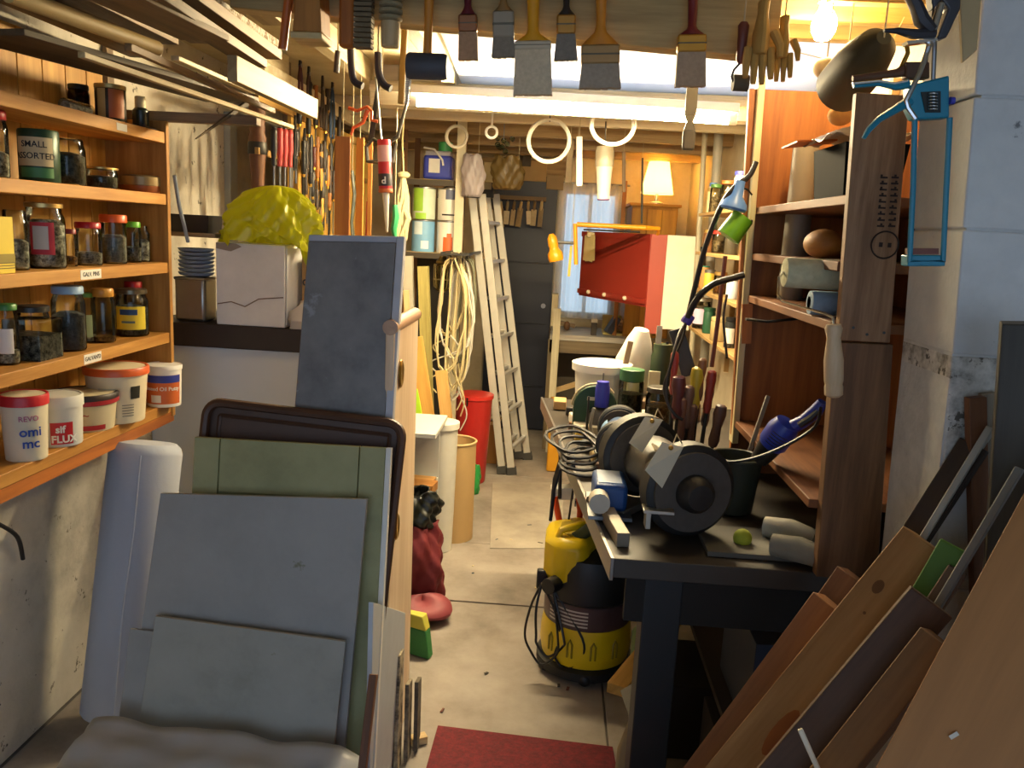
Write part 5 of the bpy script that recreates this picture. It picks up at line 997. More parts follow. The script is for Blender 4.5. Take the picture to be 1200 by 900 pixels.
c, w_, h_ = rect(340, -25, 384, 44, 1.93); t = thing('wooden_float', 'upright brown wooden block with a cream sole at the beam end', 'block', c); part('block_body', B().slab([(-w_*.38, -.02, .008), (w_*.4, -.02, .008), (w_*.32, -.02, h_), (-w_*.25, -.02, h_)], (0, .08, 0)), W('#a8702c', '#80501a', 'Z'), t, bev=.003); part('sole', B().box((0, .02, 0), (w_*.85, .09, .014)), W('#d6bd86', '#b99a5e', 'X'), t, bev=.003); part('hanger', B().cyl((0, .02, h_), (0, .06, ZC-c.z), .003, 6), STEEL, t)
p0, p1 = at(331, 58, 1.96), at(341, -25, 1.96); stick('tapered_handle', 'glossy orange tapered handle hanging beside the wooden block', 'handle', p0, p1, .02, .02, P('#b5602a', .3), round_=True); cord('glossy tapered handle', p1, 2.2)
p0, p1 = at(470, 122, 2.3), at(475, 24, 2.3); t = thing('wire_brush', 'long thin wire brush hanging behind the mallet', 'brush', p0, frame(z=(p1-p0), y=(0, 1, 0))); L = (p1-p0).length
part('spine', B().box((0, 0, L/2), (.016, .02, L)), W('#b08a3a', '#8d6b26', 'Z'), t, bev=.003)
b = B()
for i in range(26): b.cyl((.008, 0, L*.02+L*.55*i/26), (.024, 0, L*.02+L*.55*i/26+.004), .0018, 5)
part('wire_bristles', b, STEEL, t); cord('thin wire brush', p1)
def curved_handle(label, pts, Y, r, m):
    q = [at(x, y, Y) for x, y in pts]; t = solo('curved_handle', label, 'handle', B().tube(sm(q), r, 10, sq=.6), m, q[0], world=True); cord(label.split(' hanging')[0], q[0]); return t
curved_handle('dark curved scraper handle hanging under the bench brush', [(411, 58), (412, 80), (415, 95), (425, 101)], 2.05, .014, DARKW('Z')); curved_handle('second dark curved handle hanging under the pale brush', [(443, 62), (444, 85), (449, 98), (458, 104)], 2.05, .015, DARKW('Z')); curved_handle('narrow black wooden handle hanging behind the orange brush', [(396, 60), (395, 72), (394, 85)], 2.2, .012, DARKW('Z'))
# rasp like bar hanging before the tube light, small roller, gloves
p0, p1 = at(806, 176, 2.5), at(812, 96, 2.5); t = thing('steel_scraper', 'long dark steel scraper hanging before the tube light', 'scraper', p0, frame(z=(p1-p0), y=(0, 1, 0))); L = (p1-p0).length
part('blade', B().slab([(-.017, -.003, L*.52), (.017, -.003, L*.52), (.016, -.003, L), (-.016, -.003, L)], (0, .006, 0)), P('#5a5448', .5, .4), t, bev=.001); part('neck', B().slab([(-.016, -.005, L*.3), (.016, -.005, L*.3), (.009, -.004, L*.42), (.0165, -.003, L*.52), (-.0165, -.003, L*.52), (-.009, -.004, L*.42)], (0, .008, 0)), P('#5a5448', .5, .4), t); part('handle', B().box((0, 0, L*.15), (.036, .018, L*.3)), P('#4d463a', .6), t, bev=.006); cord('long steel scraper', p1, 2.199)
p = at(872, 26, 1.95); k = mpp(p); t = thing('mini_roller', 'little paint roller with a worn dark red handle on the beam', 'roller', p); part('handle', B().lathe([(.004, -.088), (.010, -.08), (.011, -.03), (.013, -.008), (.008, 0), (0, 0)], n=12), P('#6b3427', .5), t); part('wire', B().tube([(0, 0, -.086), (-.012, 0, -.1), (-.016, 0, -.115), (-.012, 0, -.125), (-.008, 0, -.128)], .0025, 6), IRON, t); part('sleeve', B().cyl((-.012, 0, -.128), (.022, 0, -.128), .018, 14), P('#57503f', .8), t); cord('little paint roller', p, 2.199)
def glove_(k):
    b = B().tube([(0, 0, .045*k), (0, 0, .02*k), (0, 0, -.02*k), (0, 0, -.055*k), (0, 0, -.065*k)], [.024*k, .022*k, .034*k, .034*k, .028*k], 14, sq=.5)
    for i in range(4): x = (-.024+.016*i)*k; b.tube([(x, 0, -.05*k), (x*1.1, -.004*k, -.085*k), (x*1.15, -.012*k, -(.115+.012*(1.5-abs(i-1.5)))*k)], [.0095*k, .009*k, .006*k], 8)
    return b.tube([(.028*k, 0, -.015*k), (.042*k, -.008*k, -.045*k), (.044*k, -.012*k, -.07*k)], [.011*k, .0095*k, .006*k], 8)
p = at(893, 28, 1.93); solo('work_glove', 'limp tan work glove hanging near the glowing bulb', 'glove', glove_(1.0), P('#b08d4a', .8, 0, .2, 30, .6), p); cord('tan work glove', p)
p = at(918, 40, 1.96); solo('work_glove_pair', 'second stiff tan glove hanging closest to the bulb', 'glove', glove_(.8), P('#a8853f', .8, 0, .2, 30, .6), p); cord('stiff tan glove', p)
for k, (y0, X0, X1) in enumerate(((2.08, .60, .95), (2.26, .5, .95), (2.45, .5, .95))): struct('rafter', B().span((X0, y0, 2.12), (X1, y0+.045, 2.199)), W('#c9a862', '#a07f3f', 'X'), .003)
solo('cobweb_line', 'sagging dusty cobweb strand by the bulb', 'cobweb', B().tube([at(930, 60, 2.1), at(990, 75, 2.1), at(1040, 60, 2.1), at(1060, 20, 2.1)], .0012, 5), P('#b9a777', .9), at(930, 60, 2.1), world=True)

# ================================================================== RIGHT: shelf unit at the opening
YN, YFu = 1.70, 2.50
su = thing('shelf_unit', 'tall brown board shelf unit standing on the bench by the pier', 'shelf', (.75, 2.1, .85))
zj_ = at(985, 400, YN).z
up = [at(1004, 108, YN), at(1066, 112, YN), at(1043, 402, YN), at(982, 399, YN)]; lo_ = [at(979, 401, YN), at(1047, 404, YN), at(1030, 668, YN), at(958, 664, YN)]
lo_[2].z = lo_[3].z = .853
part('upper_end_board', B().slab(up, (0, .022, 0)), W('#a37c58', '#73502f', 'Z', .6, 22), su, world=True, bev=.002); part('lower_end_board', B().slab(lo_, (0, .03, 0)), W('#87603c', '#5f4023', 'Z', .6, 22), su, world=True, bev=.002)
M_UN = W('#8f5727', '#6b3d18', 'Z')
part('far_end_board', B().slab([(.575, YFu, .853), (.94, YFu, .853), (.94, YFu, 1.99), (.52, YFu, 1.99)], (0, .022, 0)), W('#a8662a', '#7d4618', 'Z'), su, world=True, bev=.002)
part('front_batten', B().slab([at(858, 520, 2.48), at(865, 520, 2.48), at(898, 88, 2.48), at(890, 88, 2.48)], (0, .05, 0)), W('#ddd0a4', '#bfae7c', 'Z'), su, world=True, bev=.002, label='pale front batten')
part('back_board', B().span((.945, 1.73, .853), (.96, 2.52, 1.99)), M_UN, su, world=True)
SHZ = [at(960, 234, 1.95).z, at(955, 303, 2.0).z, at(955, 368, 1.9).z, at(930, 545, 2.0).z]
for z in SHZ: part('shelf_board', B().span((.572, 1.726, z-.02), (.944, 2.498, z)), W('#87542a', '#613717', 'Y'), su, world=True, bev=.002)
0 and part('diagonal_brace', B().slab([(.62, 2.3, 1.20), (.64, 1.75, 1.13), (.64, 1.75, 1.17), (.62, 2.3, 1.24)], (.02, 0, 0)), W('#8f6235', '#6b431f', 'Y'), su, world=True)
part('batten_block', B().slab([at(869, 356, 2.49), at(881, 356, 2.49), at(879, 402, 2.49), at(868, 402, 2.49)], (0, -.015, 0)), W('#b8743a', '#965420', 'Z'), su, world=True, label='orange brown block')
# stamped marks on the upper end board
SM = P('#2b1c14', .8)
cs = at(1037, 287, YN-.0015); part('stamp_ring', B().ring(cs, .0265, .0016, 'Y', 28, 4), SM, su, world=True)
for dx in (-.008, .009): part('stamp_mark', B().box(cs+Vector((dx, 0, 0)), (.007, .001, .009)), SM, su, world=True)
for cx, y0, y1 in ((1036, 208, 265), (1049, 208, 265)):
    for j in range(9):
        y = y0+(y1-y0)*j/8; c = at(cx-(y-208)*.07, y, YN-.001)
        part('stamp_letter', B().box(c, (.014, .001, .0036)).box(c+Vector((random.uniform(-.005, .005), 0, .003)), (.004, .001, .005)), SM, su, world=True)
for x, y in ((1016, 398), (1000, 390), (1036, 396)): part('nail_head', B().cyl(at(x, y-6, YN-.001), at(x, y-6, YN+.001), .003, 8), IRON, su, world=True)
# things on the shelf unit
c, w_, h_ = rect(938, 176, 998, 232, 1.86); t = thing('black_bin', 'black plastic bin on the top shelf of the brown unit', 'bin', (.645, 1.90, SHZ[0]+.001)); part('bin_body', B().slab([(-.055, -.1, 0), (.055, -.1, 0), (.055, .1, 0), (-.055, .1, 0)], (0, 0, .004)).slab([(-.055, -.1, 0), (.055, -.1, 0), (.065, -.11, .11), (-.065, -.11, .11)], (0, .004, 0)).slab([(-.055, .1, 0), (.055, .1, 0), (.065, .11, .11), (-.065, .11, .11)], (0, -.004, 0)).slab([(-.055, -.1, 0), (-.055, .1, 0), (-.065, .11, .11), (-.065, -.11, .11)], (.004, 0, 0)).slab([(.055, -.1, 0), (.055, .1, 0), (.065, .11, .11), (.065, -.11, .11)], (-.004, 0, 0)), P('#101214', .8, 0, .1, 18, .05, .08), t)
def pack(u, v): x = -.085+.17*u; y = -.11+.22*v; return (x, y, .02+.022*math.sin(PI*u)*math.sin(PI*v)**.5+.006*math.sin(u*21+v*13)-.018*max(0, .3-u))
t = thing('clear_packet', 'clear crinkled packet with an orange corner lying on the black bin', 'packet', (.635, 1.90, SHZ[0]+.108)); part('film', B().grid(pack, 18, 18), THIN('#cdb79c', .25, .25), t, solid=.0015); part('orange_insert', B().slab([(-.12, .02, .012), (-.02, .06, .024), (-.02, .11, .022), (-.13, .11, .006)], (0, 0, .004)), P('#e06a1e', .5), t, label='orange insert sticking out')
for k in range(2): part('print_mark', B().ring((-.01+.03*k, -.108, .024), .006, .0015, 'Y', 12, 4), WHITE, t)
solo('brown_jar_top', 'rounded tan wooden ball end on the second shelf of the unit', 'ball', B().sph((0, 0, .0), 1, 18, 10, (.045, .06, .035)), W('#b5803f', '#91602a', 'Y'), (.63, 2.02, SHZ[1]+.035))
solo('amber_sheet', 'orange stained offcut standing behind the clear packet', 'offcut', B().box((0, 0, .05), (.12, .02, .1)), W('#c96f22', '#a04f12', 'X'), (.80, 2.3, SHZ[0]+.001), Euler((0, 0, .3)), bev=.002)
solo('white_pipe', 'dull grey plastic pipe standing inside the unit at the back', 'pipe', B().lathe([(.035, 0), (.035, .42), (.03, .42), (.03, .0)], n=20), P('#8d8270', .5), (.665, 2.38, SHZ[2]+.001))
# dark ball reflector above the unit
p0, p1 = at(985, 104, 2.0), at(1036, 44, 1.80); t = thing('lamp_reflector', 'dark olive cone shaped reflector hanging beside the bulb', 'lamp', p0, frame(z=(p1-p0), y=(0, 1, 0))); L = (p1-p0).length; part('cone', B().lathe([(.05, 0), (.058, .004), (.056, L*.5), (.04, L*.85), (.015, L), (0, L)], n=28), P('#33301f', .6), t); cord('dark olive reflector', p1)
for k, (x, y) in enumerate(((968, 80), (985, 135))):
    p = at(x, y, 2.1); t = thing('rag', ['white crumpled rag by the bulb holder', 'orange rag wad on top of the unit'][k], 'rag', p); part('cloth', B().sph((0, 0, 0), 1, 16, 10, (.03, .03, .025)), P('#c99a5a' if k else '#d8cba8', .9, 0, .2, 40, .9), t)
    cord(['white crumpled rag', 'orange rag'][k], p)
# rollers
c = at(954, 321, 1.84); t = thing('paint_roller', 'paint roller with a fleecy cream sleeve and pale wooden handle', 'roller', c)
rz = mpp(c); part('sleeve', B().lathe([(.02, -.066), (.031, -.064), (.033, -.055), (.033, .055), (.031, .064), (.02, .066)], RY(PI/2), 26), P('#b7b594', .95, 0, .25, 70, 1.2), t)
fr = [at(x, y, 1.80) for x, y in ((921, 322), (913, 325), (912, 345), (917, 353), (968, 368), (976, 372), (977, 380))]
fr = [Vector(CAM+(v-CAM)*f_) for v, f_ in zip(fr, (1, 1, .99, .98, .925, .918, .917))]
fr[0] = Vector((c.x-.066, 1.84, c.z)); part('wire_frame', B().tube(fr, .0028, 8), CHROME, t, world=True)
ha, hb = at(977, 379, 1.65), at(977, 465, 1.65); Rh = frame(z=(hb-ha), y=(0, 1, 0)).to_4x4(); L = (hb-ha).length
part('handle', B().lathe([(.0, 0), (.014, .002), (.017, .01), (.013, L*.2), (.016, L*.34), (.019, L*.5), (.0185, L*.78), (.0165, L*.83), (.018, L*.86), (.0175, L*.97), (.012, L), (.01, L*.98)], T(ha-ORG[t.name]) @ Rh, 20), W('#cfb694', '#b3966f', 'Z'), t)
c = at(970, 349, 1.86); solo('roller_sleeve', 'pale blue roller sleeve below the cream one', 'sleeve', B().lathe([(.018, -.05), (.026, -.048), (.027, -.04), (.027, .045), (.024, .05), (.014, .05), (.014, -.05)], RY(PI/2), 22), P('#8fa4b8', .9, 0, .15, 70, 1.0), (c.x+.01, 1.86, SHZ[2]+.028))
# strap and blue heat gun with its cable
s_ = [at(x, y, 2.25) for x, y in ((874, 374), (900, 377), (930, 374), (958, 370))]; solo('black_strap', 'black rubber strap stretched across the unit opening', 'strap', B().tube(s_, .011, 8, sq=.35), P('#26241f', .5), s_[0], world=True)
a, e = at(944, 470, 1.95), at(903, 522, 2.0); t = thing('heat_gun', 'blue heat gun lying nozzle down at the shelf unit opening', 'heat gun', e, frame(z=(a-e), y=(0, 1, 0))); M_HG = P('#23379a', .4)
part('body', B().lathe([(.03, 0), (.036, .01), (.038, .05), (.03, .075), (0, .08)], n=22), M_HG, t); part('nozzle', B().lathe([(.022, -.05), (.026, -.03), (.03, 0)], n=20), P('#242220', .5, .4), t); part('grip', B().tube([(.01, 0, .06), (.028, 0, .10), (.036, 0, .14), (.034, 0, .165)], [.018, .016, .017, .012], 12), M_HG, t); part('grip_insert', B().tube([(.02, -.012, .09), (.03, -.014, .12), (.034, -.012, .145)], [.009, .009, .007], 8), BLACK, t)
for k in range(5): part('vent_slot', B().ring((0, 0, .018+.008*k), .0375, .0012, 'Z', 22, 4, -2.4, -1.2), BLACK, t)
cb_ = [at(x, y, 1.85+.03*i) for i, (x, y) in enumerate(((962, 478), (955, 500), (925, 520), (890, 535), (862, 541), (840, 540)))]
solo('heat_gun_cable', 'thin black cable sagging from the blue heat gun', 'cable', B().tube(sm(cb_), .004, 6), BLACK, cb_[0], world=True)
stick('grey_lath', 'thin grey lath leaning inside the shelf unit', 'lath', at(872, 548, 2.2), at(900, 464, 2.3), .012, .008, P('#8a8172', .6), up=(0, 1, 0))

# ---- caulking gun, clamps at the pier
YG = 1.42; M_TQ = P('#1d7f99', .4)
gt_ = thing('caulking_gun', 'turquoise caulking gun hanging by its rod before the pier', 'caulking gun', at(1093, 100, YG))
A_ = lambda x, y, dy=0: at(x, y, YG+dy)
part('cradle', B().tube([A_(1072, 138), A_(1070, 220), A_(1066, 306), A_(1105, 306), A_(1109, 220), A_(1113, 138)], .0048, 8), M_TQ, gt_, world=True)
part('cradle_foot', B().slab([A_(1064, 299), A_(1108, 299), A_(1108, 312), A_(1064, 312)], (0, .03, 0)), M_TQ, gt_, world=True, bev=.002); part('plunger_plate', B().slab([A_(1068, 291), A_(1100, 291), A_(1100, 298), A_(1068, 298)], (0, .025, 0)), P('#6d3a2c', .5), gt_, world=True, label='rusty plunger plate')
part('housing', B().slab([A_(1066, 100), A_(1113, 88), A_(1113, 138), A_(1072, 140), A_(1066, 128)], (0, .028, 0)), M_TQ, gt_, world=True, bev=.003); part('spring_window', B().slab([A_(1079, 108, -.001), A_(1102, 107, -.001), A_(1102, 132, -.001), A_(1084, 132, -.001)], (0, -.0015, 0)), P('#1d2422', .6), gt_, world=True)
for k in range(6): part('spring_coil', B().ring(A_(1093, 110+3.6*k, -.006), .0065, .0014, 'Z', 12, 5), CHROME, gt_, world=True)
part('rod', B().cyl(A_(1096, 30, .012), A_(1093, 108, .012), .0038, 8), STEEL, gt_, world=True); part('bent_rod', B().tube([A_(1091, 48, -.01), A_(1078, 85, -.01), A_(1062, 118, -.01), A_(1064, 126, -.01), A_(1073, 139, -.01)], .0042, 8), CHROME, gt_, world=True)
part('upper_lever', B().tube([A_(1064, 98), A_(1050, 102), A_(1030, 98), A_(1000, 101)], [.010, .007, .005, .004], 8, sq=.8), M_TQ, gt_, world=True); part('lever_edge', B().tube([A_(1064, 95, -.006), A_(1048, 98, -.006), A_(1030, 95, -.006), A_(999, 98, -.006)], .0022, 6), CHROME, gt_, world=True)
part('trigger', B().tube([A_(1066, 118), A_(1050, 128), A_(1030, 140), A_(1018, 152), A_(1012, 162)], [.012, .01, .008, .007, .005], 8, sq=.7), M_TQ, gt_, world=True)
part('rivet', B().cyl(A_(1113, 118, -.002), A_(1118, 118, -.002), .006, 10), P('#3a3aa8', .4), gt_, world=True)
t = thing('rusty_gun', 'rusty brown clamp lever hanging behind the turquoise gun', 'clamp', at(1060, 88, 1.46)); part('lever', B().tube([at(x, y, 1.47) for x, y in ((1082, 84), (1060, 82), (1050, 86), (1030, 88), (999, 92))], [.012, .011, .007, .006, .005], 8), P('#6b4632', .6, .2), t, world=True); part('pivot_plate', B().slab([at(x, y, 1.455) for x, y in ((1062, 72), (1090, 72), (1090, 92), (1062, 92))], (0, .02, 0)), P('#5d4030', .6, .2), t, world=True, bev=.003); part('hook_wire', B().tube([at(1062, 50, 1.47), at(1064, 62, 1.47), at(1056, 80, 1.47)], .004, 6), M_BRASS, t, world=True); part('hanger', B().cyl(at(1085, 78, 1.47), Vector((at(1085, 78, 1.47).x, 1.47, ZC)), .002, 6), IRON, t, world=True)
qc = thing('bar_clamp', 'black pistol grip bar clamp hanging at the top of the pier', 'clamp', at(1090, 20, 1.38)); M_QC = P('#34343a', .45); q_ = lambda x, y: at(x, y, 1.38)
part('clamp_body', B().slab([q_(1090, -25), q_(1128, -25), q_(1126, 10), q_(1110, 44), q_(1098, 46), q_(1112, 10), q_(1104, -2), q_(1094, 12)], (0, .025, 0)), M_QC, qc, world=True, bev=.003); part('pistol_grip', B().tube([q_(1060, -20), q_(1074, 8), q_(1080, 24), q_(1092, 36)], [.012, .014, .016, .012], 8, sq=.7), M_QC, qc, world=True); part('trigger', B().tube([q_(1095, 40), q_(1070, 40), q_(1052, 36), q_(1036, 36)], [.010, .011, .007, .004], 8, sq=.7), M_QC, qc, world=True); part('jaw_plate', B().slab([q_(1063, 48), q_(1098, 44), q_(1100, 47), q_(1064, 52)], (0, .02, 0)), CHROME, qc, world=True); part('screw', B().cyl(q_(1103, 4), q_(1093, 36), .006, 10), CHROME, qc, world=True)
part('hanger', B().cyl(q_(1110, -22), Vector((q_(1110, -22).x, 1.38, ZC)), .003, 6), IRON, qc, world=True)
cord('turquoise caulking gun', at(1096, 31, YG+.012))
struct('trim_5', B().slab([at(1120, -40, 1.44), at(1150, -40, 1.44), at(1142, 60, 1.44), at(1125, 75, 1.44)], (0, -.01, 0)), P('#b59d72', .8), .002)

# ================================================================== RIGHT: workbench and what stands on it
BZ = .85
wb_ = thing('workbench', 'dark workbench on blue grey legs running along the right', 'bench', (.5, 2.6, 0))
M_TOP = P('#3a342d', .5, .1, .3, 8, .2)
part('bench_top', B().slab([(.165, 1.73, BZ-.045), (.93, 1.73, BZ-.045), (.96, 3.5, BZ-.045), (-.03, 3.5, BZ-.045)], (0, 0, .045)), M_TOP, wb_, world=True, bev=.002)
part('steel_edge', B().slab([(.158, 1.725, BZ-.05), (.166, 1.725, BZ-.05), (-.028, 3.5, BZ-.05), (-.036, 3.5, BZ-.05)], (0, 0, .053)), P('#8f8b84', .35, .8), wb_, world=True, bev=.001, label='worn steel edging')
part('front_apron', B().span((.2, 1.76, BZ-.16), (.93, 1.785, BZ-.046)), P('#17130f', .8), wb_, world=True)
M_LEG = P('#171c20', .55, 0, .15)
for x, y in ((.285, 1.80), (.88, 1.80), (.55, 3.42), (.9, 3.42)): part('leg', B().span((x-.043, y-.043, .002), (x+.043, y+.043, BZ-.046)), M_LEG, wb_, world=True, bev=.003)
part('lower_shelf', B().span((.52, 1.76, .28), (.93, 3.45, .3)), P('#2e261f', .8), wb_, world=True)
part('back_rail', B().span((.16, 1.83, .42), (.20, 3.38, .5)), P('#2b2722', .7), wb_, world=True) if False else None
# bench grinder at the near corner
def grinder(name, label, c0, c1, R, mbody, mguard, Lm, col2=None):
    ax = (c1-c0); L = ax.length; Rm = frame(z=ax, y=(0, 0, 1)); t = thing(name, label, 'grinder', c0, None); M4 = Rm.to_4x4()
    part('motor', B().lathe([(R*.3, L*.2), (R*.62, L*.24), (R*.66, L*.3), (R*.66, L*.7), (R*.62, L*.76), (R*.3, L*.8)], M4, 28), mbody, t)
    for z in (0, L*.84):
        part('wheel_guard', B().lathe([(0, z-.0), (R*.42, z), (R*.45, z+.004), (R*.93, z+.006), (R, z+.012), (R, z+L*.15), (R*.9, z+L*.16), (0, z+L*.16)], M4, 36), mguard, t)
        part('wheel', B().lathe([(R*.3, z-.004), (R*.86, z-.004), (R*.86, z+.004)], M4, 32), P('#4c4640', .9, 0, .2, 60, .6), t)
        part('hub_nut', B().lathe([(0, z-.014), (R*.12, z-.014), (R*.14, z-.004)], M4, 6), IRON, t)
    h = c0.z-BZ
    part('pedestal', B().slab([Vector((-.05, L*.25, -h+.002)), Vector((.05, L*.25, -h+.002)), Vector((.05, L*.8, -h+.002)), Vector((-.05, L*.8, -h+.002))], (0, 0, max(.02, h-R*.5))), mguard, t, bev=.006)
    return t, M4, L
c0 = at(810, 596, 1.86); R0 = .112
if c0.z-BZ < R0+.012: c0.z = BZ+R0+.012
c1 = c0+Vector((-.10, .34, 0))
M_GR = P('#191a19', .55, .1); g1, M4, L = grinder('bench_grinder', 'large black bench grinder with a paper tag at the near bench corner', c0, c1, R0, P('#2b2926', .45, .3), M_GR, .3)
part('end_boss', B().lathe([(0, -.045), (.03, -.043), (.042, -.03), (.045, -.004), (.05, 0)], M4, 26), P('#1f1d1c', .55), g1)
part('tool_rest', B().box((-.08, -.02, -.04), (.07, .05, .008)).box((-.10, .0, -.065), (.012, .04, .05)), P('#b0aa9c', .35, .8), g1, bev=.001); part('spark_shield', B().box((-.075, .03, .085), (.05, .06, .004), Euler((0, .5, 0)).to_matrix()), P('#a39a84', .4, .5), g1)
c2 = at(722, 572, 2.40); c2.z = max(c2.z, BZ+.085); g2, M4b, L2 = grinder('bench_grinder', 'smaller blue bench grinder behind the black one', c2, c2+Vector((.02, .28, 0)), .072, P('#27466f', .4), P('#33373a', .45, .3), .25)
part('blue_label', B().grid(lambda u, v: (.0485*math.cos(2.2+u*1.2)*1.0, L2*(.35+.3*v), .0485*math.sin(2.2+u*1.2)), 10, 1), P('#7f9fc4', .4), g2, label='pale blue label')
part('white_switch_box', B().box((-.03, .12, -.055), (.07, .1, .045)), P('#b5b2a8', .45), g2, bev=.004)
bm_ = thing('belt_sander', 'blue power tool with a pale label at the bench edge by the tags', 'sander', (.17, 2.06, BZ+.004)); part('body', B().box((.0, .0, .05), (.085, .15, .07)), P('#234a86', .4), bm_, bev=.012); part('pale_label', B().box((-.002, -.0, .0862), (.06, .11, .002)), P('#b9c4d4', .5), bm_); part('motor_end', B().cyl((-.03, -.075, .05), (-.03, -.12, .05), .026, 14), P('#b8b0a0', .45), bm_); part('base_plate', B().box((0, 0, .006), (.11, .2, .01)), STEEL, bm_, bev=.001)
for k in range(9):
    x_ = .11+random.uniform(-.03, .05)-.02*k; y_ = 2.25+.13*k; x_ = .165-.195*(y_-1.73)/1.77+random.uniform(.04, .10)
    solo('bench_offcut', ['small grey metal block', 'rusty hinge plate', 'pale wood wedge', 'dark rubber wheel piece', 'yellow plastic scrap', 'brown wood chock', 'white plastic clip', 'black steel angle', 'tan cork block'][k]+' lying along the bench edge, '+['first past the blue tool', 'second along', 'third along', 'fourth along', 'before the green cover', 'beside the green cover', 'past the green cover', 'next to the motor cover', 'close to the white bucket'][k], 'scrap', B().box((0, 0, .018), (random.uniform(.03, .06), random.uniform(.04, .09), .036)), P(('#77756f', '#6a4a33', '#c2a56b', '#262524', '#c9a52c', '#75502c', '#cfcabd', '#2f2d2b', '#a88655')[k], .6), (x_, y_, BZ+.004), Euler((0, 0, random.uniform(-.6, .6))), bev=.004)
ct_ = thing('cable_tangle', 'tangle of black flex lying over the bench edge by the blue tool', 'cable', (.12, 2.42, BZ+.012))
for k in range(5):
    rr = random.Random(90+k); part('flex_loop', B().tube([(.07*math.cos(2*PI*i/20+k)*(1+.25*math.sin(2*PI*i/10+k))-.01*k, .11*math.sin(2*PI*i/20+k)+.02*k, .012*k+.03*(1+math.sin(2*PI*i/20+k))*.5) for i in range(20)], .0055, 6, True), BLACK, ct_)
for k in range(3): part('flex_tail', B().tube([(-.03, .05*k-.05, .012), (-.075, .05*k-.06, .0), (-.088, .05*k-.06, -.06), (-.092, .05*k-.05, -.14-.03*k)], .0055, 6), BLACK, ct_)
# paper tags tied to the machines
def tag4(label, pts, Y0, Y1):
    q = [at(x, y, Y0 if i in (2, 3) else Y1) for i, (x, y) in enumerate(pts)]; c = (q[0]+q[1])/2
    t = thing('paper_tag', label, 'tag', c); nn = (q[1]-q[0]).cross(q[3]-q[0]).normalized()*.0012
    part('card', B().slab(q, nn), P('#c4bda6', .8, 0, .08, 30, .05), t, world=True); part('eyelet', B().sph(q[0].lerp(q[1], .5)+(q[3]-q[0])*.12, .006), M_BRASS, t, world=True); part('string', B().tube([c, c+Vector((.01, .02, .02)), c+Vector((.03, .05, -.01))], .0015, 5), P('#b0a27c', .9), t, world=True); return t
tag4('big tilted paper tag tied to the near grinder', [(776, 518), (801, 524), (776, 572), (756, 551)], 1.80, 1.84); tag4('smaller paper tag tied to the far wheel guard', [(756, 488), (777, 492), (753, 530), (737, 519)], 2.0, 2.04)
# vice blocks on the near corner
stick('steel_block', 'worn steel bar lying at the bench corner beside the grinder', 'bar', (.19, 1.80, BZ+.018), (.165, 1.98, BZ+.018), .03, .034, P('#7d7465', .5, .4)); stick('steel_plate', 'flat grey plate lying behind the worn steel bar', 'plate', (.17, 2.02, BZ+.012), (.24, 2.12, BZ+.012), .09, .02, P('#8f887a', .4, .5))
solo('rubber_plug', 'short black rubber plug lying on the bench corner', 'foot', B().cyl((0, 0, 0), (.045, .02, 0), .016, 12), BLACK, (.12, 2.06, BZ+.017))
# green machine, box and clamp along the bench edge
p = at(694, 520, 2.85); t = thing('pulley_cover', 'dark green cast wheel guard standing at the bench edge', 'guard', (p.x, 2.85, BZ+.001)); r = 25*mpp(p); part('guard_plate', B().slab([(r*math.cos(a), -.02, max(0, .11+r*math.sin(a))) for a in [PI*i/14*1.0 for i in range(15)]]+[(-r, -.02, 0), (r, -.02, 0)], (0, .05, 0)), P('#1f3f27', .5, .1), t, bev=.004); part('cream_rim', B().tube([(r*1.02*math.cos(a), .0, .11+r*1.02*math.sin(a)) for a in [PI*i/14 for i in range(3, 15)]], .007, 8), P('#a59a78', .6), t); part('hub', B().cyl((0, -.035, .09), (0, -.02, .09), .02, 12), IRON, t); part('slot', B().box((.0, -.0215, .14), (.06, .003, .012)), P('#c9c0a4', .5), t)
c, w_, h_ = rect(716, 488, 757, 514, 3.05); t = thing('red_white_box', 'flat box with a white lid and red sides on the bench', 'box', (c.x, 3.05, BZ+.001)); hb_ = max(.05, at(736, 488, 3.05).z-BZ); part('box_body', B().span((-.07, -.06, 0), (.075, .08, hb_*.68)), P('#8f2a25', .5), t, bev=.002); part('lid', B().span((-.075, -.065, hb_*.68+.001), (.08, .085, hb_)), P('#cfc7b2', .5), t, bev=.003); 
for k in range(3): part('print_mark', B().box((-.035+.03*k, -.0605, hb_*.35), (.016, .001, .02)), P('#c9a89a', .6), t)
oc = thing('edge_clamp', 'orange clamp with a white pad and green knobbed screw on the bench edge', 'clamp', at(663, 600, 2.95)); q_ = lambda x, y, dy=0: at(x, y, 2.95+dy)
part('orange_frame', B().tube([q_(650, 582), q_(655, 608), q_(660, 622), q_(678, 618), q_(680, 598), q_(678, 584)], .012, 8), P('#d3481a', .4), oc, world=True); part('white_pad', B().slab([q_(645, 573), q_(673, 572), q_(672, 586), q_(646, 586)], (0, .06, 0)), P('#c9c6bb', .5), oc, world=True, bev=.003); part('screw_rod', B().cyl(q_(657, 506), q_(656, 584), .007, 10), IRON, oc, world=True); part('green_knob', B().lathe([(.0, -.018), (.018, -.016), (.02, 0), (.014, .014), (0, .016)], T(q_(658, 511)-ORG[oc.name]), 14), P('#2b6b3e', .45), oc); part('black_tip', B().cyl(q_(659, 498), q_(659, 506), .008, 10), BLACK, oc, world=True)
part('bracket', B().span((q_(678, 590).x-.01, 2.94, q_(678, 590).z-.01), (.12, 2.97, q_(678, 590).z+.012)), IRON, oc, world=True)
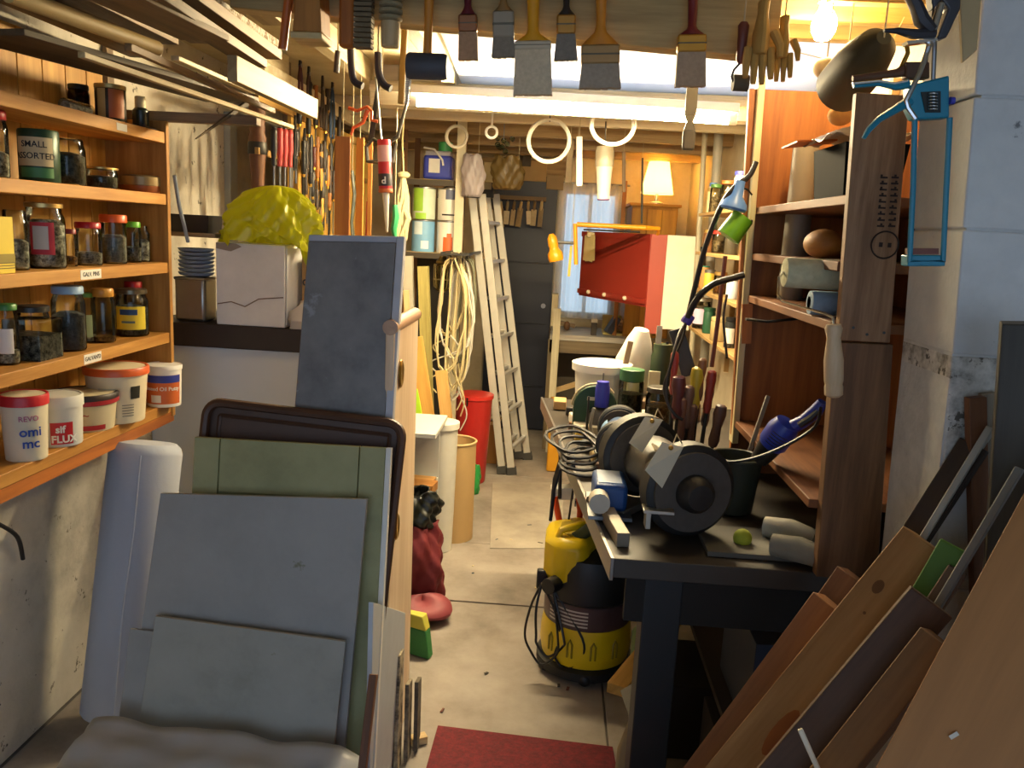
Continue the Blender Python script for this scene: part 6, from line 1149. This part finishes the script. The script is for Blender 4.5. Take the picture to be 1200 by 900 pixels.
stick('yellow_offcut', 'yellow timber offcut standing beside the green guard', 'offcut', at(690, 596, 2.75), at(684, 536, 2.78), .05, .03, W('#c9a24a', '#a57f2f', 'X'), up=(0, 1, 0)); stick('yellow_offcut', 'tan block lying low under the orange clamp', 'offcut', at(664, 640, 3.0), at(690, 618, 3.0), .06, .04, W('#a58a5c', '#7d643c', 'X'), up=(0, 0, 1))
solo('vacuum_hose', 'dark green ribbed hose lying across the vacuum cleaner', 'hose', B().tube([at(672, 632, 2.75), at(688, 622, 2.72), at(702, 610, 2.65), at(714, 604, 2.6)], .022, 12), P('#2e3a2c', .6), at(690, 620, 2.7), world=True)
for k, pts in enumerate((((686, 560), (682, 580), (684, 598), (694, 590), (698, 570)), ((700, 548), (690, 560), (680, 575), (683, 590)), ((716, 520), (700, 516), (692, 500), (696, 478)), ((735, 520), (722, 530), (710, 540), (708, 552)))):
    Yk = (2.6, 2.55, 2.75, 2.3)[k]; q = [at(x, y, Yk) for x, y in pts]; q = [Vector((v.x, v.y, max(v.z, BZ+.01 if k > 1 else .3))) for v in q]; solo('power_cable', ['black flex looped over the bench edge', 'black flex tangled beside the blue grinder', 'grey flex running up beside the green guard', 'white flex trailing from the smaller tag'][k], 'cable', B().tube(sm(q), .006, 6), BLACK if k < 2 else P('#8f8f88', .5), q[0], world=True, group='power cables on the bench')
# vacuum cleaner standing under the bench end
vc = Vector((.185, 2.80, .003)); vt = thing('shop_vacuum', 'yellow and black drum vacuum cleaner standing by the bench leg', 'vacuum cleaner', vc)
YEL = P('#d9b90f', .35); r = .165
part('tank', B().lathe([(r*.86, .05), (r*.95, .06), (r, .10), (r*.99, .16), (r*.95, .20)], n=40), YEL, vt); part('base', B().lathe([(r*.8, .012), (r*1.06, .02), (r*1.06, .05), (r*.9, .06)], n=36), P('#191816', .6), vt)
for k in range(4):
    a = PI*(1.22+.16*k); part('tank_rib', B().tube([(r*1.0*math.cos(a-.05), r*1.0*math.sin(a-.05), .10), (r*1.005*math.cos(a-.05), r*1.005*math.sin(a-.05), .15), (r*1.0*math.cos(a), r*1.0*math.sin(a), .165), (r*1.005*math.cos(a+.05), r*1.005*math.sin(a+.05), .15), (r*1.0*math.cos(a+.05), r*1.0*math.sin(a+.05), .10)], .004, 6), P('#8f7a0a', .5), vt)
part('label_band', B().lathe([(r*.94, .20), (r*.955, .205), (r*.955, .285), (r*.93, .29)], n=40), P('#4d3a3a', .4), vt, label='dark printed band'); 
for k in range(5): part('print_line', B().grid(lambda u, v: (r*.96*math.cos(-2.6+u*1.0), r*.96*math.sin(-2.6+u*1.0), .215+.013*k+.006*v), 12, 1), P('#b9b2a8', .5), vt)
part('motor_housing', B().lathe([(r*.95, .29), (r*1.0, .30), (r*1.0, .40), (r*.94, .45), (r*.6, .47), (0, .475)], n=40), P('#1a1b1a', .45), vt)
hd = [(-.168, -.06), (-.165, .09), (-.06, .16), (.05, .14), (.03, -.02), (-.03, -.15), (-.12, -.135)]
part('yellow_cover', B().prism(hd, .17, T((0, 0, .345))), YEL, vt, bev=.03); part('handle', B().tube([(-.13, -.07, .49), (-.115, -.075, .535), (-.05, -.05, .55), (.02, .0, .545), (.035, .03, .49)], [.012, .013, .014, .013, .012], 10), YEL, vt); part('top_recess', B().prism([(-.12, -.03), (-.11, .06), (-.04, .09), (.0, .05), (-.02, -.05), (-.08, -.08)], .004, T((0, 0, .514))), P('#a88f14', .6), vt); part('switch', B().box((.045, -.08, .49), (.05, .05, .03)), BLACK, vt, bev=.006)
part('cable_hook', B().box((-.17, -.06, .345), (.04, .03, .07)), BLACK, vt, bev=.006); part('inlet', B().cyl((-.12, -.12, .36), (-.15, -.16, .36), .028, 16), BLACK, vt)
for k in range(3): part('castor', B().sph((r*.95*math.cos(3.6+1.1*k), r*.95*math.sin(3.6+1.1*k), .0265), .026, 12, 8), BLACK, vt)
for k, (dx, zl) in enumerate(((-.205, .06), (-.185, .09), (-.12, .05))):
    part('cable_loop', B().tube(sm([(-.17, -.085, .34), (dx, -.11-.01*k, .26), (dx-.015+.02*k, -.12, .16), (dx+.01, -.13, zl+.04), (dx+.05, -.14, zl), (dx+.10, -.155, zl+.05), (dx+.10, -.16, .18), (-.13, -.11, .33)]), .0045, 6), BLACK, vt)
ca = [Vector((vc.x-.17, vc.y-.05, .36)), at(655, 660, 2.85), at(662, 640, 2.9), at(672, 570, 2.9), at(668, 540, 2.9)]; solo('vacuum_cable', 'thin black cable rising from the vacuum to the bench edge', 'cable', B().tube(ca, .004, 6), BLACK, ca[0], world=True)
# timber ends poking out beside the bench leg
t0_ = at(717, 786, 2.15); stick('timber_end', 'pale sawn timber end poking out left of the bench leg', 'timber', (.23, 2.05, t0_.z), (.55, 2.75, t0_.z-.02), .055, .03, W('#c99a45', '#a3772b', 'X')); stick('timber_end', 'broken grey white board end low beside the bench leg', 'timber', at(738, 806, 2.0), at(752, 845, 1.9), .05, .02, P('#8f8a78', .7), up=(0, 1, 0)); 
solo('crumpled_paper', 'crumpled beige paper roll standing at the bench leg foot', 'paper', B().lathe([(.03, 0), (.04, .02), (.028, .12), (.035, .2), (.02, .3), (.01, .32)], n=10), P('#8d7f60', .9, 0, .2, 20, .8), (at(728, 880, 2.0).x, 2.0, .003), Euler((0, .12, 0)))
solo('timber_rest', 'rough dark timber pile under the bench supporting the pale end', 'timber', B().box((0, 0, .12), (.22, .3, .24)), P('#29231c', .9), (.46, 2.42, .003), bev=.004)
c = at(744, 760, 2.3); solo('green_bottle', 'small green bottle behind the bench leg', 'bottle', B().lathe([(.03, 0), (.034, .01), (.034, .09), (.014, .12), (.014, .14), (0, .14)], n=16), P('#55703c', .4), (.34, 2.42, .245))
# dark goods under the bench
carton('storage_box', 'dark blue grey box on the low shelf under the bench', .56, .9, 1.95, 2.3, .302, .56, P('#202a3c', .6))
carton('storage_box', 'black crate on the floor under the near bench end', .5, .9, 1.85, 2.2, .003, .26, P('#151413', .7)); t = solo('green_sack', 'dull green sack lying on the floor under the bench', 'sack', B().sph((0, 0, .07), 1, 20, 12, (.12, .2, .068)), P('#2b4a3a', .7, 0, .25, 12, .7), (.50, 1.66, .002))
sack('grey_sack', 'folded grey brown sack on top of the dull green one', (.50, 1.66, .14), .09, .07, P('#4a4338', .8, 0, .2, 20, .7), (1, 1.3), 41)
# bench back: containers
def at_b(x, y, z): return atZ(x, y, z)
c = Vector((at(707, 430, 3.05).x, 3.12, BZ+.001)); t = thing('white_bucket', 'white plastic bucket with a rolled rim on the bench end', 'bucket', c); hb2 = .225; part('bucket_body', B().lathe([(.085, 0), (.09, .005), (.105, hb2), (.1, hb2), (.083, .01), (0, .01)], n=32), P('#dcdad2', .4), t); part('rim', B().lathe([(.105, hb2-.03), (.115, hb2-.028), (.116, hb2), (.104, hb2+.004)], n=32), P('#e3e1d9', .4), t); part('handle', B().ring((0, 0, hb2-.02), .117, .003, 'X', 20, 6, PI, 2*PI), STEEL, t)
p0, p1 = Vector((at(738, 440, 3.3).x, 3.38, BZ+.04)), at(752, 386, 3.32); t = thing('white_jug', 'tilted white plastic jug standing behind the white bucket', 'jug', p0, frame(z=(p1-p0), y=(0, 1, 0))); L = (p1-p0).length; part('jug_body', B().lathe([(.06, 0), (.078, .01), (.078, L*.55), (.05, L*.85), (.03, L), (.026, L)], n=26), P('#d9d6ca', .4), t); part('brown_stain', B().sph((.03, -.07, L*.15), .018), P('#8a4a1c', .6), t)
solo('jug_block', 'wooden wedge propping the tilted white jug', 'block', B().span((-.07, -.05, 0), (.07, .05, .035)), OLD('X'), (p0.x, 3.40, BZ+.001), bev=.002)
def bjar(name, label, x, y0, y1, wpx, Y, z, body, lidm, lidh=.02, cont=None, cat='jar'):
    p = at(x, y1, Y); k = mpp(p); r = wpx*k/2; h = at(x, y0, Y).z-z; t = thing(name, label, cat, (p.x, Y, z))
    part('body', B().lathe([(r*.95, 0), (r, .005), (r, h*.78), (r*.85, h*.88), (r*.85, h-lidh*.3)], n=24), body, t)
    if cont: part('contents', B().lathe([(r*.93, .006), (r*.93, h*.6), (0, h*.62)], n=20), cont, t)
    if lidm: part('lid', B().lathe([(r*.9, h-lidh), (r*.98, h-lidh*.9), (r*.98, h-.002), (r*.9, h), (0, h)], n=24), lidm, t)
    return t
bjar('lidded_jar', 'large clear jar of dark bits with a green lid on the bench', 737, 432, 488, 29, 3.0, BZ+.001, GLASS('#d9ddc9'), P('#2e5f3a', .45), .045, M_DARK); bjar('lidded_jar', 'wide clear jar with a dark lid beside the green lidded one', 770, 453, 490, 30, 2.95, BZ+.001, GLASS('#d9d4c2'), P('#3a352c', .45), .02, CONTENT('#8d7d60', '#4a3f2f', .2))
t = thing('grey_motor', 'grey domed motor cover in front of the white bucket', 'motor', (at(706, 470, 2.8).x, 2.84, BZ+.001)); part('dome', B().lathe([(.055, 0), (.055, .06), (.05, .09), (.03, .11), (0, .115)], n=24), P('#4a4a48', .5), t); part('cream_base', B().box((-.02, -.02, .03), (.15, .12, .05)), P('#b0a88f', .6), t, bev=.004)
bjar('blue_cup', 'small blue plastic cup resting on the grey motor cover', 706, 447, 460, 17, 2.82, BZ+.117, P('#2c35a8', .35), None, 0, None, 'cup')
solo('aerial_rod', 'thin black rod standing up from the bench beside the cup', 'rod', B().cyl((0, 0, 0), (0, 0, .16), .004, 8), BLACK, (at(691, 490, 2.8).x-.01, 2.76, BZ+.002))
solo('tall_crate', 'low wooden crate under the dark green can', 'crate', B().span((-.11, -.1, 0), (.16, .12, .07)), OLD('X'), (at(773, 455, 3.25).x, 3.30, BZ+.001), bev=.002)
t = bjar('green_can', 'dark green open can with a paper label holding tools', 773, 403, 455, 26, 3.25, BZ+.072, P('#22331f', .5), None, 0, None, 'can'); part('paper_label', B().box((-.03, -.042, .09), (.045, .008, .06)), P('#c6c3a4', .7), t, bev=.001)
for k, (dx, h, m) in enumerate(((-.02, .30, P('#9d9d97', .5)), (.015, .24, IRON), (.03, .21, IRON))): part('standing_tool', B().box((dx, 0, h/2), (.022 if k == 0 else .01, .006, h-.01)), m, t)
stick('wood_stake', 'square wooden stake standing in the white bucket', 'stake', (c.x+.055, 3.10, BZ+.02), at(739, 400, 3.12), .02, .02, OLD('X'), up=(0, 1, 0))
# row of wooden tool handles in a block behind the grinder
blk = thing('tool_block', 'wooden tool block full of turned handles behind the grinder', 'block', (.42, 2.45, BZ+.001)); part('block', B().span((-.14, -.06, 0), (.14, .06, .07)), DARKW('X'), blk, bev=.003)
hs = [(800, 466, .014, '#6b4a41'), (813, 474, .013, '#5d4238'), (833, 450, .013, '#6a4d40'), (818, 430, .019, '#b8a52c'), (796, 440, .02, '#5d2c2c'), (835, 434, .014, '#8a2f22'), (791, 412, .012, '#9a3a30'), (824, 420, .013, '#7a5334'), (846, 474, .018, '#5a4038'), (808, 452, .016, '#6e5348')]
hl = ['short brown turned handle nearest the tags', 'brown handle with a rounded end beside it', 'long brown handle at the back right of the block', 'yellow plastic handle standing tallest in the middle', 'fat maroon handle left of the yellow one', 'bright red handle behind the yellow one', 'slim pinkish red handle leaning furthest back', 'tan handle behind the yellow one', 'thick dark handle at the right of the block', 'greyish handle just left of the yellow one']
for k, (x, y, r, cl_) in enumerate(hs):
    Yk = 2.42+.012*(k % 4); tp = at(x, y, Yk); bx = .42+(tp.x-.42)*.8; L = tp.z-(BZ+.072)
    t = thing('hand_file', hl[k], 'file', (bx, Yk, BZ+.0725), frame(z=Vector((tp.x-bx, 0, L)), y=(0, 1, 0)), group='handles standing in the tool block')
    part('grip', B().lathe([(r*.7, L-.13), (r*.95, L-.11), (r*.75, L-.07), (r*1.1, L-.03), (r*.95, L-.006), (r*.5, L), (0, L)], n=14), P(cl_, .45), t); part('tang', B().cyl((0, 0, 0), (0, 0, L-.125), .006, 8), IRON, t)
stick('iron_bar', 'thick dark iron bar leaning among the tool handles', 'bar', at(808, 440, 2.5), at(792, 386, 2.52), .045, .02, P('#35322e', .5, .4), up=(0, 1, 0)); bpy.data.objects['iron_bar']['label'] = 'thick dark iron bar leaning among the tool handles'
# near bench stuff in shadow right of the grinder
for k, (x, y, lb_) in enumerate(((925, 625, 'crumpled white paper roll at the foot of the shelf unit'), (945, 640, 'grey paper bag lying against the shelf unit foot'))):
    p = atZ(x, y, BZ+.03); solo('paper_roll', lb_, 'paper', B().tube([(-.05, .03, .0), (0, 0, .004), (.05, -.04, 0)], [.026, .03, .024], 10), P(('#a8a496', '#7f7a6c')[k], .8, 0, .2, 25, .6), (p.x-.03*k, p.y-.04*k, BZ+.032))
p = atZ(870, 632, BZ+.02); solo('tennis_ball', 'small yellow green ball behind the grinder', 'ball', B().sph((0, 0, 0), .022, 14, 10), P('#9aa32a', .8), (p.x, p.y, BZ+.023))
solo('flat_board', 'thin grey board lying flat on the near bench', 'board', B().span((-.2, -.08, 0), (.16, .1, .012)), P('#57544c', .7), (.58, 1.86, BZ+.001), bev=.001); t = thing('tin_pot', 'dark green pot standing behind the near grinder', 'pot', (.50, 2.12, BZ+.001)); part('pot', B().lathe([(.05, 0), (.055, .005), (.07, .15), (.064, .15), (.05, .012), (0, .012)], n=24), P('#2c2f22', .6), t); part('rim', B().ring((0, 0, .15), .068, .004), P('#3a3d2e', .5), t)
# ---------------------------------------------------------------- right wall shelves beyond the unit
ws = thing('wall_shelf_rack', 'stack of narrow wall shelves on the right crowded with jars', 'shelf', (.84, 3.3, 1.0)); WZ = [1.70, 1.50, 1.31, 1.10]
for z in WZ: part('shelf_board', B().span((.735, 2.56, z-.016), (.962, 4.5, z)), W('#b59563', '#8f7040', 'Y'), ws, world=True, bev=.0015)
for y in (2.58, 3.5, 4.49): part('upright', B().span((.945, y-.012, .86), (.968, y+.012, 2.05)), W('#b59563', '#8f7040', 'Z'), ws, world=True)
def wj(label, x, sh, wpx, hpx, body, lidm, cont=None, cat='jar', lab=None, name='shelf_jar', lidh=.018, X=.78):
    p = atX(x, 300, X); Y = min(max(p.y, 2.62), 4.4); k = mpp((X, Y, 1.4)); r = min(.05, wpx*k/2); h = min(.16, hpx*k); t = thing(name, label, cat, (X, Y, WZ[sh]+.001), group='jars and tins on the right wall shelves')
    part('body', B().lathe([(r*.95, 0), (r, .004), (r, h*.8), (r*.88, h*.88), (r*.88, h-lidh*.3)], n=20), body, t)
    if cont: part('contents', B().lathe([(r*.94, .005), (r*.94, h*.55), (0, h*.57)], n=16), cont, t)
    if lidm: part('lid', B().lathe([(r*.92, h-lidh), (r*1.0, h-lidh*.9), (r*1.0, h-.002), (r*.92, h), (0, h)], n=20), lidm, t)
    if lab: part('paper_label', B().grid(lambda u, v: (r*1.01*math.cos(-2.9+u*1.6), r*1.01*math.sin(-2.9+u*1.6), h*(.15+.5*v)), 12, 1), lab, t)
    return t
GL = GLASS('#e6e2d2'); CT = CONTENT('#8d7f66', '#3f3629', .3)
wj('white jar with a blue lid and blue base highest on the right shelves', 862, 0, 20, 42, P('#cfccc0', .35), P('#3b3f9a', .4), lab=None)
wj('clear jar with an orange lid next along the highest right shelf', 846, 0, 16, 34, GL, P('#c4602a', .4), CT); wj('clear jar with a green lid further along the highest right shelf', 832, 0, 13, 32, GL, P('#4a7a34', .4), CT); wj('cream tin at the far end of the highest right shelf', 820, 0, 12, 28, P('#cbbb8f', .5), P('#a3905c', .4, .5)); wj('pale bottle with a blue top, last on the highest right shelf', 811, 0, 9, 34, P('#c9c9c4', .4), P('#4a6fb5', .4))
wj('clear jar with a flat red lid on the second right shelf', 841, 1, 16, 26, GL, P('#b32a22', .4), CT); wj('dark glass jar on the second right shelf by the green cup', 856, 1, 16, 28, P('#3f3a2e', .3), P('#6d6450', .4, .5)); wj('brown jar further along the second right shelf', 829, 1, 13, 26, P('#6b4726', .4), P('#a38a4a', .4, .6)); wj('white pot with red print on the second right shelf', 819, 1, 11, 24, P('#d2cdbf', .45), P('#d2cdbf', .45), lab=P('#a83a2f', .5)); wj('small amber bottle at the end of the second right shelf', 810, 1, 8, 24, P('#a3642a', .3), P('#2b2620', .4))
wj('white mug shaped pot on the third right shelf by the unit', 863, 2, 16, 22, P('#c9ccd2', .35), None); wj('jar of brown screws on the third right shelf', 847, 2, 15, 26, GL, GOLDLID, CONTENT('#a3743a', '#5a3a1c', .4)); wj('yellow tin on the third right shelf', 834, 2, 13, 24, P('#bda23a', .5), STEEL); wj('tan wooden pot on the third right shelf', 823, 2, 12, 26, P('#a8763f', .6), None); wj('teal box tin near the end of the third right shelf', 812, 2, 10, 26, P('#2f8a72', .5), P('#2f8a72', .5)); wj('lime green tin last on the third right shelf', 804, 2, 8, 22, P('#a3b52f', .5), STEEL)
wj('clear jar with a purple flower label on the lowest right shelf', 821, 3, 20, 42, GL, P('#c9c6bd', .3, .5), CT, lab=P('#c9b3cc', .6)); wj('tall dark jar with a black lid on the lowest right shelf', 866, 3, 16, 36, P('#2a2c2b', .35), P('#17181a', .4), lab=PAPER); wj('tan tub with a ridged lid on the lowest right shelf', 853, 3, 24, 28, P('#9a845a', .5), P('#b09a6a', .5)); wj('dark green tin on the lowest right shelf beside the tan tub', 838, 3, 14, 30, P('#1f4a33', .45), P('#1f4a33', .45)); wj('small jar of nails at the end of the lowest right shelf', 808, 3, 12, 26, GL, STEEL, CT); wj('white tub with red stripe last on the lowest right shelf', 800, 3, 9, 22, P('#d6d0c0', .5), P('#b3342a', .4))
# funnel, green cup and black hose hooked on the batten
p = at(862, 236, 2.44); a, e = at(868, 212, 2.44), at(858, 246, 2.44); t = thing('blue_funnel', 'light blue plastic funnel hooked on the pale batten', 'funnel', e, frame(z=(a-e), y=(0, 1, 0))); L = (a-e).length; part('cone', B().lathe([(.036, 0), (.040, .006), (.036, L*.25), (.018, L*.5), (.014, L), (.008, L)], n=26), P('#5f8fd8', .35), t); part('hook', B().tube([(0, 0, L*.8), (.03, .02, L*.8), (.05, .04, L*.7)], .003, 6), IRON, t)
a, e = at(868, 258, 2.45), at(856, 274, 2.45); t = thing('green_cup', 'bright green plastic cup hooked below the blue funnel', 'cup', e, frame(z=(a-e), y=(0, 1, 0))); L = (a-e).length; part('cup_body', B().lathe([(.036, -.012), (.036, .0), (.033, L+.012), (0, L+.012)], n=24), P('#6fae24', .4), t); part('hook', B().tube([(.02, 0, L), (.03, .02, L+.02), (.05, .05, L)], .003, 6), IRON, t)
def cable(label, pts, r, m=BLACK, name='black_hose', cat='hose'):
    q = [at(x, y, Y) for x, y, Y in pts]; return solo(name, label, cat, B().tube(sm(q), r, 8), m, q[0], world=True)
cable('thick black rod shaped lamp flex from the batten down to the tools', [(886, 190, 2.46), (878, 206, 2.45), (862, 218, 2.44), (846, 240, 2.44), (828, 285, 2.46), (816, 330, 2.48), (806, 372, 2.5)], .008)
cable('black hose arching from the batten block to the tool handles', [(872, 322, 2.46), (858, 326, 2.46), (838, 332, 2.46), (822, 344, 2.47), (812, 358, 2.48), (806, 372, 2.49)], .010)
cable('thin black flex looping down into the tool handles', [(806, 374, 2.5), (796, 392, 2.46), (788, 420, 2.42), (782, 445, 2.40), (782, 470, 2.38), (790, 485, 2.37), (800, 492, 2.37)], .005)
cable('second thin black flex hanging beside the iron bar', [(804, 376, 2.5), (800, 396, 2.48), (786, 430, 2.45), (778, 455, 2.43), (785, 480, 2.42)], .004)
t = solo('purple_tape', 'purple tape wrapped round the meeting black flexes', 'tape', B().lathe([(.014, -.016), (.017, -.012), (.017, .012), (.014, .016)], n=12), P('#45379a', .5), at(806, 374, 2.5), Euler((0, .5, 0)))
cable('dark red flex hanging along the right wall shelves', [(850, 300, 2.6), (846, 335, 2.6), (842, 370, 2.6), (838, 400, 2.6), (834, 430, 2.6)], .007, P('#4f1f1c', .5))
cable('black flex strands dropping in front of the low wall shelf', [(852, 345, 2.58), (848, 372, 2.58), (850, 400, 2.58), (852, 420, 2.58)], .004)
p = at(808, 170, 4.4); stick('grey_conduit', 'grey conduit pipe standing up the right wall end', 'pipe', (.86, 4.62, .86), (.82, 4.62, 2.18), .05, .05, P('#8d887c', .5), round_=True); stick('grey_conduit', 'thinner dusty pipe beside the grey conduit', 'pipe', (.80, 4.7, .86), (.76, 4.7, 2.18), .03, .03, P('#a59c84', .5), round_=True)

# ================================================================== TIMBER LEANING AT THE RIGHT FRONT
def lumber(label, a, b_, Y, w_, t_, m, nrm=(-.55, -.62, .5), name='plank', Yb=None):
    """a = top end, b_ = a point lower down, both on the middle of the visible face."""
    p = at(*a, Y); q = at(*b_, Yb or Y); d = (q-p); L = d.length*(p.z-.03)/(p.z-q.z) if p.z-q.z > .01 else d.length; q = p+d.normalized()*L
    nn = Vector(nrm); R = frame(x=(p-q), z=nn); z = R.col[2]
    o = solo(name, label, 'timber', B().box((L/2, 0, -t_/2), (L, w_, t_)), m, q, R, 'timber leaning at the right of the opening', bev=.002)
    lowest = min((R @ v.co).z for v in o.data.vertices)+q.z
    if lowest < .002: o.location.z += .002-lowest
    return o
WL = lambda a, b_: W(a, b_, 'X', .65, 10)
lumber('reddish brown plank lying furthest left of the leaning timber', (966, 704), (835, 880), 1.50, .055, .05, WL('#96663c', '#74492a')); lumber('rough sawn plank end sticking out past the reddish brown one', (993, 672), (870, 845), 1.57, .05, .05, WL('#8f6342', '#6b452b'))
lumber('lime green painted lath squeezed between two planks', (983, 722), (900, 835), 1.475, .012, .03, P('#7fae22', .5), name='lath')
lumber('broad pale plank with a knot and an orange stain', (1082, 640), (862, 905), 1.355, .085, .06, WL('#bd8e57', '#9a6c39'))
lumber('dark brown plank standing on edge beside the knotty one', (1092, 706), (905, 925), 1.205, .07, .022, WL('#63452f', '#452d1c'), (-.25, -.85, .3))
lumber('light brown plank half hidden below the dark one', (1096, 748), (975, 900), 1.14, .05, .04, WL('#8f6a42', '#6d4c2b'))
o = [o for o in bpy.data.objects if o.get('label', '').startswith('broad pale plank')][0]
Lk = max(v.co.x for v in o.data.vertices)
part('knot', B().lathe([(0, .0006), (.007, .0006), (.009, 0)], T((Lk-.11, .01, 0)) @ Matrix.Diagonal((1.5, 1, 1, 1)), 14), P('#6b4520', .7), o, label='dark oval knot'); part('knot', B().lathe([(0, .0006), (.0025, .0006), (.003, 0)], T((Lk-.16, .0, 0)), 8), P('#6b4520', .7), o); part('stain', B().lathe([(0, .0005), (.02, .0005), (.022, 0)], T((Lk-.42, -.02, 0)) @ Matrix.Diagonal((2.4, .7, 1, 1)), 14), P('#94521c', .7), o, label='orange brown stain')
lumber('thin white splinter of wood lying over the lower planks', (938, 856), (960, 905), 1.12, .008, .006, P('#d6cbb3', .7), (-.4, -.7, .6), name='splinter')
# stack behind: dark board with a white edge, green board, posts
lumber('dark board with a pale lower edge leaning against the pier', (1140, 520), (1010, 720), 1.425, .05, .016, WL('#3a2b22', '#261a13'), (-.6, -.6, .5)); lumber('narrow white edged strip in front of the dark board', (1160, 500), (1075, 640), 1.405, .012, .03, P('#a5a39a', .6), (-.5, -.75, .4), name='strip')
lumber('green painted board standing behind the white edged one', (1118, 640), (1060, 740), 1.30, .045, .016, P('#4f7a2a', .6), (-.45, -.8, .4), name='board'); lumber('grey brown board below the green one', (1122, 668), (1055, 770), 1.275, .03, .016, WL('#6f5a48', '#4d3d30'), (-.45, -.8, .4), name='board')
lumber('long white edged board along the plywood sheet', (1194, 548), (1062, 770), 1.255, .012, .02, P('#7d7e7b', .6), (-.5, -.72, .45), name='board')
stick('batten', 'brown batten standing upright against the blue grey pier', 'timber', (.95, 1.41, .003), at(1143, 465, 1.43), .03, .02, BROWN('X'), up=(0, -1, 0), group='timber leaning at the right of the opening'); stick('batten', 'grey batten standing close behind the brown one', 'timber', (1.03, 1.42, .003), at(1157, 460, 1.44), .025, .015, W('#9a8d7a', '#736754', 'X'), up=(0, -1, 0), group='timber leaning at the right of the opening')
lumber('dark weathered post leaning at the picture edge', (1196, 380), (1180, 600), 1.30, .05, .05, WL('#4b463c', '#332f28'), (-.4, -.9, .1), name='post')
pp = at(1118, 800, 1.04); nn = Vector((-.42, -.74, .50)).normalized(); q = [atP(x, y, pp, nn) for x, y in ((1216, 548), (1400, 620), (1330, 1150), (1018, 915))]
q[3] = q[0]+(q[3]-q[0])*((q[0].z-.01)/(q[0].z-q[3].z)); q[2] = q[1]+(q[2]-q[1])*((q[1].z-.01)/(q[1].z-q[2].z))
PR = frame(x=q[0]-q[3], z=nn)
ply = solo('plywood_sheet', 'large brown plywood sheet leaning nearest at the right', 'sheet', B().slab([PR.transposed() @ (v-q[3]) for v in q], (0, 0, -.015)), W('#b07a45', '#8f6033', 'X', .6, 5), q[3], PR, bev=.001, group='timber leaning at the right of the opening')
pc_ = atP(1118, 862, pp+nn*.0, nn); solo('paint_fleck', 'white wood chip stuck on the plywood sheet', 'chip', B().box((0, 0, 0), (.012, .005, .004), frame(x=(.6, 0, .5), z=nn)), P('#d3cdc0', .7), pc_+nn*.002)

# red mat on the floor
q = [atZ(x, y, .004) for x, y in ((513, 852), (718, 877))]; m_ = B().slab([(q[0].x-.02, 1.2, .003), (q[1].x+.05, 1.2, .003), (q[1].x, q[1].y, .003), (q[0].x, q[0].y, .003)], (0, 0, .008))
solo('floor_mat', 'dark red pile mat lying on the floor at the entrance', 'mat', m_, WALL('red_pile', [(.3, '#4d0f18'), (.7, '#7a1822')], 60, 1.0, (40, .72, '#8d5a56')), ((q[0].x+q[1].x)/2, 1.8, .003), world=True, bev=.002)
